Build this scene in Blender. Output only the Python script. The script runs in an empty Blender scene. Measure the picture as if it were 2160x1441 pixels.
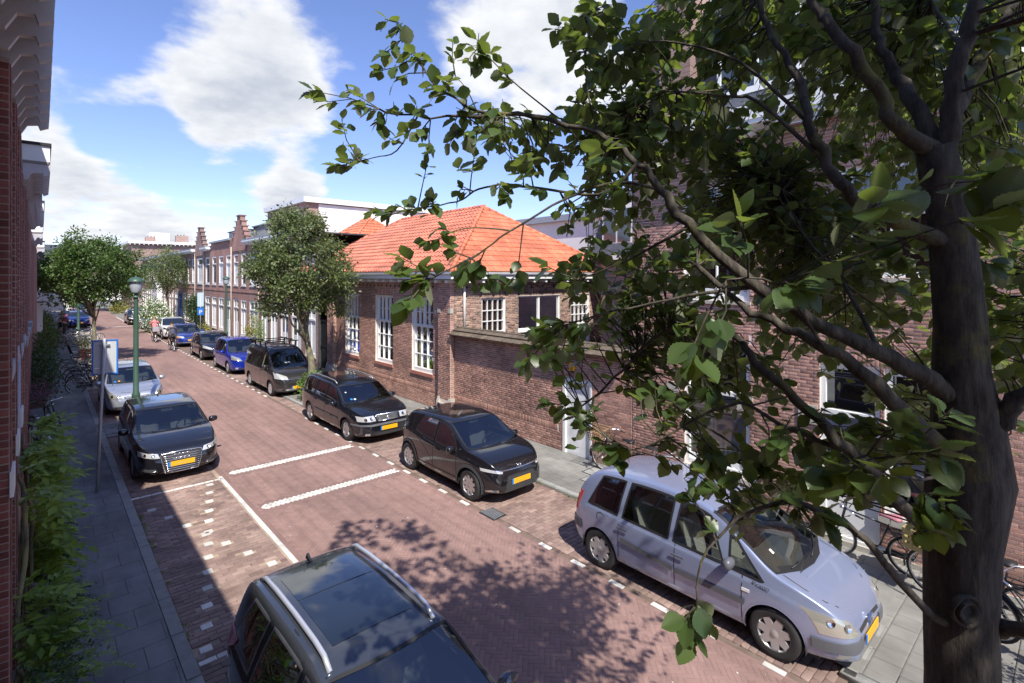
import bpy, math, random
import numpy as np
from mathutils import Vector, Matrix
from mathutils.bvhtree import BVHTree
random.seed(7); RNG = np.random.default_rng(7)
SC = bpy.context.scene
R = math.radians
# ------------------------------------------------ camera
CAM_H = 4.75
HEAD = R(42.0447)
SH, CH = math.sin(HEAD), math.cos(HEAD)
cd = bpy.data.cameras.new('camera'); cam = bpy.data.objects.new('camera', cd)
SC.collection.objects.link(cam)
cam.location = (0, 0, CAM_H); cam.rotation_euler = (R(90), 0, -HEAD)
cd.sensor_width = 36; cd.lens = 36*1100/2160; cd.shift_y = -137.5/2160
cd.clip_start = 0.05; cd.clip_end = 3000
SC.camera = cam
# ------------------------------------------------ light
SUNX, SUNY = 0.27, 0.74           # ground travel of the light per metre of drop
SUN_STRENGTH, SKY_STRENGTH, EXPOSURE = 3.9, 0.15, 0.8
to_sun = Vector((-SUNX, -SUNY, 1)).normalized()
elev = math.asin(to_sun.z); azim = math.atan2(to_sun.x, to_sun.y)
sl = bpy.data.lights.new('sun', 'SUN'); sun = bpy.data.objects.new('sun', sl); SC.collection.objects.link(sun)
sl.energy = SUN_STRENGTH; sl.angle = R(0.55); sl.color = (1.0, 0.95, 0.87)
sun.rotation_euler = (-to_sun).to_track_quat('-Z', 'Y').to_euler(); sun.location = (0, 0, 60)
world = bpy.data.worlds.new('World'); SC.world = world; world.use_nodes = True
SC.view_settings.view_transform = 'Standard'; SC.view_settings.look = 'None'
SC.view_settings.gamma = 1; SC.view_settings.use_curve_mapping = False
SC.view_settings.exposure = EXPOSURE
def pdir(px, py):
    v = Vector((SH, CH, 0))*1100 + Vector((CH, -SH, 0))*(px-1080) + Vector((0, 0, 1))*(583-py)
    return v.normalized()
def make_sky():
    nt = world.node_tree; N = nt.nodes; L = nt.links; N.clear()
    out = N.new('ShaderNodeOutputWorld'); bg = N.new('ShaderNodeBackground')
    sky = N.new('ShaderNodeTexSky'); sky.sky_type = 'NISHITA'; sky.sun_disc = False
    sky.sun_elevation = elev; sky.sun_rotation = azim; sky.air_density = 1.0; sky.dust_density = 0.15; sky.ozone_density = 3.6
    tc = N.new('ShaderNodeTexCoord')
    def M(op, a, b=None, c=None, clamp=False):
        n = N.new('ShaderNodeMath'); n.operation = op; n.use_clamp = clamp
        for i, v in enumerate((a, b, c)):
            if v is None: continue
            if isinstance(v, (int, float)): n.inputs[i].default_value = v
            else: L.new(v, n.inputs[i])
        return n.outputs[0]
    sep = N.new('ShaderNodeSeparateXYZ'); L.new(tc.outputs['Generated'], sep.inputs[0])
    zz = M('ADD', M('MAXIMUM', sep.outputs[2], 0.0), 0.22)
    pr = N.new('ShaderNodeCombineXYZ')
    L.new(M('DIVIDE', sep.outputs[0], zz), pr.inputs[0]); L.new(M('DIVIDE', sep.outputs[1], zz), pr.inputs[1]); pr.inputs[2].default_value = 0.4
    def noise(vec, sc, det, rough):
        n = N.new('ShaderNodeTexNoise'); n.inputs['Scale'].default_value = sc; n.inputs['Detail'].default_value = det
        n.inputs['Roughness'].default_value = rough; L.new(vec, n.inputs['Vector']); return n.outputs['Fac']
    off = N.new('ShaderNodeVectorMath'); off.operation = 'ADD'; L.new(pr.outputs[0], off.inputs[0])
    off.inputs[1].default_value = (-0.05, -0.09, 0)
    n1 = noise(pr.outputs[0], 2.5, 10, 0.55); n2 = noise(off.outputs[0], 2.5, 7, 0.5)
    nf = noise(pr.outputs[0], 0.55, 2, 0.5)
    # cloud banks at their places in the sky: (px, py, inner deg, outer deg, weight)
    blobs = [(440, 80, 3, 10, .23), (500, 180, 2, 8, .21), (590, 290, 3, 9, .25), (400, 240, 2, 7, .19), (160, 310, 2, 8, .22), (110, 390, 2, 9, .16), (150, 130, 1, 7, .26), (250, 450, 2, 6, .14), (330, 500, 1, 4, .12), (590, 400, 1, 5, .30), (640, 430, 1, 5, .2),
             (380, 450, 2, 6, .16), (1080, 40, 4, 13, .26), (1250, 150, 2, 9, .2), (660, 20, 1, 5, .16), (990, 390, 1, 5, .14), (690, 170, 1, 6, .14)]
    holes = [(330, 30, 1, 6, -.16), (262, 230, 1, 6, -.26), (290, 330, 1, 6, -.22), (760, 60, 2, 9, -.24), (900, 330, 4, 12, -.26), (1180, 430, 4, 12, -.26), (470, 370, 1, 7, -.24), (70, 30, 2, 9, -.3), (760, 390, 3, 8, -.26)]
    tot = None
    for px, py, a0, a1, w in blobs+holes:
        d = N.new('ShaderNodeVectorMath'); d.operation = 'DOT_PRODUCT'
        L.new(tc.outputs['Generated'], d.inputs[0]); d.inputs[1].default_value = pdir(px, py)
        mr = N.new('ShaderNodeMapRange'); mr.interpolation_type = 'SMOOTHSTEP'
        mr.inputs['From Min'].default_value = math.cos(R(a1)); mr.inputs['From Max'].default_value = math.cos(R(a0)); mr.inputs['To Max'].default_value = w
        L.new(d.outputs['Value'], mr.inputs['Value'])
        tot = mr.outputs[0] if tot is None else M('ADD', tot, mr.outputs[0])
    base = M('ADD', M('MULTIPLY', M('SUBTRACT', nf, .5), .35), tot)
    n3 = noise(pr.outputs[0], 7.5, 8, 0.6)
    dens = M('ADD', base, M('ADD', M('MULTIPLY', M('SUBTRACT', n1, .5), 1.45), .5)); dens2 = M('ADD', M('ADD', M('MULTIPLY', base, .7), n2), M('MULTIPLY', M('SUBTRACT', n3, .5), -.85))
    ss = N.new('ShaderNodeMapRange'); ss.interpolation_type = 'SMOOTHSTEP'; L.new(dens, ss.inputs['Value'])
    ss.inputs['From Min'].default_value = .58; ss.inputs['From Max'].default_value = .84
    sh = N.new('ShaderNodeMapRange'); L.new(dens2, sh.inputs['Value']); sh.inputs['From Min'].default_value = .56; sh.inputs['From Max'].default_value = 1.22
    cr = N.new('ShaderNodeMixRGB'); L.new(sh.outputs[0], cr.inputs[0]); cr.inputs[1].default_value = (3.9, 3.95, 4.05, 1); cr.inputs[2].default_value = (2.2, 2.4, 2.8, 1)
    tint = N.new('ShaderNodeMixRGB'); tint.blend_type = 'MULTIPLY'; tint.inputs[0].default_value = 1; L.new(sky.outputs[0], tint.inputs[1]); tint.inputs[2].default_value = (.72, .67, .82, 1)
    mx = N.new('ShaderNodeMixRGB'); L.new(ss.outputs[0], mx.inputs[0]); L.new(tint.outputs[0], mx.inputs[1]); L.new(cr.outputs[0], mx.inputs[2])
    L.new(mx.outputs[0], bg.inputs[0]); bg.inputs[1].default_value = SKY_STRENGTH; L.new(bg.outputs[0], out.inputs[0])
make_sky()

# ------------------------------------------------ materials
def PM(name, col, rough=.7, metal=0.0, vary=0.0, nscale=6.0, bump=0.0, bscale=60.0, coat=0.0, island=0.0, col2=None, spec=.5, trans=0.0, obj=True, stain=None):
    """procedural principled material: colour broken by noise (vary), per piece variation (island), fine relief (bump)"""
    m = bpy.data.materials.new(name); m.use_nodes = True; nt = m.node_tree; N = nt.nodes; L = nt.links
    b = N['Principled BSDF']; b.inputs['Roughness'].default_value = rough; b.inputs['Metallic'].default_value = metal
    b.inputs['Specular IOR Level'].default_value = spec
    b.inputs['Coat Weight'].default_value = coat; b.inputs['Coat Roughness'].default_value = .04
    tc = N.new('ShaderNodeTexCoord'); coord = tc.outputs['Object' if obj else 'Generated']
    geo = N.new('ShaderNodeNewGeometry')
    cur = None
    rgb = N.new('ShaderNodeRGB'); rgb.outputs[0].default_value = (*col, 1); cur = rgb.outputs[0]
    if island:
        oi = N.new('ShaderNodeObjectInfo'); a = N.new('ShaderNodeMath'); a.operation = 'ADD'
        L.new(oi.outputs['Random'], a.inputs[0]); L.new(geo.outputs['Random Per Island'], a.inputs[1])
        f = N.new('ShaderNodeMath'); f.operation = 'FRACT'; L.new(a.outputs[0], f.inputs[0])
        if col2:
            mx = N.new('ShaderNodeMixRGB'); L.new(f.outputs[0], mx.inputs[0]); L.new(cur, mx.inputs[1]); mx.inputs[2].default_value = (*col2, 1); cur = mx.outputs[0]
        f2 = N.new('ShaderNodeMath'); f2.operation = 'MULTIPLY'; L.new(f.outputs[0], f2.inputs[0]); f2.inputs[1].default_value = 7.31
        f3 = N.new('ShaderNodeMath'); f3.operation = 'FRACT'; L.new(f2.outputs[0], f3.inputs[0])
        hs = N.new('ShaderNodeHueSaturation'); L.new(cur, hs.inputs['Color'])
        mr = N.new('ShaderNodeMapRange'); L.new(f3.outputs[0], mr.inputs[0]); mr.inputs['To Min'].default_value = 1-island; mr.inputs['To Max'].default_value = 1+island
        L.new(mr.outputs[0], hs.inputs['Value']); cur = hs.outputs[0]
    if vary:
        n = N.new('ShaderNodeTexNoise'); n.inputs['Scale'].default_value = nscale; n.inputs['Detail'].default_value = 5; n.inputs['Roughness'].default_value = .62
        L.new(coord if not island else geo.outputs['Position'], n.inputs['Vector'])
        mr = N.new('ShaderNodeMapRange'); L.new(n.outputs['Fac'], mr.inputs[0]); mr.inputs['From Min'].default_value = .3; mr.inputs['From Max'].default_value = .7
        mr.inputs['To Min'].default_value = 1-vary; mr.inputs['To Max'].default_value = 1+vary
        hs = N.new('ShaderNodeHueSaturation'); L.new(cur, hs.inputs['Color']); L.new(mr.outputs[0], hs.inputs['Value']); cur = hs.outputs[0]
        ra = N.new('ShaderNodeMapRange'); L.new(n.outputs['Fac'], ra.inputs[0]); ra.inputs['To Min'].default_value = max(.02, rough-.12); ra.inputs['To Max'].default_value = min(1, rough+.12)
        L.new(ra.outputs[0], b.inputs['Roughness'])
    if stain:
        mp = N.new('ShaderNodeMapping'); L.new(geo.outputs['Position'], mp.inputs[0]); mp.inputs['Scale'].default_value = stain[1]
        n = N.new('ShaderNodeTexNoise'); n.inputs['Scale'].default_value = 1; n.inputs['Detail'].default_value = 7; n.inputs['Roughness'].default_value = .6; L.new(mp.outputs[0], n.inputs['Vector'])
        mr = N.new('ShaderNodeMapRange'); L.new(n.outputs['Fac'], mr.inputs[0]); mr.inputs['From Min'].default_value = .36; mr.inputs['From Max'].default_value = .62; mr.inputs['To Min'].default_value = 1-stain[0]; mr.inputs['To Max'].default_value = 1+stain[0]*.5
        hs = N.new('ShaderNodeHueSaturation'); L.new(cur, hs.inputs['Color']); L.new(mr.outputs[0], hs.inputs['Value']); cur = hs.outputs[0]
    L.new(cur, b.inputs['Base Color'])
    if bump:
        n = N.new('ShaderNodeTexNoise'); n.inputs['Scale'].default_value = bscale; n.inputs['Detail'].default_value = 3
        L.new(geo.outputs['Position'] if island else coord, n.inputs['Vector'])
        bp = N.new('ShaderNodeBump'); bp.inputs['Strength'].default_value = bump; bp.inputs['Distance'].default_value = .02
        L.new(n.outputs['Fac'], bp.inputs['Height']); L.new(bp.outputs[0], b.inputs['Normal'])
    m.diffuse_color = (*col, 1)
    return m
def barkmat(name, c1, c2, moss, mossamt=.62, sc=9.0):
    m = PM(name, c1, .95); nt = m.node_tree; N = nt.nodes; L = nt.links; b = N['Principled BSDF']
    geo = N.new('ShaderNodeNewGeometry'); mp = N.new('ShaderNodeMapping'); L.new(geo.outputs['Position'], mp.inputs[0]); mp.inputs['Scale'].default_value = (1,1,.28)
    n = N.new('ShaderNodeTexNoise'); n.inputs['Scale'].default_value = sc*2.6; n.inputs['Detail'].default_value = 9; n.inputs['Roughness'].default_value = .68; L.new(mp.outputs[0], n.inputs['Vector'])
    v = N.new('ShaderNodeTexVoronoi'); v.feature = 'DISTANCE_TO_EDGE'; v.inputs['Scale'].default_value = sc*2.2; L.new(mp.outputs[0], v.inputs['Vector'])
    cr = N.new('ShaderNodeMixRGB'); mr = N.new('ShaderNodeMapRange'); L.new(n.outputs['Fac'], mr.inputs[0]); mr.inputs['From Min'].default_value = .35; mr.inputs['From Max'].default_value = .65
    L.new(mr.outputs[0], cr.inputs[0]); cr.inputs[1].default_value = (*[c*.55 for c in c1],1); cr.inputs[2].default_value = (*c2,1)
    mn = N.new('ShaderNodeTexNoise'); mn.inputs['Scale'].default_value = 3.1; mn.inputs['Detail'].default_value = 7; mn.inputs['Roughness'].default_value = .7; L.new(geo.outputs['Position'], mn.inputs['Vector'])
    mm = N.new('ShaderNodeMapRange'); L.new(mn.outputs['Fac'], mm.inputs[0]); mm.inputs['From Min'].default_value = mossamt-.06; mm.inputs['From Max'].default_value = mossamt+.05
    c2_ = N.new('ShaderNodeMixRGB'); L.new(mm.outputs[0], c2_.inputs[0]); L.new(cr.outputs[0], c2_.inputs[1]); c2_.inputs[2].default_value = (*moss,1); L.new(c2_.outputs[0], b.inputs['Base Color'])
    ad = N.new('ShaderNodeMath'); ad.operation = 'MULTIPLY_ADD'; L.new(v.outputs['Distance'], ad.inputs[0]); ad.inputs[1].default_value = .8; L.new(n.outputs['Fac'], ad.inputs[2])
    bp = N.new('ShaderNodeBump'); bp.inputs['Strength'].default_value = 1; bp.inputs['Distance'].default_value = .012; L.new(ad.outputs[0], bp.inputs['Height']); L.new(bp.outputs[0], b.inputs['Normal'])
    return m
def leafmat(name, top, under, glow, rough=.42, trw=.35, island=.35):
    m = bpy.data.materials.new(name); m.use_nodes = True; nt = m.node_tree; N = nt.nodes; L = nt.links
    b = N['Principled BSDF']; b.inputs['Roughness'].default_value = rough; b.inputs['Specular IOR Level'].default_value = .45
    geo = N.new('ShaderNodeNewGeometry'); oi = N.new('ShaderNodeObjectInfo')
    a = N.new('ShaderNodeMath'); a.operation = 'ADD'; L.new(oi.outputs['Random'], a.inputs[0]); L.new(geo.outputs['Random Per Island'], a.inputs[1])
    f = N.new('ShaderNodeMath'); f.operation = 'FRACT'; L.new(a.outputs[0], f.inputs[0])
    mx = N.new('ShaderNodeMixRGB'); L.new(geo.outputs['Backfacing'], mx.inputs[0]); mx.inputs[1].default_value = (*top, 1); mx.inputs[2].default_value = (*under, 1)
    mr = N.new('ShaderNodeMapRange'); L.new(f.outputs[0], mr.inputs[0]); mr.inputs['To Min'].default_value = 1-island; mr.inputs['To Max'].default_value = 1+island
    hs = N.new('ShaderNodeHueSaturation'); L.new(mx.outputs[0], hs.inputs['Color']); L.new(mr.outputs[0], hs.inputs['Value'])
    hh = N.new('ShaderNodeMapRange'); L.new(f.outputs[0], hh.inputs[0]); hh.inputs['To Min'].default_value = .515; hh.inputs['To Max'].default_value = .485
    L.new(hh.outputs[0], hs.inputs['Hue'])
    L.new(hs.outputs[0], b.inputs['Base Color'])
    tr = N.new('ShaderNodeBsdfTranslucent'); tr.inputs[0].default_value = (*glow, 1)
    ms = N.new('ShaderNodeMixShader'); ms.inputs[0].default_value = trw
    L.new(b.outputs[0], ms.inputs[1]); L.new(tr.outputs[0], ms.inputs[2]); L.new(ms.outputs[0], N['Material Output'].inputs[0])
    return m
def glassmat(name, tint, refl=.5, rough=.02):
    m = bpy.data.materials.new(name); m.use_nodes = True; nt = m.node_tree; N = nt.nodes; L = nt.links; N.clear()
    out = N.new('ShaderNodeOutputMaterial'); t = N.new('ShaderNodeBsdfTransparent'); t.inputs[0].default_value = (*tint, 1)
    g = N.new('ShaderNodeBsdfGlossy'); g.inputs['Roughness'].default_value = rough
    fr = N.new('ShaderNodeFresnel'); fr.inputs[0].default_value = 1.5
    mr = N.new('ShaderNodeMapRange'); L.new(fr.outputs[0], mr.inputs[0]); mr.inputs['To Min'].default_value = refl*.16; mr.inputs['To Max'].default_value = 1
    ms = N.new('ShaderNodeMixShader'); L.new(mr.outputs[0], ms.inputs[0]); L.new(t.outputs[0], ms.inputs[1]); L.new(g.outputs[0], ms.inputs[2]); L.new(ms.outputs[0], out.inputs[0])
    return m

# ------------------------------------------------ mesh helpers
class MB:
    def __init__(s): s.v = []; s.f = []; s.n = 0; s.sm = []
    def add(s, v, f, smooth=False):
        o = s.n; s.v.append(np.asarray(v, dtype=float).reshape(-1, 3)); s.n += len(s.v[-1])
        s.f += [tuple(i+o for i in q) for q in f]; s.sm += [smooth]*len(f)
    def box(s, x0, y0, z0, x1, y1, z1, bottom=True):
        v = [(x0,y0,z0),(x1,y0,z0),(x1,y1,z0),(x0,y1,z0),(x0,y0,z1),(x1,y0,z1),(x1,y1,z1),(x0,y1,z1)]
        f = [(4,5,6,7),(0,1,5,4),(1,2,6,5),(2,3,7,6),(3,0,4,7)]
        if bottom: f.append((3,2,1,0))
        s.add(v, f)
    def obox(s, c, ax, ay, az, skip=()):
        c, ax, ay, az = map(np.asarray, (c, ax, ay, az))
        v = [c-ax-ay-az, c+ax-ay-az, c+ax+ay-az, c-ax+ay-az, c-ax-ay+az, c+ax-ay+az, c+ax+ay+az, c-ax+ay+az]
        s.add(v, [(4,5,6,7),(0,1,5,4),(1,2,6,5),(2,3,7,6),(3,0,4,7),(3,2,1,0)])
    def bar(s, p, q, w, h=None, up=(0,0,1)):
        p = Vector(p); q = Vector(q); d = (q-p); L_ = d.length; d.normalize(); up = Vector(up)
        if abs(d.dot(up)) > .98: up = Vector((1,0,0))
        a = d.cross(up).normalized(); b = a.cross(d); h = h or w
        s.obox((p+q)/2, d*L_/2, a*w/2, b*h/2)
    def tube(s, pts, rad, n=8, cap=True, smooth=True):
        pts = [Vector(p) for p in pts]; k = len(pts)
        rad = [rad]*k if isinstance(rad, (int, float)) else list(rad)
        V = []; prev = None
        for i, p in enumerate(pts):
            d = (pts[min(i+1,k-1)]-pts[max(i-1,0)]);
            if d.length < 1e-9: d = Vector((0,0,1))
            d.normalize()
            if prev is None: a = d.orthogonal().normalized()
            else:
                a = prev - d*prev.dot(d)
                a = a.normalized() if a.length > 1e-6 else d.orthogonal().normalized()
            prev = a; b = d.cross(a)
            for j in range(n):
                t = 2*math.pi*j/n; V.append(p + (a*math.cos(t)+b*math.sin(t))*rad[i])
        F = [(i*n+j, i*n+(j+1)%n, (i+1)*n+(j+1)%n, (i+1)*n+j) for i in range(k-1) for j in range(n)]
        if cap: F.append(tuple(range(n))[::-1]); F.append(tuple(range((k-1)*n, k*n)))
        s.add(V, F, smooth)
    def lathe(s, prof, n=16, M=None, smooth=True, ang=2*math.pi):
        # prof: (r, z) list, about z
        V = []; M = M or Matrix()
        full = abs(ang-2*math.pi) < 1e-6; m = n if full else n+1
        for r, z in prof:
            for j in range(m):
                t = ang*j/n; V.append(M @ Vector((r*math.cos(t), r*math.sin(t), z)))
        F = [(i*m+j, i*m+(j+1)%m, (i+1)*m+(j+1)%m, (i+1)*m+j) for i in range(len(prof)-1) for j in range(n)]
        s.add(V, F, smooth)
    def grid(s, P, smooth=True, flip=False):
        P = np.asarray(P); a, b = P.shape[:2]
        F = [(i*b+j, (i+1)*b+j, (i+1)*b+j+1, i*b+j+1) for i in range(a-1) for j in range(b-1)]
        if flip: F = [q[::-1] for q in F]
        s.add(P.reshape(-1, 3), F, smooth)
    def prism(s, poly, axis, a, b):
        # poly 2D, extruded along axis from a to b
        n = len(poly)
        def P(u, v, w): return {'x': (w,u,v), 'y': (u,w,v), 'z': (u,v,w)}[axis]
        V = [P(u,v,a) for u,v in poly]+[P(u,v,b) for u,v in poly]
        F = [tuple(range(n))[::-1], tuple(range(n,2*n))]+[(i,(i+1)%n,n+(i+1)%n,n+i) for i in range(n)]
        s.add(V, F)
    def mesh(s, name, m=None):
        me = bpy.data.meshes.new(name)
        v = np.concatenate(s.v) if s.v else np.zeros((0,3))
        me.from_pydata(v.tolist(), [], s.f)
        if any(s.sm): me.polygons.foreach_set('use_smooth', s.sm)
        if m: me.materials.append(m)
        me.update(); return me
    def build(s, name, m, parent=None, recalc=False):
        me = s.mesh(name, m)
        if recalc:
            import bmesh
            bm = bmesh.new(); bm.from_mesh(me); bmesh.ops.recalc_face_normals(bm, faces=bm.faces); bm.to_mesh(me); bm.free()
        return link(name, me, parent)
COL = SC.collection
def build_each(name, m, parent, boxes, prism=None):
    """one object per box (x0,y0,z0,x1,y1,z1)"""
    for b in boxes:
        mb = MB(); mb.box(*b); mb.build(name, m, parent)
def link(name, data, parent=None, M=None):
    o = bpy.data.objects.new(name, data); COL.objects.link(o)
    if parent is not None: o.parent = parent
    if M is not None: o.matrix_basis = M
    return o
def tag(o, label, cat, group=None):
    o['label'] = label; o['category'] = cat
    if group: o['group'] = group
    return o
def thing(name, label, cat, loc=(0,0,0), rz=0.0, group=None):
    o = bpy.data.objects.new(name, None); COL.objects.link(o); o.empty_display_size = .2
    o.location = loc; o.rotation_euler = (0,0,rz); return tag(o, label, cat, group)
def struct(o): o['kind'] = 'structure'; return o
def stuff(o): o['kind'] = 'stuff'; return o
def copy_tree(o, parent=None):
    c = o.copy(); COL.objects.link(c); c.parent = parent
    for ch in CH_MAP.get(o.name, []): copy_tree(ch, c)
    return c
CH_MAP = {}
def child_map():
    CH_MAP.clear()
    for o in bpy.data.objects:
        if o.parent: CH_MAP.setdefault(o.parent.name, []).append(o)
def CP(px, py, d):
    """point at distance d along the viewing axis seen at photo pixel px, py"""
    r = (px-1080)/1100*d; return Vector((d*SH+r*CH, d*CH-r*SH, CAM_H-(py-583)/1100*d))
def textmesh(txt, size, depth=.003):
    c = bpy.data.curves.new('letters', 'FONT'); c.body = txt; c.size = size; c.extrude = depth; c.align_x = 'CENTER'
    o = bpy.data.objects.new('letters', c); COL.objects.link(o)
    dg = bpy.context.evaluated_depsgraph_get(); me = bpy.data.meshes.new_from_object(o.evaluated_get(dg)); bpy.data.objects.remove(o); bpy.data.curves.remove(c)
    return me
# ------------------------------------------------ shared materials
def brickwall_mat(name, c1, c2, mort, bw=.21, bh=.0625, msize=.009):
    """far brickwork: running bond drawn by a brick texture in world metres along the wall"""
    m = bpy.data.materials.new(name); m.use_nodes = True; nt = m.node_tree; N = nt.nodes; L = nt.links; b = N['Principled BSDF']
    b.inputs['Roughness'].default_value = .85
    geo = N.new('ShaderNodeNewGeometry'); sp = N.new('ShaderNodeSeparateXYZ'); L.new(geo.outputs['Position'], sp.inputs[0])
    a = N.new('ShaderNodeMath'); a.operation = 'ADD'; L.new(sp.outputs[0], a.inputs[0]); L.new(sp.outputs[1], a.inputs[1])
    cb = N.new('ShaderNodeCombineXYZ'); L.new(a.outputs[0], cb.inputs[0]); L.new(sp.outputs[2], cb.inputs[1])
    br = N.new('ShaderNodeTexBrick'); L.new(cb.outputs[0], br.inputs['Vector']); br.inputs['Scale'].default_value = 1
    br.inputs['Brick Width'].default_value = bw; br.inputs['Row Height'].default_value = bh; br.inputs['Mortar Size'].default_value = msize/2
    br.inputs['Color1'].default_value = (*c1, 1); br.inputs['Color2'].default_value = (*c2, 1); br.inputs['Mortar'].default_value = (*mort, 1); br.inputs['Bias'].default_value = 0
    n = N.new('ShaderNodeTexNoise'); n.inputs['Scale'].default_value = .9; n.inputs['Detail'].default_value = 6; L.new(geo.outputs['Position'], n.inputs['Vector'])
    mr = N.new('ShaderNodeMapRange'); L.new(n.outputs['Fac'], mr.inputs[0]); mr.inputs['From Min'].default_value = .3; mr.inputs['From Max'].default_value = .7; mr.inputs['To Min'].default_value = .78; mr.inputs['To Max'].default_value = 1.2
    hs = N.new('ShaderNodeHueSaturation'); L.new(br.outputs[0], hs.inputs['Color']); L.new(mr.outputs[0], hs.inputs['Value']); L.new(hs.outputs[0], b.inputs['Base Color'])
    bp = N.new('ShaderNodeBump'); bp.inputs['Distance'].default_value = .01; bp.inputs['Strength'].default_value = .6; bp.invert = True; L.new(br.outputs['Fac'], bp.inputs['Height']); L.new(bp.outputs[0], b.inputs['Normal'])
    return m
M = {}
M['brick'] = PM('wall_brick', (.36,.185,.137), .85, island=.30, col2=(.45,.26,.195), vary=.16, nscale=1.3, bump=.5, bscale=90, stain=(.28,(.5,.5,.9)))
M['brick2'] = PM('school_brick', (.40,.205,.150), .85, island=.28, col2=(.48,.28,.21), vary=.14, nscale=1.1, bump=.5, bscale=90, stain=(.28,(.6,.6,1.1)))
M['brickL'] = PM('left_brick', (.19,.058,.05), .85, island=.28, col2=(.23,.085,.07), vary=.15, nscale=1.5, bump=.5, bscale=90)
M['brickside'] = PM('side_brick', (.17,.10,.08), .85, island=.55, col2=(.40,.25,.18), vary=.12, nscale=1.3)
M['mortar'] = PM('mortar', (.70,.60,.53), .95, vary=.18, nscale=3, stain=(.25,(.5,.5,.9)))
M['mortar_dirty'] = PM('old_mortar', (.36,.29,.26), .95, vary=.2, nscale=3)
M['farbrick'] = brickwall_mat('terrace_brick', (.33,.19,.155), (.42,.26,.215), (.46,.37,.32))
M['farbrick2'] = brickwall_mat('terrace_brick_dark', (.27,.165,.14), (.35,.23,.195), (.42,.34,.29))
M['farbrick3'] = brickwall_mat('terrace_brick_red', (.36,.185,.145), (.44,.24,.19), (.46,.35,.30))
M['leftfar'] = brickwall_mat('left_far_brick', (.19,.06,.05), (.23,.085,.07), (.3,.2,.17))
M['white'] = PM('white_paint', (.80,.80,.78), .45, vary=.05, nscale=3)
M['whitewall'] = PM('white_render', (.80,.76,.73), .8, vary=.07, nscale=.8)
M['offwhite'] = PM('aged_white_paint', (.66,.64,.60), .6, vary=.12, nscale=5)
M['cream'] = PM('cream_paint', (.62,.56,.46), .7, vary=.08)
M['stone'] = PM('sandstone', (.45,.42,.36), .85, vary=.14, nscale=4, bump=.2)
M['bluestone'] = PM('bluestone', (.30,.33,.38), .7, vary=.15, nscale=6)
M['kerb'] = PM('kerb_stone', (.30,.30,.28), .9, vary=.18, nscale=5, bump=.4, bscale=70, island=.12)
M['paving'] = PM('paving', (.24,.232,.21), .92, vary=.16, nscale=2.2, bump=.35, bscale=120, island=.07, stain=(.25,(1.2,.5,1)))
M['pavedark'] = PM('tar_paving', (.215,.212,.208), .9, vary=.18, nscale=1.6, bump=.35, bscale=120, island=.04, stain=(.35,(1.5,.4,1)))
M['roadbrick'] = PM('road_brick', (.275,.170,.146), .88, island=.06, col2=(.288,.180,.155), vary=.10, nscale=3, stain=(.22,(.9,.22,1)), bump=.4, bscale=120)
M['road'] = PM('road_surface', (.262,.162,.140), .9, vary=.10, nscale=3, stain=(.22,(.9,.22,1)), bump=.3, bscale=40)
M['baybrick'] = PM('bay_brick', (.25,.165,.14), .85, island=.16, col2=(.33,.235,.195), vary=.16, nscale=2.0, stain=(.3,(1.1,1.1,1)), bump=.4, bscale=80)
M['joint'] = PM('sand_joint', (.17,.12,.095), .95, vary=.3, nscale=3)
M['baysand'] = PM('sandy_joint', (.36,.27,.20), .95, vary=.3, nscale=2)
M['whitebrick'] = PM('white_road_brick', (.62,.60,.55), .8, island=.16, vary=.2, nscale=5)
M['soil'] = PM('soil', (.07,.05,.035), .95, vary=.3, nscale=8, bump=.6)
M['ground'] = PM('ground', (.20,.19,.17), .95, vary=.2, nscale=.3)
M['tile'] = PM('roof_tile', (.60,.175,.085), .55, island=.13, col2=(.64,.21,.11), vary=.14, nscale=2.5, stain=(.22,(.7,.7,1.4)))
M['tilered'] = PM('roof_tile_rose', (.56,.19,.12), .6, island=.13, vary=.14, nscale=2.5, stain=(.25,(.7,.7,1.4)))
M['slate'] = PM('slate', (.072,.077,.09), .55, island=.25, vary=.2, nscale=3)
M['captile'] = PM('cap_tile', (.135,.105,.075), .9, island=.25, vary=.3, nscale=6, bump=.5)
M['zinc'] = PM('zinc', (.36,.38,.41), .45, .5, vary=.1)
M['gutter'] = PM('gutter_grey', (.42,.43,.45), .5, vary=.1)
M['soffit'] = PM('soffit_taupe', (.26,.225,.205), .8, vary=.12)
M['bracket'] = PM('bracket_paint', (.50,.48,.50), .6, vary=.1)
M['black'] = PM('black_plastic', (.018,.018,.02), .5)
M['rubber'] = PM('rubber', (.028,.027,.027), .8, vary=.15)
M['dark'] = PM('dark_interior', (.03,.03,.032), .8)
M['gatemetal'] = PM('gate_black_metal', (.02,.021,.023), .5, .3)
M['chrome'] = PM('chrome', (.75,.76,.78), .18, 1.0)
M['alloy'] = PM('alloy', (.55,.56,.57), .35, .8)
M['steel'] = PM('galvanised', (.42,.44,.46), .45, .6, vary=.12, nscale=8)
M['curtain'] = PM('curtain_cloth', (.62,.66,.68), .9, vary=.1)
M['curtain2'] = PM('brown_curtain', (.33,.16,.10), .9, vary=.15)
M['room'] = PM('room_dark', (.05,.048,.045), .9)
M['pane'] = glassmat('window_glass', (.35,.38,.38), .8)
M['paneblue'] = PM('far_glass', (.06,.075,.09), .06, spec=.9)
M['bark'] = barkmat('bark', (.07,.06,.046), (.13,.112,.088), (.17,.155,.05), .61)
M['bark2'] = barkmat('pale_bark', (.16,.14,.10), (.26,.235,.17), (.27,.26,.12), .55, 5)
M['lichen'] = PM('mossy_bark', (.15,.135,.06), .95, vary=.4, nscale=12, bump=.8, bscale=60)
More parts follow.
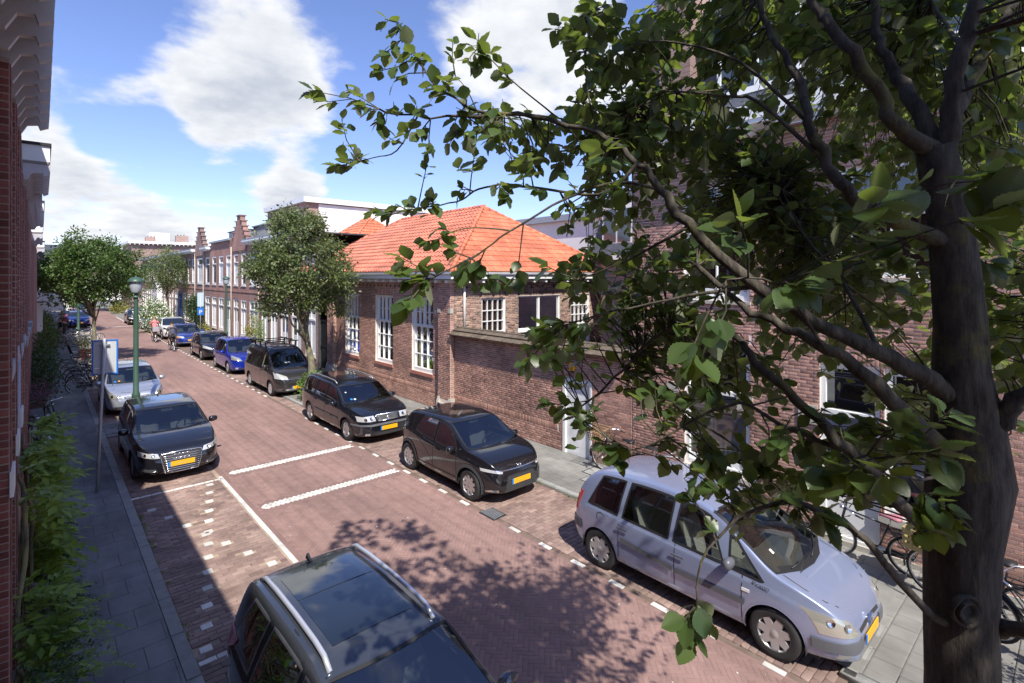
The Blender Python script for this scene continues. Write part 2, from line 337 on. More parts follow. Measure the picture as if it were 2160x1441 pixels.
M['lampgreen'] = PM('lamp_green', (.05,.10,.072), .42, vary=.12, nscale=3)
M['milk'] = PM('lamp_glass', (.42,.46,.48), .35, spec=.6)
M['postgrey'] = PM('sign_post', (.38,.40,.43), .5, .3, vary=.08)
M['signback'] = PM('sign_back', (.50,.52,.54), .5, vary=.06)
M['signblue'] = PM('sign_blue', (.02,.16,.55), .4)
M['yellow'] = PM('plate_yellow', (.85,.42,.01), .4)
M['euro'] = PM('plate_blue', (.03,.22,.62), .4)
M['paper'] = PM('paper', (.72,.76,.66), .8)
M['leafbig'] = leafmat('whitebeam_leaf', (.058,.100,.031), (.20,.225,.135), (.30,.40,.06), rough=.36, trw=.36)
M['leafmid'] = leafmat('street_tree_leaf', (.105,.150,.045), (.19,.21,.11), (.22,.28,.06), rough=.45, trw=.30)
M['leafleft'] = leafmat('maple_leaf', (.060,.115,.022), (.13,.17,.07), (.17,.26,.03), rough=.45, trw=.28)
M['fern'] = leafmat('climber_leaf', (.17,.29,.05), (.22,.32,.09), (.38,.52,.07), rough=.5, trw=.35)
M['darkgreen'] = leafmat('hedge_leaf', (.035,.072,.022), (.07,.11,.04), (.08,.14,.02), rough=.5, trw=.2)
M['brightshrub'] = leafmat('bright_shrub_leaf', (.11,.21,.035), (.16,.24,.07), (.25,.36,.05), trw=.3)
M['yellowleaf'] = leafmat('yellow_shrub_leaf', (.28,.27,.05), (.3,.3,.1), (.4,.38,.06), trw=.25)
M['petal'] = PM('white_petal', (.80,.80,.70), .8)
M['berry'] = PM('berry', (.16,.22,.04), .5)
M['glass'] = glassmat('car_glass', (.56,.62,.62), .8)
M['glassdark'] = glassmat('privacy_glass', (.06,.07,.075), .9)
M['lens'] = PM('lamp_lens', (.62,.63,.62), .12, .35, coat=1)
M['lensyellow'] = PM('aged_lens', (.50,.49,.42), .12, .55, coat=1)
M['amber'] = PM('amber_lens', (.75,.28,.02), .25, coat=.5)
M['redlens'] = PM('red_lens', (.48,.012,.012), .15, coat=1)
M['seatbeige'] = PM('beige_cloth', (.44,.40,.33), .9)
M['seatdark'] = PM('dark_cloth', (.13,.13,.135), .9)
M['seatpale'] = PM('pale_trim', (.38,.42,.39), .8)
def paint(name, col, metal=.35, rough=.28): return PM(name, col, rough, metal, vary=.03, nscale=2, coat=1.0)
# ------------------------------------------------ bricks and other small pieces
def unit_piece(name, m, bev=.12):
    # a block from 0 to 1 in local z, half size 1 in x and y, with a slightly chamfered top
    mb = MB(); b = 1-bev
    v = [(-1,-1,0),(1,-1,0),(1,1,0),(-1,1,0),(-1,-1,.75),(1,-1,.75),(1,1,.75),(-1,1,.75),(-.97,-b,1),(.97,-b,1),(.97,b,1),(-.97,b,1)]
    f = [(8,9,10,11),(0,1,5,4),(1,2,6,5),(2,3,7,6),(3,0,4,7),(4,5,9,8),(5,6,10,9),(6,7,11,10),(7,4,8,11)]
    mb.add(v, f); return mb.mesh(name, m)
def screen_size(c):
    d = c[:,0]*SH+c[:,1]*CH; r = c[:,0]*CH-c[:,1]*SH
    px = 1080+1100*r/np.maximum(d,.1); py = 583-1100*(c[:,2]-CAM_H)/np.maximum(d,.1)
    ok = (d > .5) & (px > -10) & (px < 2170) & (py > -10) & (py < 1450)
    return np.where(ok, d, 1e6)
def pieces(name, C, U, V, T, m, parent, nparts=300, label=None, maxd=1e5, avoid=None):
    """C centres on the backing, U V half vectors, T thickness vector; the pieces that show largest become objects, the rest one stuff mesh"""
    C, U, V, T = (np.asarray(a, float) for a in (C, U, V, T)); n = len(C)
    if n == 0: return
    if T.ndim == 1: T = np.tile(T, (n,1))
    d = screen_size(C + T); 
    if avoid is not None: d = np.where(avoid(C), d+1e5, d)
    order = np.argsort(d); near = order[:nparts]; near = near[d[near] < maxd]; rest = np.setdiff1d(np.arange(n), near)
    me = unit_piece(name, m)
    for i in near:
        mt = Matrix(((U[i,0],V[i,0],T[i,0],C[i,0]),(U[i,1],V[i,1],T[i,1],C[i,1]),(U[i,2],V[i,2],T[i,2],C[i,2]),(0,0,0,1)))
        link(name, me, parent, mt)
    if len(rest):
        c, u, v, t = C[rest], U[rest], V[rest], T[rest]; b = .9
        P = np.stack([c-u-v, c+u-v, c+u+v, c-u+v, c-u-v+t*.8, c+u-v+t*.8, c+u+v+t*.8, c-u+v+t*.8, c-u*.97-v*b+t, c+u*.97-v*b+t, c+u*.97+v*b+t, c-u*.97+v*b+t], 1).reshape(-1,3)
        F = np.array([(8,9,10,11),(0,1,5,4),(1,2,6,5),(2,3,7,6),(3,0,4,7),(4,5,9,8),(5,6,10,9),(6,7,11,10),(7,4,8,11)])
        A = (F[None]+np.arange(len(rest))[:,None,None]*12).reshape(-1,4)
        me2 = bpy.data.meshes.new(name); me2.vertices.add(len(P)); me2.vertices.foreach_set('co', P.ravel())
        me2.loops.add(A.size); me2.polygons.add(len(A)); me2.loops.foreach_set('vertex_index', A.ravel().astype(np.int32))
        me2.polygons.foreach_set('loop_start', np.arange(0, A.size, 4, dtype=np.int32)); me2.polygons.foreach_set('loop_total', np.full(len(A), 4, dtype=np.int32))
        me2.materials.append(m); me2.update(calc_edges=True)
        o = link(name+'_field' if nparts else name+'_courses', me2, parent); stuff(o)
def wall_bricks(origin, u, n, length, z0, z1, openings, bl=.21, bh=.063, gap=.0125, proud=.007, soldiers=(), jit=.0015):
    """running bond on a vertical wall: returns C,U,V,T. openings: (u0,u1,z0,z1). soldiers: (u0,u1,z) rows of upright bricks"""
    o = np.array(origin, float); u = np.array(u, float); nn = np.array(n, float); C=[];U=[];V=[];T=[]
    k = 0; z = z0
    soldiers = [(a,b,z0+bh*math.ceil((z_-z0)/bh-.01)) for a,b,z_ in soldiers]
    ops = list(openings)+[(a,b,z_,z_+.189) for a,b,z_ in soldiers]
    while z+bh <= z1+1e-6:
        cuts = sorted([(a,b) for a,b,c,d in ops if z+bh*.6 > c and z+bh*.4 < d])
        runs = []; s = 0.0
        for a,b in cuts:
            if a > s: runs.append((s,a))
            s = max(s,b)
        if s < length: runs.append((s,length))
        off = (0, bl/2, bl*.25, bl*.75)[k%4] if k%2 == 0 else (0, bl/2)[k%2]
        for a,b in runs:
            x = math.floor((a-off)/bl)*bl+off
            while x < b:
                p, q = max(x,a), min(x+bl,b)
                if q-p > .03:
                    C.append(o+u*((p+q)/2)+np.array((0,0,z+bh/2))); U.append(u*((q-p-gap)/2)); V.append((0,0,(bh-gap)/2))
                    T.append(nn*(proud+random.uniform(-jit,jit)))
                x += bl
        z += bh; k += 1
    for a,b,zs in soldiers:
        x = a; w = bh
        while x+w <= b+.01:
            C.append(o+u*(x+w/2)+np.array((0,0,zs+.0945))); U.append((0,0,.189/2-gap/2)); V.append(u*((w-gap)/2)); T.append(nn*(proud+.001)); x += w
    return C,U,V,T
def wall_panel(mb, origin, u, n, length, z0, z1, openings, depth=.12):
    """flat backing with real openings and reveals"""
    o = Vector(origin); u = Vector(u); n = Vector(n)
    us = sorted({0.0, length}|{x for a,b,c,d in openings for x in (a,b) if 0 < x < length}); zs = sorted({z0, z1}|{z for a,b,c,d in openings for z in (c,d) if z0 < z < z1})
    P = lambda a,z,k=0.0: (o+u*a+Vector((0,0,z))-n*k)
    for i in range(len(us)-1):
        for j in range(len(zs)-1):
            cu, cz = (us[i]+us[i+1])/2, (zs[j]+zs[j+1])/2
            if any(a < cu < b and c < cz < d for a,b,c,d in openings): continue
            mb.add([P(us[i],zs[j]),P(us[i+1],zs[j]),P(us[i+1],zs[j+1]),P(us[i],zs[j+1])], [(0,1,2,3)])
    for a,b,c,d in openings:
        c2 = max(c,z0); d2 = min(d,z1)
        for p,q in (((a,c2),(b,c2)),((b,c2),(b,d2)),((b,d2),(a,d2)),((a,d2),(a,c2))):
            mb.add([P(*p),P(*q),P(*q,depth),P(*p,depth)], [(0,1,2,3)])

# ------------------------------------------------ ground, road, pavements
def sheet(name, x0, y0, x1, y1, z, m):
    mb = MB(); mb.add([(x0,y0,z),(x1,y0,z),(x1,y1,z),(x0,y1,z)], [(0,1,2,3)]); return struct(mb.build(name, m))
KH = .07
sheet('ground', -600, -600, 600, 900, -.06, M['ground'])
XR, XW, XL = 6.57, 10.37, -.29
# the road runs straight to y=92 and bends away to the left
rd = MB(); rd.add([(3.15,-25,0),(6.57,-25,0),(6.57,92,0),(3.15,92,0)], [(0,1,2,3)])
pl = [(3.15+.0,92),(2.6,99),(.6,106),(-4,113),(-14,121)]; pr = [(6.57,92),(6.3,101),(4.4,110),(-.5,118.5),(-10,127)]
for i in range(4): rd.add([(*pl[i],0),(*pr[i],0),(*pr[i+1],0),(*pl[i+1],0)], [(0,1,2,3)])
road = struct(rd.build('road', M['road']))
# herringbone road bricks, diagonal to the street
def herring_fast(x0,x1,y0,y1,L_=.204,W=.068):
    # 3:1 herringbone lattice generated only inside the strip
    a = np.array((math.sqrt(.5), math.sqrt(.5),0)); b = np.array((-math.sqrt(.5), math.sqrt(.5),0)); g=.004
    C=[];U=[];V=[]
    s2 = math.sqrt(2)*W
    # point = (i+3j)*W*a + (i-3j)*W*b -> x = (3j)*s2 , y = i*s2
    for j in range(int(x0/(3*s2))-2, int(x1/(3*s2))+3):
        for i in range(int(y0/s2)-3, int(y1/s2)+4):
            for kind, (ca, cb) in enumerate(((1.5,.5),(.5,2.5))):
                X = (a*(i+3*j+ca)+b*(i-3*j+cb))*W
                if x0 < X[0] < x1 and y0 < X[1] < y1:
                    u, v = (a,b) if kind == 0 else (b,a)
                    C.append((X[0],X[1],.001)); U.append(u*(L_/2-g/2)); V.append(v*(W/2-g/2))
    return C,U,V
C,U,V = herring_fast(3.36, 6.42, 1.2, 30)
zig = [11.37, 13.86]
keep = [i for i,c in enumerate(C) if all(abs(c[1]-z) > .27 for z in zig)]
C=[C[i] for i in keep];U=[U[i] for i in keep];V=[V[i] for i in keep]
T = np.zeros((len(C),3)); T[:,2] = RNG.uniform(.0052,.0060,len(C))
# only bricks the cars leave visible are worth an object of their own
pieces('brick', C,U,V,T, M['roadbrick'], road, 290, avoid=lambda c: (c[:,0] < 5.2) & (c[:,1] < 6.9))
jb = MB(); jb.add([(3.15,1,.003),(6.57,1,.003),(6.57,30,.003),(3.15,30,.003)], [(0,1,2,3)]); jb.build('brick_joints', PM('road_joint', (.228,.142,.123), .95, vary=.15, nscale=1), road)
# edge courses of stretchers along both sides
for xc in (3.30, 6.485):
    C=[];U=[];V=[]; y = 1.2
    while y < 30:
        C.append((xc,y+.1,.001)); U.append((0,.098,0)); V.append((.034,0,0)); y += .205
    T = np.tile((0,0,.0058),(len(C),1)); pieces('brick', C,U,V,T, M['roadbrick'], road, 0)
# the two white zigzag bands
for zi, yc in enumerate(zig):
    band = MB(); band.box(3.36, yc-.02, .001, 6.42, yc+.02, .004)
    C=[];U=[];V=[]; a=np.array((math.sqrt(.5), math.sqrt(.5),0)); b=np.array((-math.sqrt(.5), math.sqrt(.5),0)); x = 3.42
    while x < 6.42:
        C.append((x, yc-.058, .001)); U.append(b*.078); V.append(a*.0305)
        C.append((x+.0, yc+.058, .001)); U.append(a*.078); V.append(b*.0305); x += .0962
    o = thing('road_marking', ('nearer' if zi == 0 else 'farther')+' white zigzag brick band laid across the red road', 'road marking', (0,0,0), group='white zigzag bands across the road')
    T = np.tile((0,0,.013),(len(C),1)); pieces('brick', C,U,V,T, M['whitebrick'], o, 80)
# parking bays
def bay(x0, x1, y0, y1, near, joint):
    mb = MB(); mb.add([(x0,y0,-.001),(x1,y0,-.001),(x1,y1,-.001),(x0,y1,-.001)], [(0,1,2,3)])
    o = struct(mb.build('parking_bay', joint)); return o
bayL = bay(1.4, 3.15, -1, 60, 0, M['baysand']); bayR = bay(6.57, 8.45, 1.9, 62, 0, M['joint'])
WHITE_BLOCKS = []
for k in range(13): WHITE_BLOCKS.append((2.84-.1075*k, 13.41-.49*k))
for k in range(1,9): WHITE_BLOCKS.append((1.46+.195*k, 13.36-.615*k))
def bay_field(x0,x1,y0,y1,along_y,L_,W):
    C=[];U=[];V=[]; k=0
    if along_y:   # bricks lie across the bay
        y = y0
        while y < y1:
            x = x0 - (L_/2 if k%2 else 0)
            while x < x1:
                p,q = max(x,x0), min(x+L_,x1)
                if q-p > .04 and not any(abs((p+q)/2-a) < .105 and abs(y+W/2-b) < .095 for a,b in WHITE_BLOCKS):
                    C.append(((p+q)/2, y+W/2, 0)); U.append(((q-p)/2-.004,0,0)); V.append((0,W/2-.005,0))
                x += L_
            y += W; k += 1
    return C,U,V
C,U,V = bay_field(1.42, 3.06, 5, 28, True, .205, .102)
T = np.zeros((len(C),3)); T[:,2] = RNG.uniform(.006,.014,len(C)); pieces('brick', C,U,V,T, M['baybrick'], bayL, 290, avoid=lambda c: c[:,1] < 6.4)
C,U,V = bay_field(6.66, 8.44, 2.0, 28, True, .205, .102)
T = np.zeros((len(C),3)); T[:,2] = RNG.uniform(.006,.012,len(C)); pieces('brick', C,U,V,T, M['baybrick'], bayR, 290, avoid=lambda c: (c[:,0] > 6.75) & ((np.abs(c[:,1]-4) < 2.3) | (np.abs(c[:,1]-10) < 1.9) | (c[:,1] > 14)))
# white paint blocks: marks of the bays
def marks(name, label, recs, grp, n=60):
    o = thing(name, label, 'road marking', group=grp)
    C=[(x,y,.0) for x,y,_,_ in recs]; U=[(0,l/2,0) for _,_,l,_ in recs]; V=[(w/2,0,0) for *_,w in recs]
    pieces('white_block', C,U,V,np.tile((0,0,.0155),(len(C),1)), M['whitebrick'], o, n); return o
marks('bay_marking', 'white square blocks crossing the parking bay in an X', [(x,y,.13,.14) for x,y in WHITE_BLOCKS], None)
rec = []; y = 6.0
while y < 13.6: rec.append((3.13,y+.1,.196,.085)); y += .2
marks('bay_marking', 'white line of blocks along the left bay beside the roadway', rec, None)
marks('bay_marking', 'white line across the left bay in front of the black hatchback', [(1.47+.2*k,13.62,.085,.19) for k in range(9)], None)
marks('bay_marking', 'white line across the left bay beside the rear of the grey SUV', [(1.52+.2*k,7.28,.085,.19) for k in range(3)], None)
ys = [2.56,3.42,4.13,4.89,5.67,6.42,7.22,8.78,9.58,10.37,11.11,11.9,12.7,13.5,14.3,15.1,15.9,16.7,17.5]+[21.9+.8*k for k in range(48)]
marks('bay_marking', 'dashed row of white blocks between the road and the right hand bays', [(6.575,y,.26,.085) for y in ys], None)
mb = MB(); mb.box(3.2,61.2,.002,6.5,61.45,.008); tag(mb.build('road_marking', M['whitebrick']), 'thin white line across the road far down the street', 'road marking')
mb = MB(); mb.box(6.4,66,.002,6.5,76,.008); tag(mb.build('road_marking', M['whitebrick']), 'thin white line along the right road edge near the bend', 'road marking')
# pavements with kerbs
def pavement(name, polys, m, tile=None, z=KH):
    mb = MB()
    for p in polys: mb.prism(p, 'z', -.05, z-.012)
    return struct(mb.build(name, PM(name+'_joints', (.16,.16,.16), .95, vary=.2)))
def pave_tiles(x0,x1,y0,y1,s,m,parent,n,name='paving_tile',skip=None):
    C=[];U=[];V=[]; y=y0; k=0
    while y < y1:
        x = x0-(s/2 if k%2 else 0)
        while x < x1:
            p,q = max(x,x0),min(x+s,x1)
            if q-p > .03 and not (skip and skip((p+q)/2,y+s/2)): C.append(((p+q)/2,y+s/2,KH-.012)); U.append(((q-p)/2-.003,0,0)); V.append((0,s/2-.003,0))
            x += s
        y += s; k += 1
    T = np.zeros((len(C),3)); T[:,2] = RNG.uniform(.010,.0135,len(C)); pieces(name, C,U,V,T, m, parent, n)
pvR = pavement('pavement', [[(8.6,1.9),(XW,1.9),(XW,90),(8.6,90)], [(7.15,-12),(XW+.0,-12),(XW,1.9),(7.15,1.9)], [(7.15,18.5),(8.6,18.5),(8.6,21.4),(7.15,21.4)], [(6.8,92),(30,92),(30,140),(4.5,114)]], M['paving'])
pave_tiles(8.6,XW,1.9,34,.3,M['paving'],pvR,280); pave_tiles(7.17,XW,-6,1.9,.3,M['paving'],pvR,60); pave_tiles(7.17,8.6,18.6,21.4,.3,M['paving'],pvR,0)
pvL = pavement('pavement', [[(XL,-12),(1.24,-12),(1.24,90),(XL,90)], [(1.24,19.3),(2.75,19.3),(2.75,20.9),(1.24,20.9)], [(1.24,41),(3.0,41),(3.0,54),(1.24,54)], [(-8,90),(1.24,90),(.6,98),(-6,108),(-20,116),(-30,100)]], M['pavedark'])
pave_tiles(.2,1.24,4,26,.5,M['pavedark'],pvL,200); pave_tiles(1.26,2.73,19.5,20.9,.3,M['pavedark'],pvL,0)
sh = MB(); sh.add([(XL,26,KH),(1.24,26,KH),(1.24,90,KH),(XL,90,KH)], [(0,1,2,3)]); sh.add([(1.25,41,KH),(2.98,41,KH),(2.98,54,KH),(1.25,54,KH)], [(0,1,2,3)]); sh.build('far_paving', M['paving'], pvL)
sh = MB(); sh.add([(8.62,34,KH),(XW,34,KH),(XW,90,KH),(8.62,90,KH)], [(0,1,2,3)]); sh.build('far_paving', M['paving'], pvR)
def kerb(x, w, y0, y1, parent, n=40):
    C=[];U=[];V=[]; y=y0
    while y < y1: C.append((x,y+.5,-.03)); U.append((0,.496,0)); V.append((w/2,0,0)); y += 1.0
    pieces('kerb_stone', C,U,V,np.tile((0,0,.03+KH),(len(C),1)), M['kerb'], parent, n)
def kerbx(y, w, x0, x1, parent):
    n = max(1,round((x1-x0)/.75)); s=(x1-x0)/n
    pieces('kerb_stone', [(x0+s*(k+.5),y,-.03) for k in range(n)], [(s/2-.004,0,0)]*n, [(0,w/2,0)]*n, np.tile((0,0,.03+KH),(n,1)), M['kerb'], parent, n)
kerb(8.525,.15,1.9,90,pvR); kerb(7.09,.13,-12,1.83,pvR,6); kerbx(1.90,.14,7.03,8.45,pvR); kerb(7.09,.13,18.43,21.43,pvR,3); kerbx(18.43,.13,7.16,8.45,pvR); kerbx(21.46,.13,7.16,8.45,pvR)
kerb(1.32,.16,-12,90,pvL); kerb(2.82,.13,19.3,20.9,pvL,2); kerbx(19.3,.13,1.41,2.75,pvL); kerbx(20.93,.13,1.41,2.75,pvL); kerb(3.07,.13,41,54,pvL,0); kerbx(41.0,.13,1.41,3.0,pvL)
# drain grate and service covers
g = thing('drain_grate', 'dark iron drain grate set at the road edge before the black hatchback', 'drain grate', (6.68,7.98,.012), R(0))
mb = MB(); mb.box(-.17,-.23,0,.17,.23,.006); mb.build('frame', M['dark'], g)
mb = MB()
for k in range(9): mb.bar((-.14,-.2+.05*k,.010),(.14,-.16+.045*k,.010),.018,.008)
mb.build('bars', M['steel'], g)
for (x,y,s,l) in ((9.35,7.75,.16,'small square service cover in the right pavement'),(9.85,7.95,.26,'larger flush service cover in the pavement below the white door')):
    t = thing('service_cover', l, 'cover', (x,y,KH+.003)); mb = MB(); mb.box(-s,-s*.8,0,s,s*.8,.003); mb.build('frame', M['dark'], t); mb = MB(); mb.box(-s*.88,-s*.68,.002,s*.88,s*.68,.005); mb.build('lid', M['kerb'], t)
# ------------------------------------------------ windows and doors
def frame_of(u, n):
    u = Vector(u); n = Vector(n); return Matrix(((u.x,n.x,0,0),(u.y,n.y,0,0),(0,0,1,0),(0,0,0,1)))
def window(parent, o, u, n, a, b, z0, z1, trans=(), cols=2, rows=None, topcols=None, m='white', fw=.065, recess=.07, sill='stone', pane='pane', curtain=None, mul=.03, back=True, name='window', blind=None, solid=None):
    """window between a..b along the wall and z0..z1; trans: heights of transoms; cols / rows: glazing bars below; topcols: mullions above the transom"""
    Mx = Matrix.Translation(Vector(o)+Vector(u)*a) @ frame_of(u, n); w = b-a
    fr = MB(); d0, d1 = -recess-.05, -recess+.02
    bx = lambda x0,zz0,x1,zz1,e=0.0,f=0.0: fr.box(x0,d0-f,zz0,x1,d1+e,zz1)
    bx(0,z0,fw,z1); bx(w-fw,z0,w,z1); bx(fw,z0,w-fw,z0+fw*1.25,.006); bx(fw,z1-fw,w-fw,z1,.004)
    zs = [z0+fw*1.25]+list(trans)+[z1-fw]
    for t in trans: bx(fw,t-.045,w-fw,t+.045,.018)
    for i in range(len(zs)-1):
        za, zb = zs[i]+(.045 if i else 0), zs[i+1]-(.045 if i < len(zs)-2 else 0)
        c = cols if i == 0 or topcols is None else topcols; rws = (rows or (1,)*9)[i] if rows else 1
        for k in range(1,c):
            x = fw+(w-2*fw)*k/c; hm = mul/2 if not (i > 0 and topcols and k*2 == c) else .05
            bx(x-hm,za,x+hm,zb,-.012,-.012)
        for k in range(1,rws):
            z = za+(zb-za)*k/rws; bx(fw,z-mul/2,w-fw,z+mul/2,-.016,-.016)
    f = fr.build(name, M[m], parent); f.matrix_basis = Mx
    if solid:
        s = MB(); s.box(fw,-recess-.03,z0+fw,w-fw,-recess-.012,solid); s.build('panel', M[m], f)
    pn = MB(); dd = -recess-.035
    for i in range(len(zs)-1):
        za, zb = zs[i], zs[i+1]
        if solid: za = max(za, solid)
        pn.add([(fw*.8,dd,za),(w-fw*.8,dd,za),(w-fw*.8,dd,zb),(fw*.8,dd,zb)], [(0,1,2,3)])
    pn.build('pane', M[pane], f)
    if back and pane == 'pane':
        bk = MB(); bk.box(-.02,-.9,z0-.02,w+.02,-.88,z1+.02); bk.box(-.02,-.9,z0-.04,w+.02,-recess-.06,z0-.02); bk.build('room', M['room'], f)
    if curtain:
        cm, x0, x1, ca, cb = curtain
        cu = MB(); k = 40; P = [[(x0*w+(x1-x0)*w*i/k, dd-.05+.012*math.sin(i*1.9), z) for z in (z0+(z1-z0)*ca, z0+(z1-z0)*cb)] for i in range(k+1)]
        cu.grid(P); cu.build('curtain', M[cm], f)
    if sill:
        s = MB(); s.box(-.03,-recess-.02,z0-.07,w+.03,.045,z0-.003); s.build('sill', M[sill], f)
    return f
def facade(parent, name, o, u, n, length, z0, z1, openings, brick, mort, nobj=0, depth=.14, soldiers=(), bricks=True, wallname='wall', maxd=1e5):
    mb = MB(); wall_panel(mb, o, u, n, length, z0, z1, openings, depth); w = mb.build(wallname, mort, parent)
    if bricks:
        C,U,V,T = wall_bricks(o, u, n, length, z0+.01, z1, openings, soldiers=soldiers); pieces('brick', C,U,V,T, brick, w, nobj, maxd=maxd)
    return w
# ================= brick house on the right (tall, slate mansard)
NX = (-1,0,0); NYm = (0,-1,0)
hs = thing('brick_house', 'tall brown brick house with slate mansard roof behind the big tree', 'house', (0,0,0))
# facade on x=XW, running from y=7.25 towards the viewer; u points to -y
O = (XW, 7.25, 0); Um = (0,-1,0)
def yu(y): return 7.25-y
ops = [(yu(5.9),yu(4.5),.72,3.35),(yu(3.25),yu(2.35),.10,3.2),(yu(2.28),yu(1.30),.80,3.2),(yu(5.92),yu(4.5),4.25,6.62),(yu(2.95),yu(1.45),4.72,6.62),(yu(-.6),yu(-2.2),.8,3.3),(yu(-.6),yu(-2.2),4.25,6.6)]
facade(hs, 'wall', O, Um, NX, 16, 0, 7.6, ops, M['brick'], M['mortar'], 290, soldiers=[(yu(5.95),yu(4.45),3.37),(yu(3.3),yu(1.25),3.22)], maxd=40)
window(hs,O,Um,NX,ops[0][0],ops[0][1],.72,3.35,trans=(2.35,),cols=1,topcols=1,curtain=('curtain',.05,.95,.12,.62),fw=.09,solid=.95)
dr = window(hs,O,Um,NX,ops[1][0],ops[1][1],.10,3.2,trans=(2.35,),cols=1,fw=.08,name='door',solid=1.3,sill=None)
window(hs,O,Um,NX,ops[2][0],ops[2][1],.80,3.2,trans=(2.35,),cols=1,fw=.09)
window(hs,O,Um,NX,ops[3][0],ops[3][1],4.25,6.62,trans=(5.7,),cols=2,fw=.08,solid=4.5)
window(hs,O,Um,NX,ops[4][0],ops[4][1],4.72,6.62,trans=(5.8,),cols=2,fw=.08)
window(hs,O,Um,NX,ops[5][0],ops[5][1],.8,3.3,trans=(2.4,),cols=2); window(hs,O,Um,NX,ops[6][0],ops[6][1],4.25,6.6,trans=(5.7,),cols=2)
mb = MB()
for y in (6.02,4.45,3.3): mb.box(XW-.035,y-.02,2.08,XW+.02,y+.30,2.42)
mb.box(XW-.035,-8.7,.01,XW+.02,7.24,.16); mb.build('stone_blocks', M['stone'], hs)
build_each('stone_sill', M['stone'], hs, [(XW-.05,4.44,.58,XW+.06,5.96,.705),(XW-.05,1.22,.66,XW+.06,2.36,.785)])
mb = MB(); mb.box(XW+.02,7.13,0,XW+9,7.245,7.6); mb.build('side_wall', M['farbrick2'], hs)
mb = MB(); mb.box(XW-.48,-8.7,7.62,XW+.05,7.5,7.70); mb.box(XW-.50,-8.7,7.70,XW-.44,7.52,7.98); mb.box(XW-.44,-8.7,7.92,XW+.1,7.5,7.97); mb.build('cornice', M['white'], hs)
build_each('bracket', M['white'], hs, [(XW-.42,7.35-.6*k,7.45,XW-.012,7.45-.6*k,7.615) for k in range(26)])
# slate mansard
sl0, sl1 = np.array((XW-.05,0,7.98)), np.array((XW+1.45,0,12.3))
mb = MB(); mb.add([(sl0[0],7.35,7.98),(sl0[0],-8.7,7.98),(sl1[0],-8.7,12.3),(sl1[0],7.35,12.3),(XW+9,7.35,12.3),(XW+9,-8.7,12.3),(XW+9,7.35,7.98)], [(0,1,2,3),(3,2,5,4),(0,3,4,6)]); rf = mb.build('roof', M['slate'], hs)
C=[];U=[];V=[]; sd = (sl1-sl0); sL = np.linalg.norm(sd); sd /= sL; nn = np.array((-sd[2],0,sd[0])); k=0; t=.1
dormers = [(3.6,5.2),(-.2,1.6)]
while t < sL-.05:
    y = 7.3-(.15 if k%2 else 0)
    while y > -1:
        C.append(sl0+sd*t+np.array((0,y,0))); U.append((0,.147,0)); V.append(sd*.105); y -= .3
    t += .19; k += 1
pieces('slate', C,U,V,nn*.012+sd*0, M['slate'], rf, 200)
for i,(a,b) in enumerate(dormers):
    mb = MB(); mb.box(XW+.12,a,8.45,XW+1.3,b,10.35); dm = mb.build('dormer', M['slate'], hs)
    mb = MB(); mb.box(XW-.05,a-.12,10.35,XW+1.5,b+.12,10.52); mb.build('dormer_roof', M['white'], dm)
    mb = MB(); mb.box(XW+.06,a,8.4,XW+.115,b,8.52)
    for y in (a,(a+b)/2-.04,b-.08): mb.box(XW+.06,y,8.52,XW+.115,y+.08,10.3)
    mb.box(XW+.062,a+.08,10.2,XW+.113,b-.08,10.3); mb.build('window_frame', M['white'], dm)
    mb = MB(); mb.box(XW+.085,a+.06,8.5,XW+.10,b-.06,10.25); mb.build('pane', M['paneblue'], dm)
mb = MB(); mb.box(XW-.04,5.75,7.6,XW+1.6,6.5,11.2); ch = mb.build('chimney', M['farbrick2'], hs)
lt = thing('wall_lamp', 'small white outdoor wall lamp on the brick house left of the ground floor window', 'wall lamp', (XW-.012, 6.85, 2.95))
mb = MB(); mb.box(-.02,-.03,-.06,.0,.03,.06); mb.build('bracket', M['offwhite'], lt); mb = MB(); mb.lathe([(0,.1),(.03,.09),(.06,.0),(.045,-.07),(0,-.075)],12,Matrix.Translation((-.09,0,-.02))); mb.build('shade', M['milk'], lt)
# ================= yard wall with tiled cap and white door
yw = thing('yard_wall', 'high brick yard wall with tiled cap between the school and the brick house', 'wall', (0,0,0))
ops = [(14.4-9.46,14.4-8.47,.0,2.06)]
facade(yw, 'wall', (XW,14.4,0), Um, NX, 14.4-7.26, 0, 2.80, ops, M['brick'], M['mortar'], 290, soldiers=[(ops[0][0]-.1,ops[0][1]+.1,2.07),(.15,4.8,.55)])
mb = MB(); mb.box(XW+.02,7.26,0,XW+.30,8.47,2.8); mb.box(XW+.02,9.46,0,XW+.30,14.3,2.8); mb.box(XW+.02,8.47,2.07,XW+.30,9.46,2.8); mb.build('backing', M['mortar_dirty'], yw)
# cap of two courses of flat tiles each side
for side, nm in ((-1,'front'),(1,'back')):
    C=[];U=[];V=[];T=[]
    for row, (x, z) in enumerate(((-.20,2.80),(-.03,2.925))):
        y = 7.3
        while y < 14.35:
            sx = XW+.13+side*(.13-x-0) if False else XW+.14+side*(abs(x)+.14-(.0))
            cx = XW+.15+side*((.27,.10)[row]); C.append((cx, y+.08, z+.045)); dirv = np.array((side*.13,0,-.055)); U.append(dirv); V.append((0,.078,0)); T.append(np.array((side*.4,0,.92))*.035)
            y += .165
    pieces('cap_tile', C,U,V,T, M['captile'], yw, 100 if side < 0 else 0)
mb = MB(); mb.box(XW-.08,7.27,2.79,XW+.38,14.38,2.86); mb.box(XW+.02,7.27,2.86,XW+.28,14.38,2.99); mb.build('cap_bed', M['mortar_dirty'], yw)
mb = MB(); mb.box(XW+.06,7.30,2.975,XW+.24,14.36,3.035); mb.build('ridge', M['captile'], yw)
mb = MB(); dy0, dy1 = 8.47, 9.46
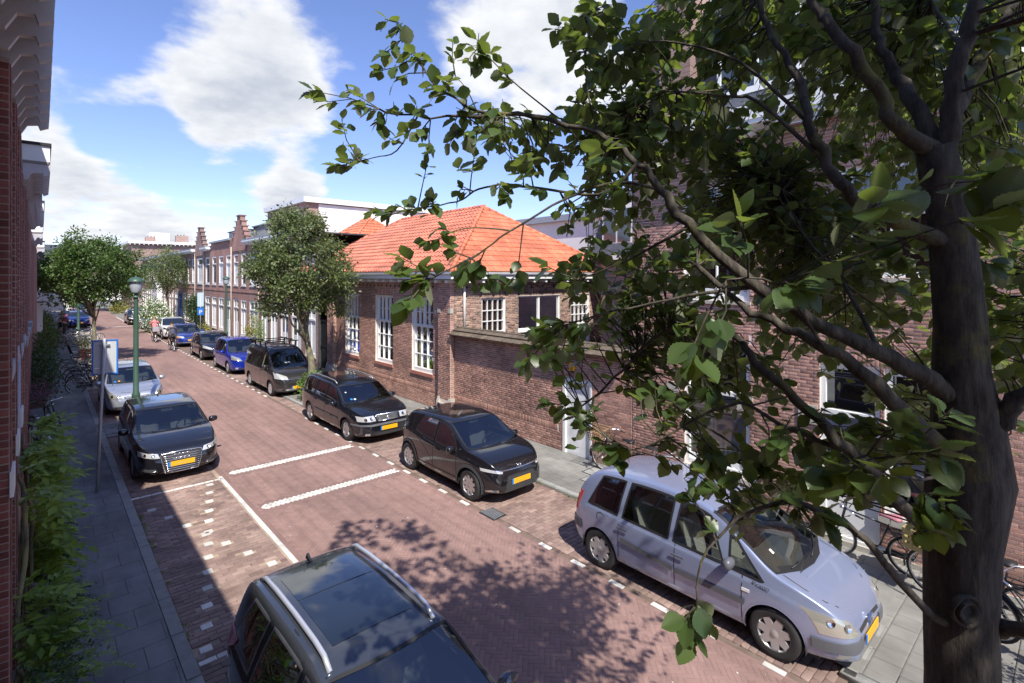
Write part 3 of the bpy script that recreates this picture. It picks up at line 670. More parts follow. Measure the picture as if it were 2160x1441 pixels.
mb.box(XW-.02,dy1-.09,.03,XW+.12,dy1,2.05); mb.box(XW-.02,dy0,.03,XW+.12,dy0+.06,2.05); mb.box(XW-.019,dy0+.06,1.96,XW+.12,dy1-.09,2.049); df = mb.build('door_frame', M['white'], yw)
mb = MB(); mb.box(XW+.05,dy0+.07,.05,XW+.09,dy1-.10,1.95); dd = mb.build('door_leaf', PM('stained_white_door', (.76,.77,.78), .6, vary=.18, nscale=2.4), yw)
mb = MB(); mb.box(XW+.02,dy0+.13,.98,XW+.05,dy0+.16,1.08); mb.build('handle', M['steel'], dd)
yb = thing('alarm_box', 'small yellow box fixed above the white door in the yard wall', 'alarm box', (XW-.012,9.10,2.28)); mb = MB(); mb.box(-.06,-.07,0,0,.07,.2); mb.build('case', M['yellow'], yb); mb = MB(); mb.box(-.045,-.05,-.05,0,.05,-.003); mb.build('base', M['dark'], yb)
mb = MB(); mb.box(-.0635,-.04,.03,-.061,.04,.05); mb.box(-.0635,-.045,.08,-.061,.045,.09); mb.box(-.0635,-.03,.11,-.061,.03,.15); mb.build('print', M['black'], yb)
# ================= low school building with orange hipped roof
sb = thing('school_building', 'single storey brick building with tall white windows and orange tiled hip roof', 'building', (0,0,0))
SY0, SY1, SXR = 14.42, 24.62, 18.6
O = (XW, SY1, 0)
def su(y): return SY1-y
wins = [(22.93,21.52),(20.02,18.56),(17.13,15.69)]
ops = [(su(a),su(b),1.24,3.99) for a,b in wins]
facade(sb, 'wall', O, Um, NX, SY1-SY0, 0, 4.62, ops, M['brick2'], M['mortar'], 290, soldiers=[(0.3,9.2,.55)]+[(su(a)-.05,su(b)+.05,4.0) for a,b in wins], maxd=60)
for i,(a,b) in enumerate(wins):
    f = window(sb,O,Um,NX,su(a),su(b),1.24,3.99,trans=(2.93,),cols=3,rows=(3,2),topcols=4,fw=.10,recess=.08,sill=None,mul=.024, curtain=(('curtain2',.1,.9,0,.0) if False else None))
    s = MB(); s.box(-.03,-.12,1.12,a-b+.03,.05,1.235); s.build('brick_sill', PM('brick_sill', (.42,.17,.13), .8, vary=.15, nscale=6), f)
# piers at both ends of the street front
for (y0,y1,nm) in ((SY0,15.16,0),(SY1-.72,SY1,1)):
    C,U,V,T = wall_bricks((XW-.16,y1,0), Um, NX, y1-y0, .55, 4.6, []); mb = MB(); mb.box(XW-.16,y0,0,XW+.01,y1,4.61); p = mb.build('pier', M['mortar'], sb)
    pieces('brick', C,U,V,T, M['brick2'], p, 0)
    C,U,V,T = wall_bricks((XW-.16,y0,0), (1,0,0), NYm, .16, .1, 4.6, []); pieces('brick', C,U,V,T, M['brick2'], p, 0)
    mb = MB(); mb.box(XW-.24,y0-.06,.05,XW-.012,y1+.0,.42); mb.prism([(XW-.24,.42),(XW-.012,.42),(XW-.012,.62),(XW-.175,.62)],'y',y0-.06,y0+.1); mb.prism([(XW-.24,.42),(XW-.012,.42),(XW-.012,.62),(XW-.175,.62)],'y',y1-.12,y1+.0); mb.build('stone_foot', M['stone'], p)
    mb = MB(); mb.box(XW-.185,y0-.02,3.5,XW-.05,y0+.12,3.66); mb.box(XW-.185,y1-.16,3.5,XW-.05,y1+.01,3.66); mb.build('stone_block', M['stone'], p)
mb = MB()
for a,b in wins:
    for y in (a+.14,b-.14): mb.box(XW-.018,y-.05,3.42,XW+.02,y+.05,3.55)
mb.build('anchor_stones', M['offwhite'], sb)
# side wall facing the viewer
Ox = (XW, SY0, 0); Ux = (1,0,0)
sw = [(1.19,2.32,1.9,3.97),(2.95,5.26,2.0,4.0),(5.92,7.11,1.9,4.0)]
facade(sb, 'wall', Ox, Ux, NYm, SXR-XW, 2.0, 4.62, sw, M['brickside'], M['mortar'], 0, soldiers=[(1.15,2.36,3.98),(2.9,5.3,4.01),(5.88,7.15,4.01)], wallname='side_wall')
for i,(a,b,c,d) in enumerate(sw):
    if i == 1: window(sb,Ox,Ux,NYm,a,b,2.7,d,cols=2,fw=.05,mul=.09,sill='white')
    else: window(sb,Ox,Ux,NYm,a,b,c,d,cols=4,rows=(5,),fw=.07,mul=.028,curtain=('curtain2',.08,.92,.0,.96),sill=None)
mb = MB(); mb.box(XW+.02,SY0+.25,0,SXR,SY1-.1,4.6) if False else None
mb = MB(); mb.box(SXR-.1,SY0+.01,0,SXR,SY1,4.6); mb.box(XW+.15,SY1-.12,0,SXR,SY1-.002,4.6); mb.build('back_walls', M['farbrick2'], sb)
# small dark vents under the eaves
mb = MB(); y = SY0+.9
while y < SY1: mb.box(XW-.016,y,4.33,XW+.0,y+.06,4.42); y += .34
x = XW+.5
while x < SXR: mb.box(x,SY0-.016,4.33,x+.06,SY0,4.42); x += .62
mb.build('vents', M['dark'], sb)
EO = .44
x0,x1,y0,y1 = XW-EO, SXR+EO, SY0-EO, SY1+EO
mb = MB(); mb.box(x0+.04,y0+.04,4.625,x1-.04,y1-.04,4.66); mb.build('soffit', M['soffit'], sb)
mb = MB(); mb.box(x0,y0,4.66,x0+.05,y1,4.82); mb.box(x0+.05,y0,4.66,x1,y0+.05,4.82); mb.box(x0+.05,y1-.05,4.66,x1,y1,4.82); mb.build('fascia', M['white'], sb)
mb = MB(); mb.box(x0-.07,y0-.07,4.822,x0+.05,y1+.05,4.90); mb.box(x0+.05,y0-.07,4.822,x1+.05,y0+.05,4.90); mb.build('gutter', M['gutter'], sb)
build_each('rafter_end', M['white'], sb, [(x0+.06,y,4.53,XW-.01,y+.1,4.622) for y in np.arange(y0+.35,y1,.62)]+[(x,y0+.06,4.53,x+.1,SY0-.01,4.622) for x in np.arange(x0+.75,x1,.62)])
mb = MB(); mb.tube([(XW+.38,SY0-.07,4.6),(XW+.38,SY0-.07,2.7)], .045, 10); mb.build('downpipe', M['offwhite'], sb)
def hip_roof(parent, x0,x1,y0,y1,ze,zr,ap0,ap1,n_obj,mats,ridge=True,tw=.24,tl=.33,faces=('w','s'),far_gable=True):
    xm = (x0+x1)/2; A=np.array((xm,ap0,zr)); B=np.array((xm,ap1,zr)); c=[np.array(p,float) for p in ((x0,y0,ze),(x1,y0,ze),(x1,y1,ze),(x0,y1,ze))]
    mb = MB(); mb.add([c[0],c[1],c[2],c[3],A,B], [(0,1,4),(1,2,5,4),(2,3,5),(3,0,4,5)]); rf = mb.build('roof', mats[0], parent)
    for nm in faces:
        if nm == 'w': P0,e,L_,apex,m = c[3],np.array((0,-1.,0)),y1-y0,(B,A),mats[1]
        else: P0,e,L_,apex,m = c[0],np.array((1.,0,0)),x1-x0,(A,A),mats[0]
        mid = apex[0]-P0; mid = mid-e*np.dot(mid,e); sl=np.linalg.norm(mid); up=mid/sl; nn=np.cross(e,up); nn = nn if nn[2]>0 else -nn
        ta = np.dot(apex[0]-P0,e); tb = np.dot(apex[1]-P0,e)
        C=[];U=[];V=[];T=[]; s=.0; k=0
        while s < sl-.05:
            f=(s+tl*.5)/sl; a=ta*f; b=L_-(L_-tb)*f; x=math.floor(a/tw)*tw+(tw/2 if nm=='s' and k%2 else 0)
            while x < b:
                p,q=max(x,a),min(x+tw,b)
                if q-p > .04: C.append(P0+e*((p+q)/2)+up*(s+tl*.52)+nn*.012); U.append(e*((q-p)/2-.006)+nn*.0); V.append(up*(tl/2+.0)-nn*.020); T.append(nn*(.030+random.uniform(-.003,.003)))
                x += tw
            s += tl; k += 1
        pieces('roof_tile', C,U,V,T, m, rf, n_obj, maxd=80)
        if nm == 'w':  # rounded ribs of the pantiles
            rb = MB(); 
            for i in range(len(C)):
                if np.linalg.norm(U[i]) > tw*.4:
                    p=C[i]+U[i]*.72+nn*.028; rb.tube([p-V[i]*.98, p+V[i]*.98],[.042,.042],6,cap=False)
            stuff(rb.build('pantile_ribs', m, rf))
    # hip and ridge tiles
    rd=MB()
    for P,Q in ((c[0],A),(c[1],A),(A,B),(B,c[3]),(B,c[2])):
        d=Q-P; n_=max(1,int(np.linalg.norm(d)/.33))
        for k in range(n_): rd.tube([P+d*(k/n_)+(0,0,.03),P+d*((k+1.04)/n_)+(0,0,.03)],[.088,.075],7)
    rd.build('ridge_tiles', mats[0], rf); return rf
hip_roof(sb,x0,x1,y0,y1+3.5,4.9,7.8,17.98,24.9,290,(M['tile'],M['tilered']))
# rear wing with higher eaves, seen past the street tree
wg = thing('rear_wing', 'orange roofed rear wing behind the school seen past the street tree', 'building', (0,0,0))
hip_roof(wg,13.2,20,29.5,37,6.0,8.7,32.9,33.6,0,(M['tile'],M['tile']))
mb = MB(); mb.box(13.6,29.9,0,19.6,36.6,5.98); mb.build('wall', M['farbrick2'], wg); mb = MB(); mb.box(13.15,29.45,5.8,20.05,37.05,5.97); mb.build('fascia', M['white'], wg)
# buildings behind the yard
by = thing('rear_house', 'slate roofed house with white dormer windows behind the yard, right of the orange roof', 'house', (0,0,0))
mb = MB(); mb.box(17.5,9.5,0,24,13.8,5.6); mb.build('wall', M['farbrick'], by)
mb = MB(); mb.prism([(17.2,5.6),(24.3,5.6),(23.2,8.4),(18.6,8.4)],'y',9.2,14.2); mb.build('roof', M['slate'], by)
mb = MB(); mb.box(17.1,9.2,5.42,17.45,14.2,5.6); mb.build('gutter', M['white'], by)
for y in (10.0,12.2):
    mb = MB(); mb.box(17.45,y,6.0,19.6,y+1.5,7.7); dmm = mb.build('dormer', M['white'], by); mb = MB(); mb.box(17.43,y+.1,6.15,17.447,y+.7,7.5); mb.box(17.43,y+.8,6.15,17.447,y+1.4,7.5); mb.build('pane', M['paneblue'], dmm)
bz = thing('rear_house', 'plain brick house front seen just above the yard wall beside the tall house', 'house', (0,0,0))
mb = MB(); mb.box(13.4,7.6,0,17.2,9.2,5.2); mb.build('wall', M['farbrick3'], bz); mb = MB(); mb.box(13.3,7.5,5.2,17.3,9.3,5.35); mb.build('roof_edge', M['white'], bz)
window(bz,(13.4,9.2,0),(0,-1,0),NX,.15,.65,2.2,4.3,cols=1,pane='paneblue')
window(bz,(13.4,7.6,0),(1,0,0),NYm,.5,1.5,2.6,4.3,cols=1,pane='paneblue')
fb = thing('flat_roof_building', 'white flat roofed block with white fascia rising behind the orange roof', 'building', (0,0,0))
mb = MB(); mb.box(14,37.5,0,27,46,10.05); mb.build('wall', M['farbrick'], fb); mb = MB(); mb.box(14.9,37.42,5,26.9,37.49,9.98); mb.build('render_panel', M['whitewall'], fb)
mb = MB(); mb.box(13.75,37.2,10.05,27.2,46.2,10.42); mb.build('roof_fascia', M['white'], fb); mb = MB(); mb.box(14.2,37.6,10.42,26.8,45.8,10.47); mb.build('roof', M['slate'], fb)
window(fb,(14,46,0),(0,-1,0),NX,3.0,4.6,8.2,9.7,cols=1,pane='paneblue'); window(fb,(14,46,0),(0,-1,0),NX,6.0,7.3,8.2,9.7,cols=1,pane='paneblue')
mb = MB(); mb.tube([(23.2,38.5,10.4),(23.2,38.5,11.5)],.11,8); mb.build('flue', M['zinc'], fb)
fbr = thing('flat_roof_building', 'low pale roofed block on the skyline right of the orange hip', 'building', (0,0,0))
mb = MB(); mb.box(25,17,0,34,30,8.3); mb.build('wall', M['whitewall'], fbr); mb = MB(); mb.box(24.7,16.7,8.3,34.3,30.3,8.7); mb.build('roof_fascia', M['zinc'], fbr)
# dark iron gate between school and terrace
gt = thing('iron_gate', 'tall black iron gate in the passage behind the street tree trunk', 'gate', (0,0,0))
mb = MB()
for k in range(13): mb.bar((XW+.1,SY1+.12+.1*k,.15),(XW+.1,SY1+.12+.1*k,2.6),.022)
mb.build('bars', M['gatemetal'], gt)
mb = MB()
for z in (.2,1.25,2.5): mb.bar((XW+.1,SY1+.05,z),(XW+.1,SY1+1.4,z),.05,.04)
mb.bar((XW+.1,SY1+.06,.3),(XW+.1,SY1+1.38,1.25),.03); mb.bar((XW+.1,SY1+1.38,.3),(XW+.1,SY1+.06,1.25),.03); mb.build('frame', M['gatemetal'], gt)
mb = MB(); mb.box(XW+1.3,SY1+.02,0,XW+1.4,SY1+1.42,3.6); mb.build('passage_back', M['dark'], gt)
# ================= terrace of two storey houses along the right pavement
def stepped_gable(parent, yc, m):
    # five steps a side, brown brick with coping
    hw = [1.75,1.4,1.08,.76,.42]; zz = [7.15,7.52,7.88,8.24,8.62,9.0]
    mb = MB(); cp = MB()
    for k in range(5):
        mb.box(XW-.06,yc-hw[k],zz[k]-(.6 if k==0 else 0),XW+.26,yc+hw[k],zz[k+1])
        for s in (-1,1):
            a = yc+s*hw[k]; b = yc+s*(hw[k+1] if k < 4 else 0); lo, hi = sorted((a+s*.06,b))
            cp.box(XW-.13,lo,zz[k+1]-.0,XW+.33,hi,zz[k+1]+.07)
    g = mb.build('stepped_gable', m, parent); cp.build('coping', M['farbrick2'], g)
houses = [
 # y0, y1, brick, eaves kind, door colour, label
 (26.1,30.2,'farbrick2','corn','white','nearest terraced house beside the iron gate, half behind the street tree'),
 (30.2,35.6,'farbrick2','corn','white','terraced house behind the street tree with tall plain shop panes'),
 (35.6,38.3,'farbrick','corn','white','narrow terraced house with white bracketed gutter just right of the nearer stepped gable'),
 (38.3,42.1,'farbrick3','gable','white','terraced house under the nearer stepped gable'),
 (42.1,48.6,'farbrick3','flat','white','terraced house with plain brick parapet left of the nearer stepped gable'),
 (48.6,51.0,'farbrick2','corn','white','terraced house with dark upper window and short white gutter between the gables'),
 (51.0,54.3,'farbrick2','gable','white','terraced house under the farther stepped gable'),
 (54.3,60.2,'farbrick','corn','white','terraced house just beyond the farther stepped gable'),
 (60.2,64.6,'farbrick','corn','blue','terraced house with the bright blue front door'),
 (64.6,71.2,'farbrick3','corn','white','terraced house behind the small thin crowned tree'),
 (71.2,79.0,'farbrick','corn','white','terraced house with the white pointed timber front'),
 (79.0,88.2,'farbrick2','corn','white','last terraced house at the far end of the row')]
M['bluedoor'] = PM('blue_door_paint', (.03,.24,.62), .5)
for hi, (a,b,bm,kind,dc,lab) in enumerate(houses):
    h = thing('terraced_house', lab, 'house', (0,0,0), group='brick terrace along the right pavement')
    O = (XW,b,0); Lh = b-a; top = 7.0; n_up = max(1,int(Lh/1.65)); ops=[]; spec=[]
    pitch = Lh/n_up
    for k in range(n_up):
        c = pitch*(k+.5); w = pitch*.60
        if hi == 0 and k == 0: pass
        ops.append((c-w/2,c+w/2,4.1,6.35)); spec.append(('u',))
        if (k+hi)%3 == 0: ops.append((c-pitch*.36,c+pitch*.36,.08,3.15)); spec.append(('d',))
        else: ops.append((c-pitch*.35,c+pitch*.35,.60,3.12)); spec.append(('g',))
    facade(h,'wall',O,Um,NX,Lh,0,top,ops,None,M[bm],0,bricks=False,depth=.16)
    for (p,q,c,d),(t,) in zip(ops,spec):
        if t == 'u': window(h,O,Um,NX,p,q,c,d,trans=(5.75,),cols=1,fw=.11,pane='paneblue',back=False,sill=('offwhite'),recess=.035)
        elif t == 'g': window(h,O,Um,NX,p,q,c,d,trans=(2.5,),cols=2,fw=.12,pane='paneblue',back=False,sill='stone',recess=.035,mul=.09)
        else: window(h,O,Um,NX,p,q,c,d,trans=(2.5,),cols=2,fw=.10,pane='paneblue',back=False,sill=None,m='bluedoor' if dc == 'blue' else 'white',name='door',solid=1.5,recess=.05)
    # white roller blinds half drawn behind the upper panes
    mb = MB()
    for (p,q,c,d),(t,) in zip(ops,spec):
        if t != 'd' and random.random() < .85:
            mb.box(XW+.062,b-q+.10,c+.12,XW+.068,b-p-.10,c+(d-c)*random.uniform(.5,.9))
    if mb.n: mb.build('blinds', M['white'], h)
    mb = MB(); mb.box(XW+.02,a,0,XW+.0+.16,a+.02,7); mb.box(XW+.2,a+.003,6.95,XW+8,b-.003,7.02); mb.build('roof', M['slate'], h)
    mb = MB(); mb.box(XW-.03,a,3.62,XW+.0,b,3.70); mb.box(XW-.03,a+.0,.0,XW-.001,b,.35) if hi%2 else None; mb.build('string_course', M['farbrick3'], h)
    if kind == 'corn':
        mb = MB(); mb.box(XW-.36,a+.01,6.98,XW+.1,b-.01,7.05); mb.box(XW-.40,a+.01,7.05,XW+.1,b-.01,7.20); c_ = mb.build('cornice', M['white'], h)
        build_each('bracket', M['white'], c_, [(XW-.32,k,6.86,XW-.005,k+.09,6.978) for k in np.arange(a+.2,b-.1,.42)]); mb = MB(); mb.box(XW-.42,a,7.20,XW+.1,b,7.24); mb.build('edge', M['zinc'], c_)
    elif kind == 'gable':
        mb = MB(); mb.box(XW+.0,a,6.99,XW+.2,b,7.16); mb.build('parapet', M[bm], h); stepped_gable(h,(a+b)/2,M[bm])
    else:
        mb = MB(); mb.box(XW+.0,a,6.99,XW+.2,b,7.5); mb.build('parapet', M[bm], h); mb = MB(); mb.box(XW-.16,a+.5,7.42,XW+.25,b-.1,7.56); mb.build('coping', M['zinc'], h)
    if hi in (2,4,6,7,9,11): mb = MB(); mb.tube([(XW-.05,a+.12,.1),(XW-.05,a+.12,6.9)],.032,8); mb.build('downpipe', M['cream'], h)
rt = thing('roof_extension', 'grey timber clad rooftop extension behind the nearer stepped gable', 'roof extension', (0,0,0))
mb = MB(); mb.box(XW+.9,37.0,7.02,XW+3,40.2,8.25); mb.build('wall', PM('grey_timber', (.30,.29,.28), .8, vary=.1), rt); mb = MB()
for k in range(12): mb.box(XW+.87,37.1+.26*k,7.1,XW+.898,37.16+.26*k,8.2)
mb.build('battens', M['zinc'], rt); mb = MB(); mb.box(XW+.8,36.9,8.25,XW+3.1,40.3,8.33); mb.build('roof', M['zinc'], rt)
rt = thing('roof_extension', 'low grey metal rooftop box between the two stepped gables', 'roof extension', (0,0,0))
mb = MB(); mb.box(XW+1.2,43.5,7.02,XW+4,48,8.35); mb.build('wall', M['zinc'], rt); mb = MB(); mb.box(XW+1.1,43.4,8.35,XW+4.1,48.1,8.42); mb.build('roof', M['slate'], rt)
ck = thing('chimney_stack', 'brick chimney stack rising at the top of the street tree crown', 'chimney', (0,0,0))
mb = MB(); mb.box(XW+1.3,35.9,7.0,XW+2.0,36.9,8.75); mb.build('stack', M['farbrick3'], ck); mb = MB(); mb.box(XW+1.22,35.8,8.75,XW+2.08,37.0,8.95); mb.build('cap', M['farbrick2'], ck)
# pointed timber front on the far house
tf = thing('timber_front', 'white pointed timber shop front projecting from the far terrace', 'shop front', (0,0,0))
mb = MB(); mb.prism([(72.0,.1),(76.2,.1),(76.2,3.3),(74.1,4.5),(72.0,3.3)],'x',XW-.5,XW-.03); mb.build('front', M['white'], tf)
mb = MB()
for y in (73.6,74.5): mb.box(XW-.53,y,2.9,XW-.502,y+.22,3.8)
for y in (73.0,73.9,74.9): mb.box(XW-.53,y,1.7,XW-.502,y+.3,2.5)
mb.build('panes', M['paneblue'], tf)
# ================= far buildings
fa = thing('apartment_block', 'brick apartment block with bracketed white eaves closing the far street', 'building', (0,0,0))
mb = MB(); mb.box(10.5,101,0,24,113,9.95); mb.build('wall', M['farbrick2'], fa); mb = MB(); mb.box(10.0,100.4,9.95,24.5,113.5,10.35); ro = mb.build('roof', M['white'], fa)
build_each('bracket', M['white'], ro, [(10.2+.6*k,100.45,9.75,10.32+.6*k,100.95,9.945) for k in range(24)])
for k,(x0_,x1_,zt,mm) in enumerate(((12.6,13.9,11.2,'farbrick2'),(16.8,18.6,11.6,'farbrick2'))):
    mb = MB(); mb.box(x0_,103,10.3,x1_,104.2,zt); c = mb.build('chimney', M[mm], ro)
    mb = MB()
    for j in range(3): mb.tube([(x0_+.3+.45*j,103.5,zt),(x0_+.3+.45*j,103.5,zt+.35)],.09,6)
    mb.build('chimney_pots', M['zinc'], c)
mb = MB(); mb.box(13.2,104,10.36,16,107,12.0); mb.build('roof_box', M['whitewall'], ro)
window(fa,(10.5,101,0),(1,0,0),NYm,7.8,9.6,6.8,9.0,cols=2,pane='paneblue',back=False); window(fa,(10.5,101,0),(1,0,0),NYm,10.4,12.6,6.8,9.0,cols=2,pane='paneblue',back=False)
for (x0_,y0_,x1_,y1_,h_,mm,lab) in ((-16,128,-2,140,9.5,'farbrick3','distant red brick houses beyond the left tree crown'),(0,132,12,146,8.5,'whitewall','distant pale house front beyond the bend in the road'),(-30,112,-12,122,9,'farbrick','distant brick houses along the left side of the bend')):
    d_ = thing('distant_house', lab, 'house', (0,0,0)); mb = MB(); mb.box(x0_,y0_,0,x1_,y1_,h_); mb.build('wall', M[mm], d_)
    mb = MB(); mb.prism([(y0_-.3,h_),(y1_+.3,h_),((y0_+y1_)/2,h_+2.6)],'x',x0_-.3,x1_+.3); mb.build('roof', M['slate'], d_)
    for k in range(int((x1_-x0_)/2.4)):
        for z in (1.0,4.4): window(d_,(x0_,y0_,0),(1,0,0),NYm,.8+2.4*k,2.0+2.4*k,z,z+2.1,cols=1,pane='paneblue',back=False,sill=None,recess=-.03)
# ================= left side: the viewer's own row
def left_house(name_lab, y0, y1, ztop, corn, nobj, wins, bricks=True, roof_in=.0, brackets=.72):
    h = thing('brick_house', name_lab, 'house', (0,0,0), group='tall brick row on the left')
    O = (XL, y0, 0); Uu = (0,1,0); NXp = (1,0,0)
    ops = [(a-y0,b-y0,c,d) for a,b,c,d in wins]
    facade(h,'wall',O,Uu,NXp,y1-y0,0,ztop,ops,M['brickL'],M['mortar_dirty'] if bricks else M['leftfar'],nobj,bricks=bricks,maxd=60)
    for a,b,c,d in wins:
        window(h,O,Uu,NXp,a-y0,b-y0,c,d,trans=(c+(d-c)*.7,),cols=2,fw=.08,sill=None,pane='pane' if bricks else 'paneblue',back=bricks)
    build_each('stone_sill', M['bluestone'], h, [(XL-.05,a-.06,c-.13,XL+.10,b+.06,c-.005) for a,b,c,d in wins])
    mb = MB(); mb.box(XL-9,y0,0,XL-8.8,y1,ztop); mb.box(XL-8.9,y0+.01,ztop-.1,XL-.1,y1-.01,ztop+.02); mb.build('back', M['leftfar'], h)
    if corn:
        cy0, cy1, cx = corn
        mb = MB(); mb.box(XL,cy0,ztop-.04,cx-.02,cy1,ztop+.0); c_ = mb.build('soffit', M['soffit'], h)
        mb = MB(); mb.box(cx-.10,cy0,ztop-.0,cx,cy1,ztop+.28); mb.box(XL,cy1-.05,ztop,cx-.10,cy1,ztop+.28); mb.box(XL,cy0,ztop,cx-.10,cy0+.05,ztop+.28); mb.build('fascia', M['white'], c_)
        mb = MB(); mb.box(XL,cy0-.03,ztop+.28,cx+.02,cy1+.03,ztop+.33); mb.build('edge', M['dark'], c_)
        mb = MB(); y = cy0+.02; poly = [(XL,ztop-.34),(XL+.10,ztop-.34),(XL+.16,ztop-.22),(cx-.10,ztop-.20),(cx-.08,ztop-.26),(cx-.0,ztop-.22),(cx+.01,ztop-.042),(XL,ztop-.042)]
        while y < cy1: mb = MB(); mb.prism(poly,'y',y,y+.07); mb.build('bracket', M['bracket'], c_); y += brackets
    return h
def pilaster(h, y0, y1, z0, z1, dpt=.15, nobj=0):
    mb = MB(); mb.box(XL-.0,y0,z0,XL+dpt,y1,z1); p = mb.build('pilaster', M['mortar_dirty'], h)
    C,U,V,T = wall_bricks((XL+dpt,y0,0),(0,1,0),(1,0,0),y1-y0,z0,z1,[]); c2 = wall_bricks((XL+dpt,y0,0),(-1,0,0),NYm,dpt,z0,z1,[],bl=.4)
    pieces('brick', C+c2[0],U+c2[1],V+c2[2],np.array(list(T)+list(c2[3])), M['brickL'], p, nobj)
LH = left_house('brick house nearest the viewer on the left with bracketed white cornice', -6, 8.85, 6.83, (-6,8.85,.065), 200, [(6.2,7.0,3.95,5.9),(7.55,8.3,3.95,5.9),(6.0,7.0,.9,2.6)], brackets=.46)
for y in (5.8,7.1,8.4): pilaster(LH, y, y+.3, .1, 6.5, .10)
mb = MB(); mb.box(XL+.008,5.0,3.04,XL+.035,8.8,3.12)
for y in (5.8,7.1,8.4): mb.box(XL+.10,y-.02,2.98,XL+.125,y+.32,3.18)
mb.build('white_band', M['white'], LH)
mb = MB(); mb.tube([(XL+.08,8.3,.2),(XL+.08,8.3,3.85)],.028,8); mb.build('downpipe', M['zinc'], LH)
L2 = left_house('left brick house with recessed slate roof beyond the first cornice', 8.85, 12.35, 6.5, None, 90, [(9.4,10.2,3.8,5.7),(10.9,11.7,3.8,5.7)])
for y in (8.95,10.45,12.0): pilaster(L2, y, y+.3, .1, 6.3, .08)
mb = MB(); mb.prism([(XL-.6,6.52),(XL+.05,6.52),(XL+.01,7.7),(XL-.6,7.7)],'y',8.9,12.3); mb.build('mansard', M['slate'], L2); mb = MB(); mb.box(XL,8.87,3.0,XL+.035,12.35,3.08); mb.build('white_band', M['white'], L2)
mb = MB(); mb.box(XL-.2,8.9,7.7,XL+.07,12.3,7.83); mb.build('roof_edge', M['dark'], L2)
L3 = left_house('left brick house under the second projecting white cornice', 12.35, 15.5, 6.77, (12.35,15.5,.11), 60, [(13.0,13.7,3.6,5.5),(14.3,15.0,3.6,5.5)], brackets=.5)
for y in (12.5,14.0): pilaster(L3, y, y+.3, .1, 6.3, .08)
L4 = left_house('left brick house with shallow slatted cornice in the middle of the row', 15.5, 21.8, 6.6, (15.5,21.8,-.01), 0, [(16.8,17.6,3.5,5.4),(19.2,20,3.5,5.4)], brackets=.35)
L5 = left_house('left brick house with third projecting white cornice', 21.8, 25.6, 6.77, (21.8,25.6,.05), 0, [], bricks=False)
L6 = left_house('far left brick house with small white cornice', 25.6, 34, 6.45, (27,33,.03), 0, [], bricks=False)
L7 = left_house('farthest left house beyond the pale corner post', 34, 90, 6.2, (35,89,.10), 0, [], bricks=False)
mb = MB(); mb.box(XL+.0,33.6,0,XL+.12,34.0,6.4); mb.build('corner_pier', PM('pale_pier', (.50,.30,.25), .85), L7)
aw = thing('sun_awning', 'white rounded sun awning over the far left shop front', 'awning', (XL, 45, 0))
mb = MB(); P = [[(1.7*math.sin(t*math.pi/20), y, 2.5+1.25*math.cos(t*math.pi/20)) for t in range(11)] for y in (0,4.0)]; mb.grid(P); mb.add([(0,0,2.5)]+[P[0][k] for k in range(11)], [(0,k+1,k+2) for k in range(10)]); mb.build('canvas', M['white'], aw)
wb = thing('shop_sign', 'tall white banner sign hanging on the far left facade', 'sign', (XL+.03, 36, 1.9)); mb = MB(); mb.prism([(0,0),(.25,0),(.3,.1),(.3,1.5),(0,1.5)],'y',0,.12); mb.build('board', M['white'], wb)
mb = MB(); mb.box(0,.02,1.5,.38,.1,1.56); mb.build('arm', M['dark'], wb)
# ------------------------------------------------ vehicles
def pch(pts):
    """monotone cubic through (x, y) points, x ascending"""
    X = np.array([p[0] for p in pts], float); Y = np.array([p[1] for p in pts], float); h = np.diff(X); d = np.diff(Y)/h; m = np.zeros(len(X))
    m[0], m[-1] = d[0], d[-1]
    for i in range(1,len(X)-1):
        if d[i-1]*d[i] > 0: w1,w2 = 2*h[i]+h[i-1], h[i]+2*h[i-1]; m[i] = (w1+w2)/(w1/d[i-1]+w2/d[i])
    def f(x):
        x = np.clip(x, X[0], X[-1]); i = np.clip(np.searchsorted(X,x,side='right')-1,0,len(h)-1); t = (x-X[i])/h[i]
        return (2*t**3-3*t**2+1)*Y[i]+(t**3-2*t**2+t)*h[i]*m[i]+(-2*t**3+3*t**2)*Y[i+1]+(t**3-t**2)*h[i]*m[i+1]
    return f
def catmull(P, n):
    """P (k, m, 3) control rows -> samples (n,) along k; centripetal-ish via uniform catmull-rom"""
    P = np.asarray(P); k = P.shape[0]; t = np.linspace(0,k-1-1e-9,n); i = t.astype(int); f = (t-i)[:,None,None]
    p0 = P[np.maximum(i-1,0)]; p1 = P[i]; p2 = P[np.minimum(i+1,k-1)]; p3 = P[np.minimum(i+2,k-1)]; a = .42
    m1 = a*(p2-p0); m2 = a*(p3-p1)
    return (2*f**3-3*f**2+1)*p1+(f**3-2*f**2+f)*m1+(-2*f**3+3*f**2)*p2+(f**3-f**2)*m2
def inpoly(x, y, poly):
    r = np.zeros(len(x), bool); n = len(poly); j = n-1
    for i in range(n):
        xi,yi = poly[i]; xj,yj = poly[j]
        c = ((yi > y) != (yj > y)) & (x < (xj-xi)*(y-yi)/((yj-yi) or 1e-9)+xi); r ^= c; j = i
    return r
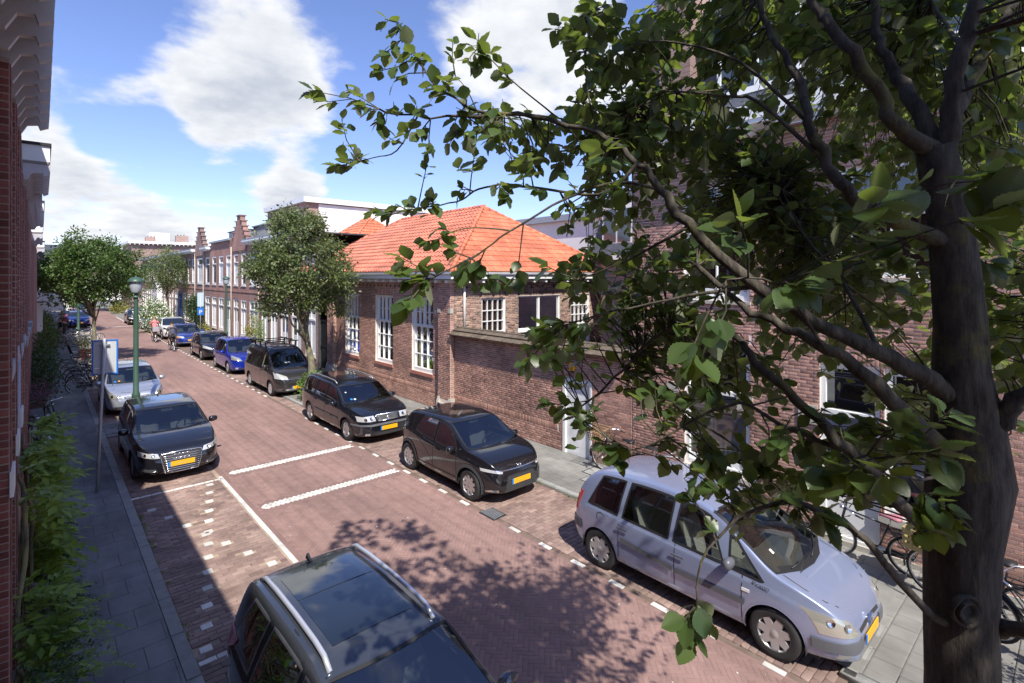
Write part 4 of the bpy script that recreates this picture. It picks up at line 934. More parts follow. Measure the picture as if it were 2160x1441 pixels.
def car(label, cat, sp, loc, rz=-90, group=None, detail=2):
    """a road vehicle lofted from its side profile; sp holds the profile and parts. local x forward, y left, z up, origin on the road under the middle"""
    root = thing('parked_car', label, cat, loc, R(rz), group)
    Lh, W2 = sp['L']/2, sp['W']/2; top = pch([(x,z) for x,z in sp['top']]); belt = pch(sp['belt']); bot = pch(sp.get('bot',[(-Lh,.34),(-Lh+.35,.24),(Lh-.45,.20),(Lh,.26)]))
    rr, rf_ = sp.get('plan',(.16,.20))
    wp = sp.get('wid') or [(-Lh,.66),(-Lh+.03,.76),(-Lh+.10,.84),(-Lh+.28,.92),(-Lh+.7,.975),(-Lh+1.3,1.0),(Lh-1.3,1.0),(Lh-.75,.975),(Lh-.35,.90),(Lh-.15,.80),(Lh-.05,.70),(Lh,.60)]
    wid = pch([(x,w*W2) for x,w in wp]); tum = sp.get('tum',.34)
    nx, ns = (150, 56) if detail >= 2 else ((84, 34) if detail == 1 else (56, 24))
    t = np.linspace(0,1,nx); xs = -Lh+2*Lh*(t-.12*np.sin(2*math.pi*t)/math.pi)   # denser towards the ends
    z8 = top(xs); zb = np.minimum(belt(xs), z8-.012); w = wid(xs); zo = bot(xs); h = z8-zb
    bw = sp.get('beltw',.95)
    y6 = w*bw-tum*h*.85; o = np.zeros_like(xs)
    rows = [(o,zo),(w*.80,zo),(w*.955,zo+.07),(w*.99,zo+.33*(zb-zo)),(w*1.0,zo+.62*(zb-zo)),(w*.985,zb-.07*np.minimum(1,(zb-zo)/.4)),(w*bw,zb),(w*bw-tum*h*.42,zb+.46*h),(y6,zb+.84*h),(y6*.90,zb+.945*h),(y6*.55,zb+.99*h),(o,z8)]
    P = np.stack([np.stack([xs,y,z],-1) for y,z in rows]); S = catmull(P, ns)      # (ns, nx, 3)
    full = np.concatenate([S, (S*np.array((1,-1,1)))[::-1][1:]],0)                   # closed-ish tube
    m = full.shape[0]; V = full.reshape(-1,3)
    I = np.arange(m-1)[:,None]*nx+np.arange(nx-1)[None]; F = np.stack([I,I+nx,I+nx+1,I+1],-1).reshape(-1,4)
    caps = []
    for j,fl in ((0,0),(nx-1,1)):
        cidx = len(V)+len(caps)//1; 
    endc = np.array([full[:-1,0].mean(0), full[:-1,-1].mean(0)]); endc[0,0]-=.006; endc[1,0]+=.006
    V = np.concatenate([V,endc]); tri = []
    for k in range(m-1): tri.append((k*nx,(k+1)*nx,len(V)-2)[::-1]); tri.append((k*nx+nx-1,(k+1)*nx+nx-1,len(V)-1))
    bvh = BVHTree.FromPolygons([Vector(v) for v in V], [tuple(f) for f in F.tolist()]+[tuple(q) for q in tri])
    def cast(ax, a, b):
        if ax == 'R': o_,d_ = (a,-3,b),(0,1,0)
        elif ax == 'L': o_,d_ = (a,3,b),(0,-1,0)
        elif ax == 'T': o_,d_ = (a,b,4),(0,0,-1)
        elif ax == 'F': o_,d_ = (4,a,b),(-1,0,0)
        else: o_,d_ = (-4,a,b),(1,0,0)
        hit = bvh.ray_cast(Vector(o_),Vector(d_))
        if hit[0] is None:
            q = {'R':(a,-W2,b),'L':(a,W2,b),'T':(a,b,1),'F':(Lh,a,b),'B':(-Lh,a,b)}[ax]; hit = bvh.find_nearest(Vector(q))
            n_ = hit[1]; 
            return hit[0], (n_ if n_.dot(Vector(d_)) < 0 else -n_)
        n_ = hit[1] if hit[1].dot(Vector(d_)) < 0 else -hit[1]
        return hit[0], n_
    paintm = sp['paint']
    def patch(name, ax, G, m_, par=None, off=.004, thick=0, smooth=True):
        """G: grid (a,b,2) of 2D points projected on the body along ax"""
        mb = MB(); G = np.asarray(G); Pt = []; 
        for r_ in G:
            row = []
            for a,b in r_:
                p,n_ = cast(ax,a,b); row.append(p+n_*off)
            Pt.append(row)
        fl = ax in ('R','F')
        mb.grid(Pt, smooth, flip=False)
        if thick:
            e = [Pt[0][j] for j in range(len(Pt[0]))]+[Pt[i][-1] for i in range(1,len(Pt))]+[Pt[-1][j] for j in range(len(Pt[0])-2,-1,-1)]+[Pt[i][0] for i in range(len(Pt)-2,0,-1)]
            c_ = Vector(np.mean(np.array([list(q) for q in e]),0)); dn = {'R':(0,1,0),'L':(0,-1,0),'T':(0,0,-1),'F':(-1,0,0),'B':(1,0,0)}[ax]; n_=len(e)
            mb.add(e+[q+Vector(dn)*thick for q in e],[(i,(i+1)%n_,n_+(i+1)%n_,n_+i) for i in range(n_)])
        return mb.build(name, m_, par if par is not None else root)
    def quad(p00,p10,p11,p01,na=6,nb=4):
        p00,p10,p11,p01 = map(np.array,(p00,p10,p11,p01)); u = np.linspace(0,1,na)[:,None,None]; v = np.linspace(0,1,nb)[None,:,None]
        return (1-u)*(1-v)*p00+u*(1-v)*p10+u*v*p11+(1-u)*v*p01
    def ribbon(name, ax, pts, wd, m_, par=None, off=.005, closed=False, add_to=None):
        pts = [np.array(p,float) for p in pts]; n_ = len(pts); A=[];B=[]
        for i,p in enumerate(pts):
            q0 = pts[(i-1)%n_] if closed or i else p; q1 = pts[(i+1)%n_] if closed or i < n_-1 else p
            d = q1-q0; d = d/(np.linalg.norm(d) or 1); nrm = np.array((-d[1],d[0]))
            for s_,lst in ((1,A),(-1,B)):
                c,nn_ = cast(ax,*(p+nrm*wd/2*s_)); lst.append(c+nn_*off)
        if closed: A.append(A[0]); B.append(B[0])
        mb = add_to or MB(); mb.grid([A,B]); 
        if add_to is None: return mb.build(name, m_, par if par is not None else root)
    # ---- openings: side windows, windscreen, rear window
    holes = []  # (axis, polygon)
    sides = ('R','L')
    def bline(x): return float(np.minimum(belt(np.array([x])), top(np.array([x]))-.012)[0])
    def tline(x): a = bline(x); return a+(float(top(np.array([x]))[0])-a)*.84
    wins = []
    for wdw in sp['wins']:
        xf0,xf1,xr1,xr0 = wdw[:4]   # bottom front, top front, top rear, bottom rear
        nu, nv = 9, 5; G = np.zeros((nu,nv,2))
        for i in range(nu):
            u = i/(nu-1); xb_ = xf0+(xr0-xf0)*u; xt_ = xf1+(xr1-xf1)*u; zb_ = bline(xb_)+.02; zt_ = tline(xt_)-.012
            if zt_ < zb_+.02: zt_ = zb_+.02
            for j in range(nv): v = j/(nv-1); G[i,j] = (xb_+(xt_-xb_)*v, zb_+(zt_-zb_)*v)
        poly = [tuple(G[i,0]) for i in range(nu)]+[tuple(G[-1,j]) for j in range(1,nv)]+[tuple(G[i,-1]) for i in range(nu-2,-1,-1)]+[tuple(G[0,j]) for j in range(nv-2,0,-1)]
        wins.append((G,poly))
        for ax in sides: holes.append((ax,poly))
    ws0, ws1, bow = sp['ws']; fy = sp.get('wsw',.93)
    def y6at(x): xx = np.array([x]); hh = top(xx)-np.minimum(belt(xx),top(xx)-.012); return float((wid(xx)*bw-tum*hh*.85)[0])
    nu,nv = 11,7; GW = np.zeros((nu,nv,2))
    for i in range(nu):
        u = -1+2*i/(nu-1)
        for j in range(nv):
            v = j/(nv-1); x = ws0+(ws1-ws0)*v + bow*(1-u*u)*(1-v*.6); GW[i,j] = (x, u*y6at(ws0+(ws1-ws0)*v)*(fy+.0*v))
    polyW = [tuple(GW[i,0]) for i in range(nu)]+[tuple(GW[-1,j]) for j in range(1,nv)]+[tuple(GW[i,-1]) for i in range(nu-2,-1,-1)]+[tuple(GW[0,j]) for j in range(nv-2,0,-1)]
    holes.append(('T',polyW))
    rb = sp.get('rear')  # (z bottom, z top, halfwidth bottom, halfwidth top)
    cent = V[F].mean(1); nrm = np.cross(V[F[:,1]]-V[F[:,0]], V[F[:,3]]-V[F[:,0]]); nrm /= np.linalg.norm(nrm,axis=1)[:,None]+1e-9
    flipm = (cent*nrm*np.array((0,1,0))).sum(1)+ (cent[:,2]-.8)*nrm[:,2]
    out = np.where((nrm[:,1]*cent[:,1]+(cent[:,2]-.85)*nrm[:,2]+nrm[:,0]*cent[:,0]*.2) < 0, -1, 1)[:,None]*nrm
    kill = np.zeros(len(F), bool)
    see = sp.get('see', detail >= 2)
    if see:
        for ax,poly in holes:
            if ax == 'R': kill |= (cent[:,1] < -.2) & inpoly(cent[:,0],cent[:,2],poly)
            elif ax == 'L': kill |= (cent[:,1] > .2) & inpoly(cent[:,0],cent[:,2],poly)
            elif ax == 'T': kill |= (cent[:,2] > .6) & inpoly(cent[:,0],cent[:,1],poly)
    wr = sp['wr']; ar = wr+sp.get('arch',.045)
    for ax_x in sp['axles']:
        kill |= ((cent[:,0]-ax_x)**2+(cent[:,2]-wr)**2 < ar**2) & (np.abs(cent[:,1]) > .45*W2)
    V2 = V.copy()
    if detail >= 1:   # snap the cut edge of the wheel arches to the circle
        used = np.zeros(len(V),bool); used[F[kill].ravel()] = True; keepv = np.zeros(len(V),bool); keepv[F[~kill].ravel()] = True; bd = used & keepv
        for ax_x in sp['axles']:
            dx = V[:,0]-ax_x; dz = V[:,2]-wr; r_ = np.hypot(dx,dz); s_ = bd & (np.abs(r_-ar) < .06) & (np.abs(V[:,1]) > .4*W2)
            V2[s_,0] = ax_x+dx[s_]/r_[s_]*ar; V2[s_,2] = wr+dz[s_]/r_[s_]*ar
    mb = MB(); mb.add(V2, [tuple(f) for f in F[~kill].tolist()]+tri, True)
    body = mb.build('body', paintm, root, recalc=True)
    lining = MB()
    # ---- glass
    gm = M['glass'] if see else M['glassdark']
    for k,(G,poly) in enumerate(wins):
        tint = sp.get('tint',()); 
        for ax in sides:
            if ax == 'L' and detail == 0: continue
            g = patch('side_window', ax, G, M['glassdark'] if k in tint and see else (gm if see else M['carpane']), off=.002 if see else .006)
            if detail >= 1:
                pr = MB(); ribbon('', ax, poly, .032, None, off=.005, closed=True, add_to=pr); pr.build('seal', sp.get('seal',M['black']), g)
    wsx = patch('windscreen','T',GW, M['glass'] if see else M['carpane'], off=.002 if see else .008)
    pr = MB(); ribbon('','T',polyW,.034,None,off=.006,closed=True,add_to=pr); pr.build('seal', M['black'], wsx)
    if rb:
        z0_,z1_,h0_,h1_ = rb; G = quad((-h0_,z0_),(h0_,z0_),(h1_,z1_),(-h1_,z1_),9,4); patch('rear_window','B',G,M['glassdark'] if see else M['carpane'],off=.008)
    # ---- wheels
    tw = sp.get('tw',.205); nspk = sp.get('spokes',5)
    def wheel():
        k = (id(sp),)
        ty = MB(); ty.lathe([(wr*.64,-tw/2*.9),(wr*.80,-tw/2),(wr*.95,-tw/2*.96),(wr,-tw/2*.7),(wr,tw/2*.7),(wr*.95,tw/2*.96),(wr*.80,tw/2),(wr*.64,tw/2*.9)],28 if detail>1 else 16,Matrix.Rotation(R(90),4,'X'))
        rm = MB(); RX = Matrix.Rotation(R(90),4,'X'); rr0 = wr*.66
        rm.lathe([(rr0,tw/2*.92),(rr0*.97,tw/2*.80),(rr0*.90,tw/2*.62)],28,RX)
        for q in range(nspk):
            a = 2*math.pi*q/nspk+.3; ca,sa = math.cos(a),math.sin(a); wdt = sp.get('spw',.045)*(5/nspk)**.5
            p0 = Vector((ca*.02,-tw/2*.80,sa*.02)); p1 = Vector((ca*rr0*.93,-tw/2*.86,sa*rr0*.93)); t_ = Vector((-sa,0,ca))
            rm.add([p0+t_*wdt*1.2,p0-t_*wdt*1.2,p1-t_*wdt*.8,p1+t_*wdt*.8, p0+t_*wdt*1.3+Vector((0,.03,0)),p0-t_*wdt*1.3+Vector((0,.03,0)),p1-t_*wdt*.9+Vector((0,.04,0)),p1+t_*wdt*.9+Vector((0,.04,0))],[(0,1,2,3),(0,4,5,1),(1,5,6,2),(3,2,6,7),(0,3,7,4)])
        rm.lathe([(0,tw/2*.93),(.03,tw/2*.93),(.045,tw/2*.84),(.06,tw/2*.80)],14,RX)
        dk = MB(); dk.lathe([(0,tw/2*.45),(rr0*.97,tw/2*.5)],20,RX)  # plain dark disc standing in for the shade between the spokes
        return ty.mesh('tyre',M['rubber']), rm.mesh('rim',sp.get('rim',M['alloy'])), dk.mesh('gap_shade_disc',M['dark'])
    ty,rm,dk = wheel()
    trk = W2-tw/2-.035
    for ax_x in sp['axles']:
        for s_ in (-1,1):
            # outer face of the wheel mesh lies at -y
            wo = link('wheel', ty, root, Matrix.Translation((ax_x,s_*trk,wr)) @ (Matrix() if s_ < 0 else Matrix.Rotation(math.pi,4,'Z')))
            if detail >= 1: link('rim', rm, wo); link('gap_shade_disc', dk, wo)
            else: link('rim', rm, wo)
    # arch lips and dark wheel housings
    for ax_x in sp['axles']:
        for s_ in (-1,1):
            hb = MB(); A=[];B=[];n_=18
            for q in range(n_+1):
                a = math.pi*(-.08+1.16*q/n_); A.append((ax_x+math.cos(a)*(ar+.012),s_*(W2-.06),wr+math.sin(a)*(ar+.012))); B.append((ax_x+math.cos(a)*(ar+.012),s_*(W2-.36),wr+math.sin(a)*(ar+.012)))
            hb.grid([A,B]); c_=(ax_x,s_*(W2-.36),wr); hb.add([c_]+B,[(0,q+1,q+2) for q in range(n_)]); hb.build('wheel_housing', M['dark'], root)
    if detail >= 1:
        cm = sp.get('clad')
        for ax_x in sp['axles']:
            for ax in sides:
                lip = MB(); n_=22; pts=[]
                for q in range(n_+1):
                    a = math.pi*(-.06+1.12*q/n_); rad = ar+(.028 if cm else .006)
                    pts.append((ax_x+math.cos(a)*rad, wr+math.sin(a)*rad))
                pts = [p for p in pts if p[1] > float(bot(np.array([p[0]]))[0])+.02]
                ribbon('',ax,pts,.075 if cm else .022,None,off=.012 if cm else .007,add_to=lip); lip.build('arch_lip', cm or paintm, root)
        if cm:
            for ax in sides:
                sk = MB(); x0_,x1_ = sp['axles'][1]+ar, sp['axles'][0]-ar; ribbon('',ax,[(x0_+(x1_-x0_)*q/12, float(bot(np.array([0.]))[0])+.10) for q in range(13)],.14,None,off=.008,add_to=sk); sk.build('sill_cladding', cm, root)
    # underbody shadow plate
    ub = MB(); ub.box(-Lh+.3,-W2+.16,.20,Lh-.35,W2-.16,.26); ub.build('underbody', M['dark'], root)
    # ---- interior
    if see:
        it = MB(); zf = .42; xa, xb = sp['cab']   # rear and front of the cabin floor
        it.box(xa,-W2+.14,zf-.04,xb,W2-.14,zf)
        it.build('cabin_floor', M['dark'], root)
        ds = MB(); zz = bline(ws0-.15); ds.prism([(ws0-.55,zz-.30),(ws0-.62,zz-.06),(ws0-.42,zz-.015),(ws0+bow*.6,zz-.03),(ws0+bow*.6,zz-.3)],'y',-W2+.17,W2-.17); ds.build('dashboard', sp.get('dashm',M['black']), root)
        dc = MB()
        for s_ in (-1,1): dc.box(xa+.1,s_*(W2-.13)-.02,zf,xb-.2,s_*(W2-.13)+.02,bline(0)-.03)
        dc.build('door_trim', M['dark'], root)
        stm = sp.get('seat',M['seatdark'])
        def seat(x,y,wd=.48):
            sb_ = MB(); sb_.box(x-.05,y-wd/2,zf,x+.45,y+wd/2,zf+.16)
            hgt = min(.66, float(top(np.array([x-.1]))[0])-zf-.36)
            P0 = Vector((x-.02,y,zf+.12)); P1 = P0+Vector((-.20,0,hgt)); G_=[]
            for q in range(9):
                f = q/8; c_ = P0.lerp(P1,f); w_ = wd*(.46+.04*math.sin(f*3))*(1 if f < .85 else 1-(f-.85)*1.6); G_.append([c_+Vector((.07,-w_,0)),c_+Vector((.10,-w_*.6,0)),c_+Vector((.07,0,0)),c_+Vector((.10,w_*.6,0)),c_+Vector((.07,w_,0)),c_+Vector((-.05,w_*.95,0)),c_+Vector((-.07,0,0)),c_+Vector((-.05,-w_*.95,0)),c_+Vector((.07,-w_,0))])
            sb_.grid(G_); sb_.add(G_[-1][:-1],[tuple(range(8))])
            sb_.box(P1.x-.07,y-.13,P1.z+.03,P1.x+.03,y+.13,P1.z+.19); sb_.build('seat', stm, root)
        sx = sp.get('seatx',.15)
        seat(sx,-.37); seat(sx,.37); seat(sx-.85,0,1.15)
        sw_ = MB(); c_ = Vector((ws0-.66,.37,zz-.02)); Rm = Matrix.Translation(c_) @ Matrix.Rotation(R(-62),4,'Y'); ring=[Rm @ Vector((.18*math.cos(a_*math.pi/12),.18*math.sin(a_*math.pi/12),0)) for a_ in range(25)]
        sw_.tube(ring,.014,6,cap=False); sw_.bar(Rm@Vector((-.17,0,0)),Rm@Vector((.17,0,0)),.035,.02); sw_.bar(Rm@Vector((0,.17,0)),Rm@Vector((0,0,0)),.03,.02); sw_.build('steering_wheel', M['black'], root)
        mr_ = MB(); xm_ = ws1-.02; zm_ = float(top(np.array([ws1]))[0])-.11; mr_.box(xm_,-.12,zm_,xm_+.03,.12,zm_+.06); mr_.build('inner_mirror', M['seatpale'], root)
    # ---- exterior details
    for p in sp.get('patches',()):
        nm,ax,q,mm = p[:4]; kw = p[4] if len(p) > 4 else {}
        par = patch(nm,ax,quad(*q,na=kw.get('na',7),nb=kw.get('nb',4)),mm,off=kw.get('off',.008),thick=kw.get('thick',.02))
        if kw.get('label'): par['label'] = kw['label']
        if kw.get('sub'): kw['sub'](par, cast)
        if kw.get('mirror',True) and ax in ('F','B','T'):
            q2 = [((a,-b) if ax == 'T' else (-a,b)) for a,b in q]; o2 = patch(nm,ax,quad(*q2,na=kw.get('na',7),nb=kw.get('nb',4)),mm,off=kw.get('off',.008),thick=kw.get('thick',.02))
            if kw.get('sub'): kw['sub'](o2, cast)
        if kw.get('mirror',True) and ax == 'R': patch(nm,'L',quad(*q,na=kw.get('na',7),nb=kw.get('nb',4)),mm,off=kw.get('off',.008),thick=kw.get('thick',.02))
    for nm,ax,pts,wd,mm,*rest in sp.get('lines',()):
        off = rest[0] if rest else .004
        if ax in ('R','S'):
            b_ = MB(); ribbon('','R',pts,wd,None,off=off,add_to=b_); ribbon('','L',pts,wd,None,off=off,add_to=b_); b_.build(nm,mm,root)
        elif ax == 'T2':
            b_ = MB(); ribbon('','T',pts,wd,None,off=off,add_to=b_); ribbon('','T',[(a,-b) for a,b in pts],wd,None,off=off,add_to=b_); b_.build(nm,mm,root)
        else: ribbon(nm,ax,pts,wd,mm,off=off)
    # door seams
    if detail >= 1:
        sm_ = MB()
        for pts in sp.get('seams',()):
            for ax in sides: ribbon('',ax,pts,.011,None,off=.0025,add_to=sm_)
        hd = sp.get('hood')
        if hd:
            for s_ in (-1,1): ribbon('','T',[(a,b*s_) for a,b in hd],.012,None,off=.0025,add_to=sm_)
        if sm_.n: sm_.build('panel_gaps', M['black'], root)
    # plates
    pz, px_ = sp.get('plate',(.45,None))
    if pz:
        p,n_ = cast('F',0,pz); pl = MB(); X0 = p.x+.012; pl.box(X0,-.26,pz-.055,X0+.012,.26,pz+.055); po = pl.build('number_plate', M['yellow'], root)
        pb = MB(); pb.box(X0+.003,-.262,pz-.056,X0+.0135,-.222,pz+.056); pb.build('blue_band', M['euro'], po)
    # mirrors and handles
    if 'mirror' in sp:
        mx,mz = sp['mirror']
        for ax,s_ in (('R',-1),('L',1)):
            p,n_ = cast(ax,mx,mz-.03); mo = MB(); c_ = Vector((mx,p.y+s_*.13,mz)); V_=[];F_=[]
            mo.lathe([(0,-.10),(.05,-.09),(.075,-.03),(.078,.04),(.055,.09),(0,.10)],12,Matrix.Translation(c_) @ Matrix.Scale(1.0,4) @ Matrix.Rotation(R(90),4,'X') @ Matrix.Diagonal((.85,1.0,1.05,1)))
            mo.bar((mx,p.y-s_*.01,mz-.05),(mx,p.y+s_*.10,mz-.03),.05,.03); mo.build('wing_mirror', sp.get('mirm',paintm), root)
    for hx,hz in sp.get('handles',()):
        for ax,s_ in (('R',-1),('L',1)):
            p,n_ = cast(ax,hx,hz); ho = MB(); ho.box(hx-.10,p.y+s_*.012-.012,hz-.016,hx+.10,p.y+s_*.028+.006*s_,hz+.016); ho.build('door_handle', sp.get('hm',paintm), root)
    # wipers
    if detail >= 2:
        for wy0,wy1 in ((-.45,.12),(.10,.62)):
            ww = MB(); 
            def wpt(y,v): 
                x = ws0+(ws1-ws0)*v+bow*(1-min(1,(y/ (y6at(ws0)*fy)))**2)*(1-v*.6); p,n_ = cast('T',x,y); return p+n_*.02
            ww.tube([wpt(wy0,.02),wpt((wy0+wy1)/2,.045),wpt(wy1,.075)],.009,5); ww.build('wiper', M['black'], root)
    if sp.get('extra'): sp['extra'](root, cast, locals())
    return root
M['carpane'] = PM('car_window_dark', (.012,.016,.02), .04, spec=.9, coat=1)
def seams_for(xs_, z0, zt): return [[(x,z0+(zt-z0)*k/8) for k in range(9)] for x in xs_]
# ---- shared bits
def lampsub(col='lens', n=2):
    return None
def lamp_bulbs(root, cast, pts, r=.05, m='chrome'):
    for y,z in pts:
        for s_ in (-1,1):
            p,n_ = cast('F',y*s_,z); b_ = MB(); b_.lathe([(0,.003),(r*.6,.006),(r,.012)],14,Matrix.Translation(p+n_*.006) @ n_.to_track_quat('Z','Y').to_matrix().to_4x4()); b_.build('lamp_reflector', M[m], root)
# ------------------------------------------------ the individual vehicles
def bars_on(root, cast, y0, y1, zs, w=.012, m='chrome', name='grille_bars', off=.018):
    b = MB()
    for z in zs:
        f = (z-zs[0])/((zs[-1]-zs[0]) or 1); a = y0+(y1-y0)*f; pts=[]
        for k in range(9): y=-a+2*a*k/8; p,n = cast('F',y,z); pts.append(p+n*off)
        b.tube(pts, w, 5)
    return b.build(name, M[m], root)
def outline_on(root, cast, ax, pts, w, m, name, off=.02, closed=True):
    P = [ (lambda r: r[0]+r[1]*off)(cast(ax,*p)) for p in pts]
    if closed: P.append(P[0])
    b = MB(); b.tube(P, w, 6); return b.build(name, M[m], root)
def rails(root, cast, xs, y, h, m, w=.017, name='roof_rail'):
    for s in (-1,1):
        P=[]
        for k,x in enumerate(xs):
            p,n = cast('T',x,y*s); e = 0 if k in (0,len(xs)-1) else h; P.append((p.x,p.y,p.z+e+.006))
        b = MB(); b.tube(P, w, 8); b.build(name, M[m], root)
def rings(root, cast, z, off=.03):
    b = MB()
    for k in range(4):
        y = -.125+.083*k; p,n = cast('F',y,z); P=[(p.x+off,y+.052*math.cos(t*math.pi/10),z+.052*math.sin(t*math.pi/10)) for t in range(21)]; b.tube(P,.0085,6,cap=False)
    b.build('badge', M['chrome'], root)
def badge_ellipse(root, cast, z, ry=.07, rz=.045):
    p,n = cast('F',0,z); b = MB(); 
    for (a,c,dy) in ((ry,rz,0),(ry*.33,rz*.95,0),(ry*.62,rz*.38,rz*.3)):
        b.tube([(p.x+.02,a*math.cos(t*math.pi/10),z+dy+c*math.sin(t*math.pi/10)) for t in range(21)],.007,5,cap=False)
    b.build('badge', M['chrome'], root)
def chevrons(root, cast, z):
    b = MB(); p,n = cast('F',0,z)
    for dz in (-.035,.03):
        b.bar((p.x+.03,-.075,z+dz-.03),(p.x+.035,0,z+dz+.03),.024,.02); b.bar((p.x+.035,0,z+dz+.03),(p.x+.03,.075,z+dz-.03),.024,.02)
    b.build('badge', M['chrome'], root)
def sticker(root, cast, x, y, r, m, square=False):
    p,n = cast('T',x,y); b = MB(); MM = Matrix.Translation(p+n*.006) @ n.to_track_quat('Z','Y').to_matrix().to_4x4()
    if square: b.add([MM@Vector(v) for v in ((-r,-r*1.5,0),(r,-r*1.5,0),(r,r*1.5,0),(-r,r*1.5,0))],[(0,1,2,3)])
    else: b.lathe([(0,0),(r,0)],12,MM)
    b.build('sticker', m, root)
P_lilac = paint('lilac_paint', (.32,.37,.53), .5, .30); P_black = paint('black_paint', (.012,.012,.015), .2, .15)
P_black2 = paint('metallic_black_paint', (.022,.023,.028), .5, .22); P_navyblack = paint('blue_black_paint', (.014,.016,.024), .4, .18)
P_grey = paint('dark_grey_paint', (.075,.085,.105), .55, .24); P_van = paint('anthracite_paint', (.050,.048,.048), .5, .26); P_blue = paint('vivid_blue_paint', (.010,.032,.36), .35, .22)
P_blue2 = paint('mid_blue_paint', (.02,.045,.27), .3, .25); P_silver = paint('silver_paint', (.50,.53,.60), .65, .28); P_white = paint('white_paint_car', (.80,.80,.80), .0, .25)
P_red = paint('red_paint', (.35,.03,.03), .1, .3); P_pale = paint('pale_blue_grey_paint', (.30,.36,.46), .5, .3)
CLAD = PM('grey_cladding', (.055,.055,.058), .6); CLADB = PM('bumper_grey', (.11,.115,.125), .5, vary=.1, nscale=5)
def sp_base(L,W,H,wb,fo,**k):
    d = dict(L=L,W=W,axles=(L/2-fo, L/2-fo-wb)); d.update(k); return d
h = 2.14
picasso = sp_base(4.28,1.75,1.64,2.76,.83,paint=P_lilac,wr=.315,spokes=7,spw=.062,rim=PM('hubcap_silver',(.50,.49,.48),.4,.5),
  top=[(-h,.60),(-h+.03,.86),(-2.02,1.10),(-1.86,1.36),(-1.62,1.53),(-1.2,1.60),(-.5,1.635),(.1,1.61),(.45,1.53),(.9,1.28),(1.30,1.045),(1.6,.955),(1.85,.85),(2.02,.72),(2.10,.62),(h,.52)],
  belt=[(-h,.56),(-2.0,.93),(-1.5,.985),(-.5,.955),(.6,.915),(1.3,.87),(1.7,.79),(2.0,.66),(h,.48)], bot=[(-h,.36),(-1.9,.25),(1.6,.21),(h,.24)], tum=.36, beltw=.955,
  wins=[(1.18,.80,.70,.74),(.66,.40,-.06,-.10),(-.19,-.17,-.93,-1.0),(-1.10,-1.04,-1.50,-1.72)], ws=(1.30,.42,.16), wsw=.94, cab=(-1.9,1.2), seat=M['seatbeige'], seatx=.05, dashm=PM('taupe_dash',(.16,.145,.125),.8),
  plate=(.42,None), mirror=(.78,1.03), mirm=PM('mirror_grey',(.10,.105,.12),.4), handles=((-.62+.62,.80),(-.96,.84)), hm=PM('handle_grey',(.12,.125,.16),.5),
  patches=[('headlight','F',((.42,.535),(.78,.56),(.80,.80),(.52,.70)),M['lensyellow'],dict(na=10,nb=6,off=.006)),
           ('grille','F',((.07,.545),(.36,.535),(.36,.57),(.07,.585)),M['dark']),
           ('rear_light','R',((-1.97,.80),(-2.10,.80),(-1.96,1.12),(-1.88,1.12)),M['redlens']),
           ('side_blinker','R',((1.02,.72),(.92,.72),(.92,.755),(1.02,.755)),M['offwhite'],dict(thick=.01)),
           ('fog_light','F',((.60,.30),(.68,.30),(.68,.36),(.60,.36)),M['chrome']),
           ('bumper_pad','F',((.34,.36),(.79,.38),(.80,.50),(.34,.49)),CLADB,dict(na=12,off=.02)),
           ('bumper_pad','B',((.40,.52),(.80,.52),(.80,.66),(.40,.66)),CLADB,dict(na=12,off=.02))],
  lines=[('side_moulding','R',[(x,.585) for x in np.linspace(.96,-.04,9)],.075,CLADB,.022),('side_moulding','R',[(x,.585+.01*k) for k,x in enumerate(np.linspace(-.08,-1.0,9))],.075,CLADB,.022),('cowl','T',[(1.30,-.62),(1.43,-.3),(1.46,0),(1.43,.3),(1.30,.62)],.10,M['black'],.005)],
  seams=seams_for([.92,-.06,-1.05],.30,.95), hood=[(1.36,-.66),(1.6,-.66),(1.82,-.60),(1.93,-.48)])
def ex(root,cast,lo):
    lamp_bulbs(root,cast,[(.60,.66),(.71,.70)],.045); chevrons(root,cast,.575); me = textmesh('Picasso', .075, .001); p,n = cast('R',1.16,.86)
    link('model_script', me, root, Matrix.Translation((1.16,p.y-.02,.84)) @ Matrix.Rotation(R(90),4,'X') @ Matrix.Shear('XZ',4,(0,0)) ); me.materials.append(M['dark'])
    sticker(root,cast,1.12,-.42,.022,M['white'],True)
    b = MB(); 
    for k in range(7): p,n=cast('T',1.40+.012*k,-.10-.045*k); b.bar(p+n*.006+Vector((0,-.03,0)),p+n*.006+Vector((.0,.03,0)),.012,.004)
    b.build('cowl_vent', M['dark'], root)
    b = MB(); p,n=cast('T',-1.45,0); b.tube([p,p+Vector((-.12,0,.18))],.006,5); b.build('antenna', M['black'], root)
    p,n = cast('R',-1.42,.93); b = MB(); b.tube([(-1.42+.08*math.cos(t*.3142),p.y-.006,.86+.08*math.sin(t*.3142)) for t in range(21)],.004,4,cap=False); b.build('fuel_flap', M['dark'], root)
picasso['extra'] = ex
car('lilac silver people carrier parked nearest on the right, beside the black bicycles', 'car', picasso, (7.56,3.92,0)).scale = (.985,.985,.985)
h = 1.85
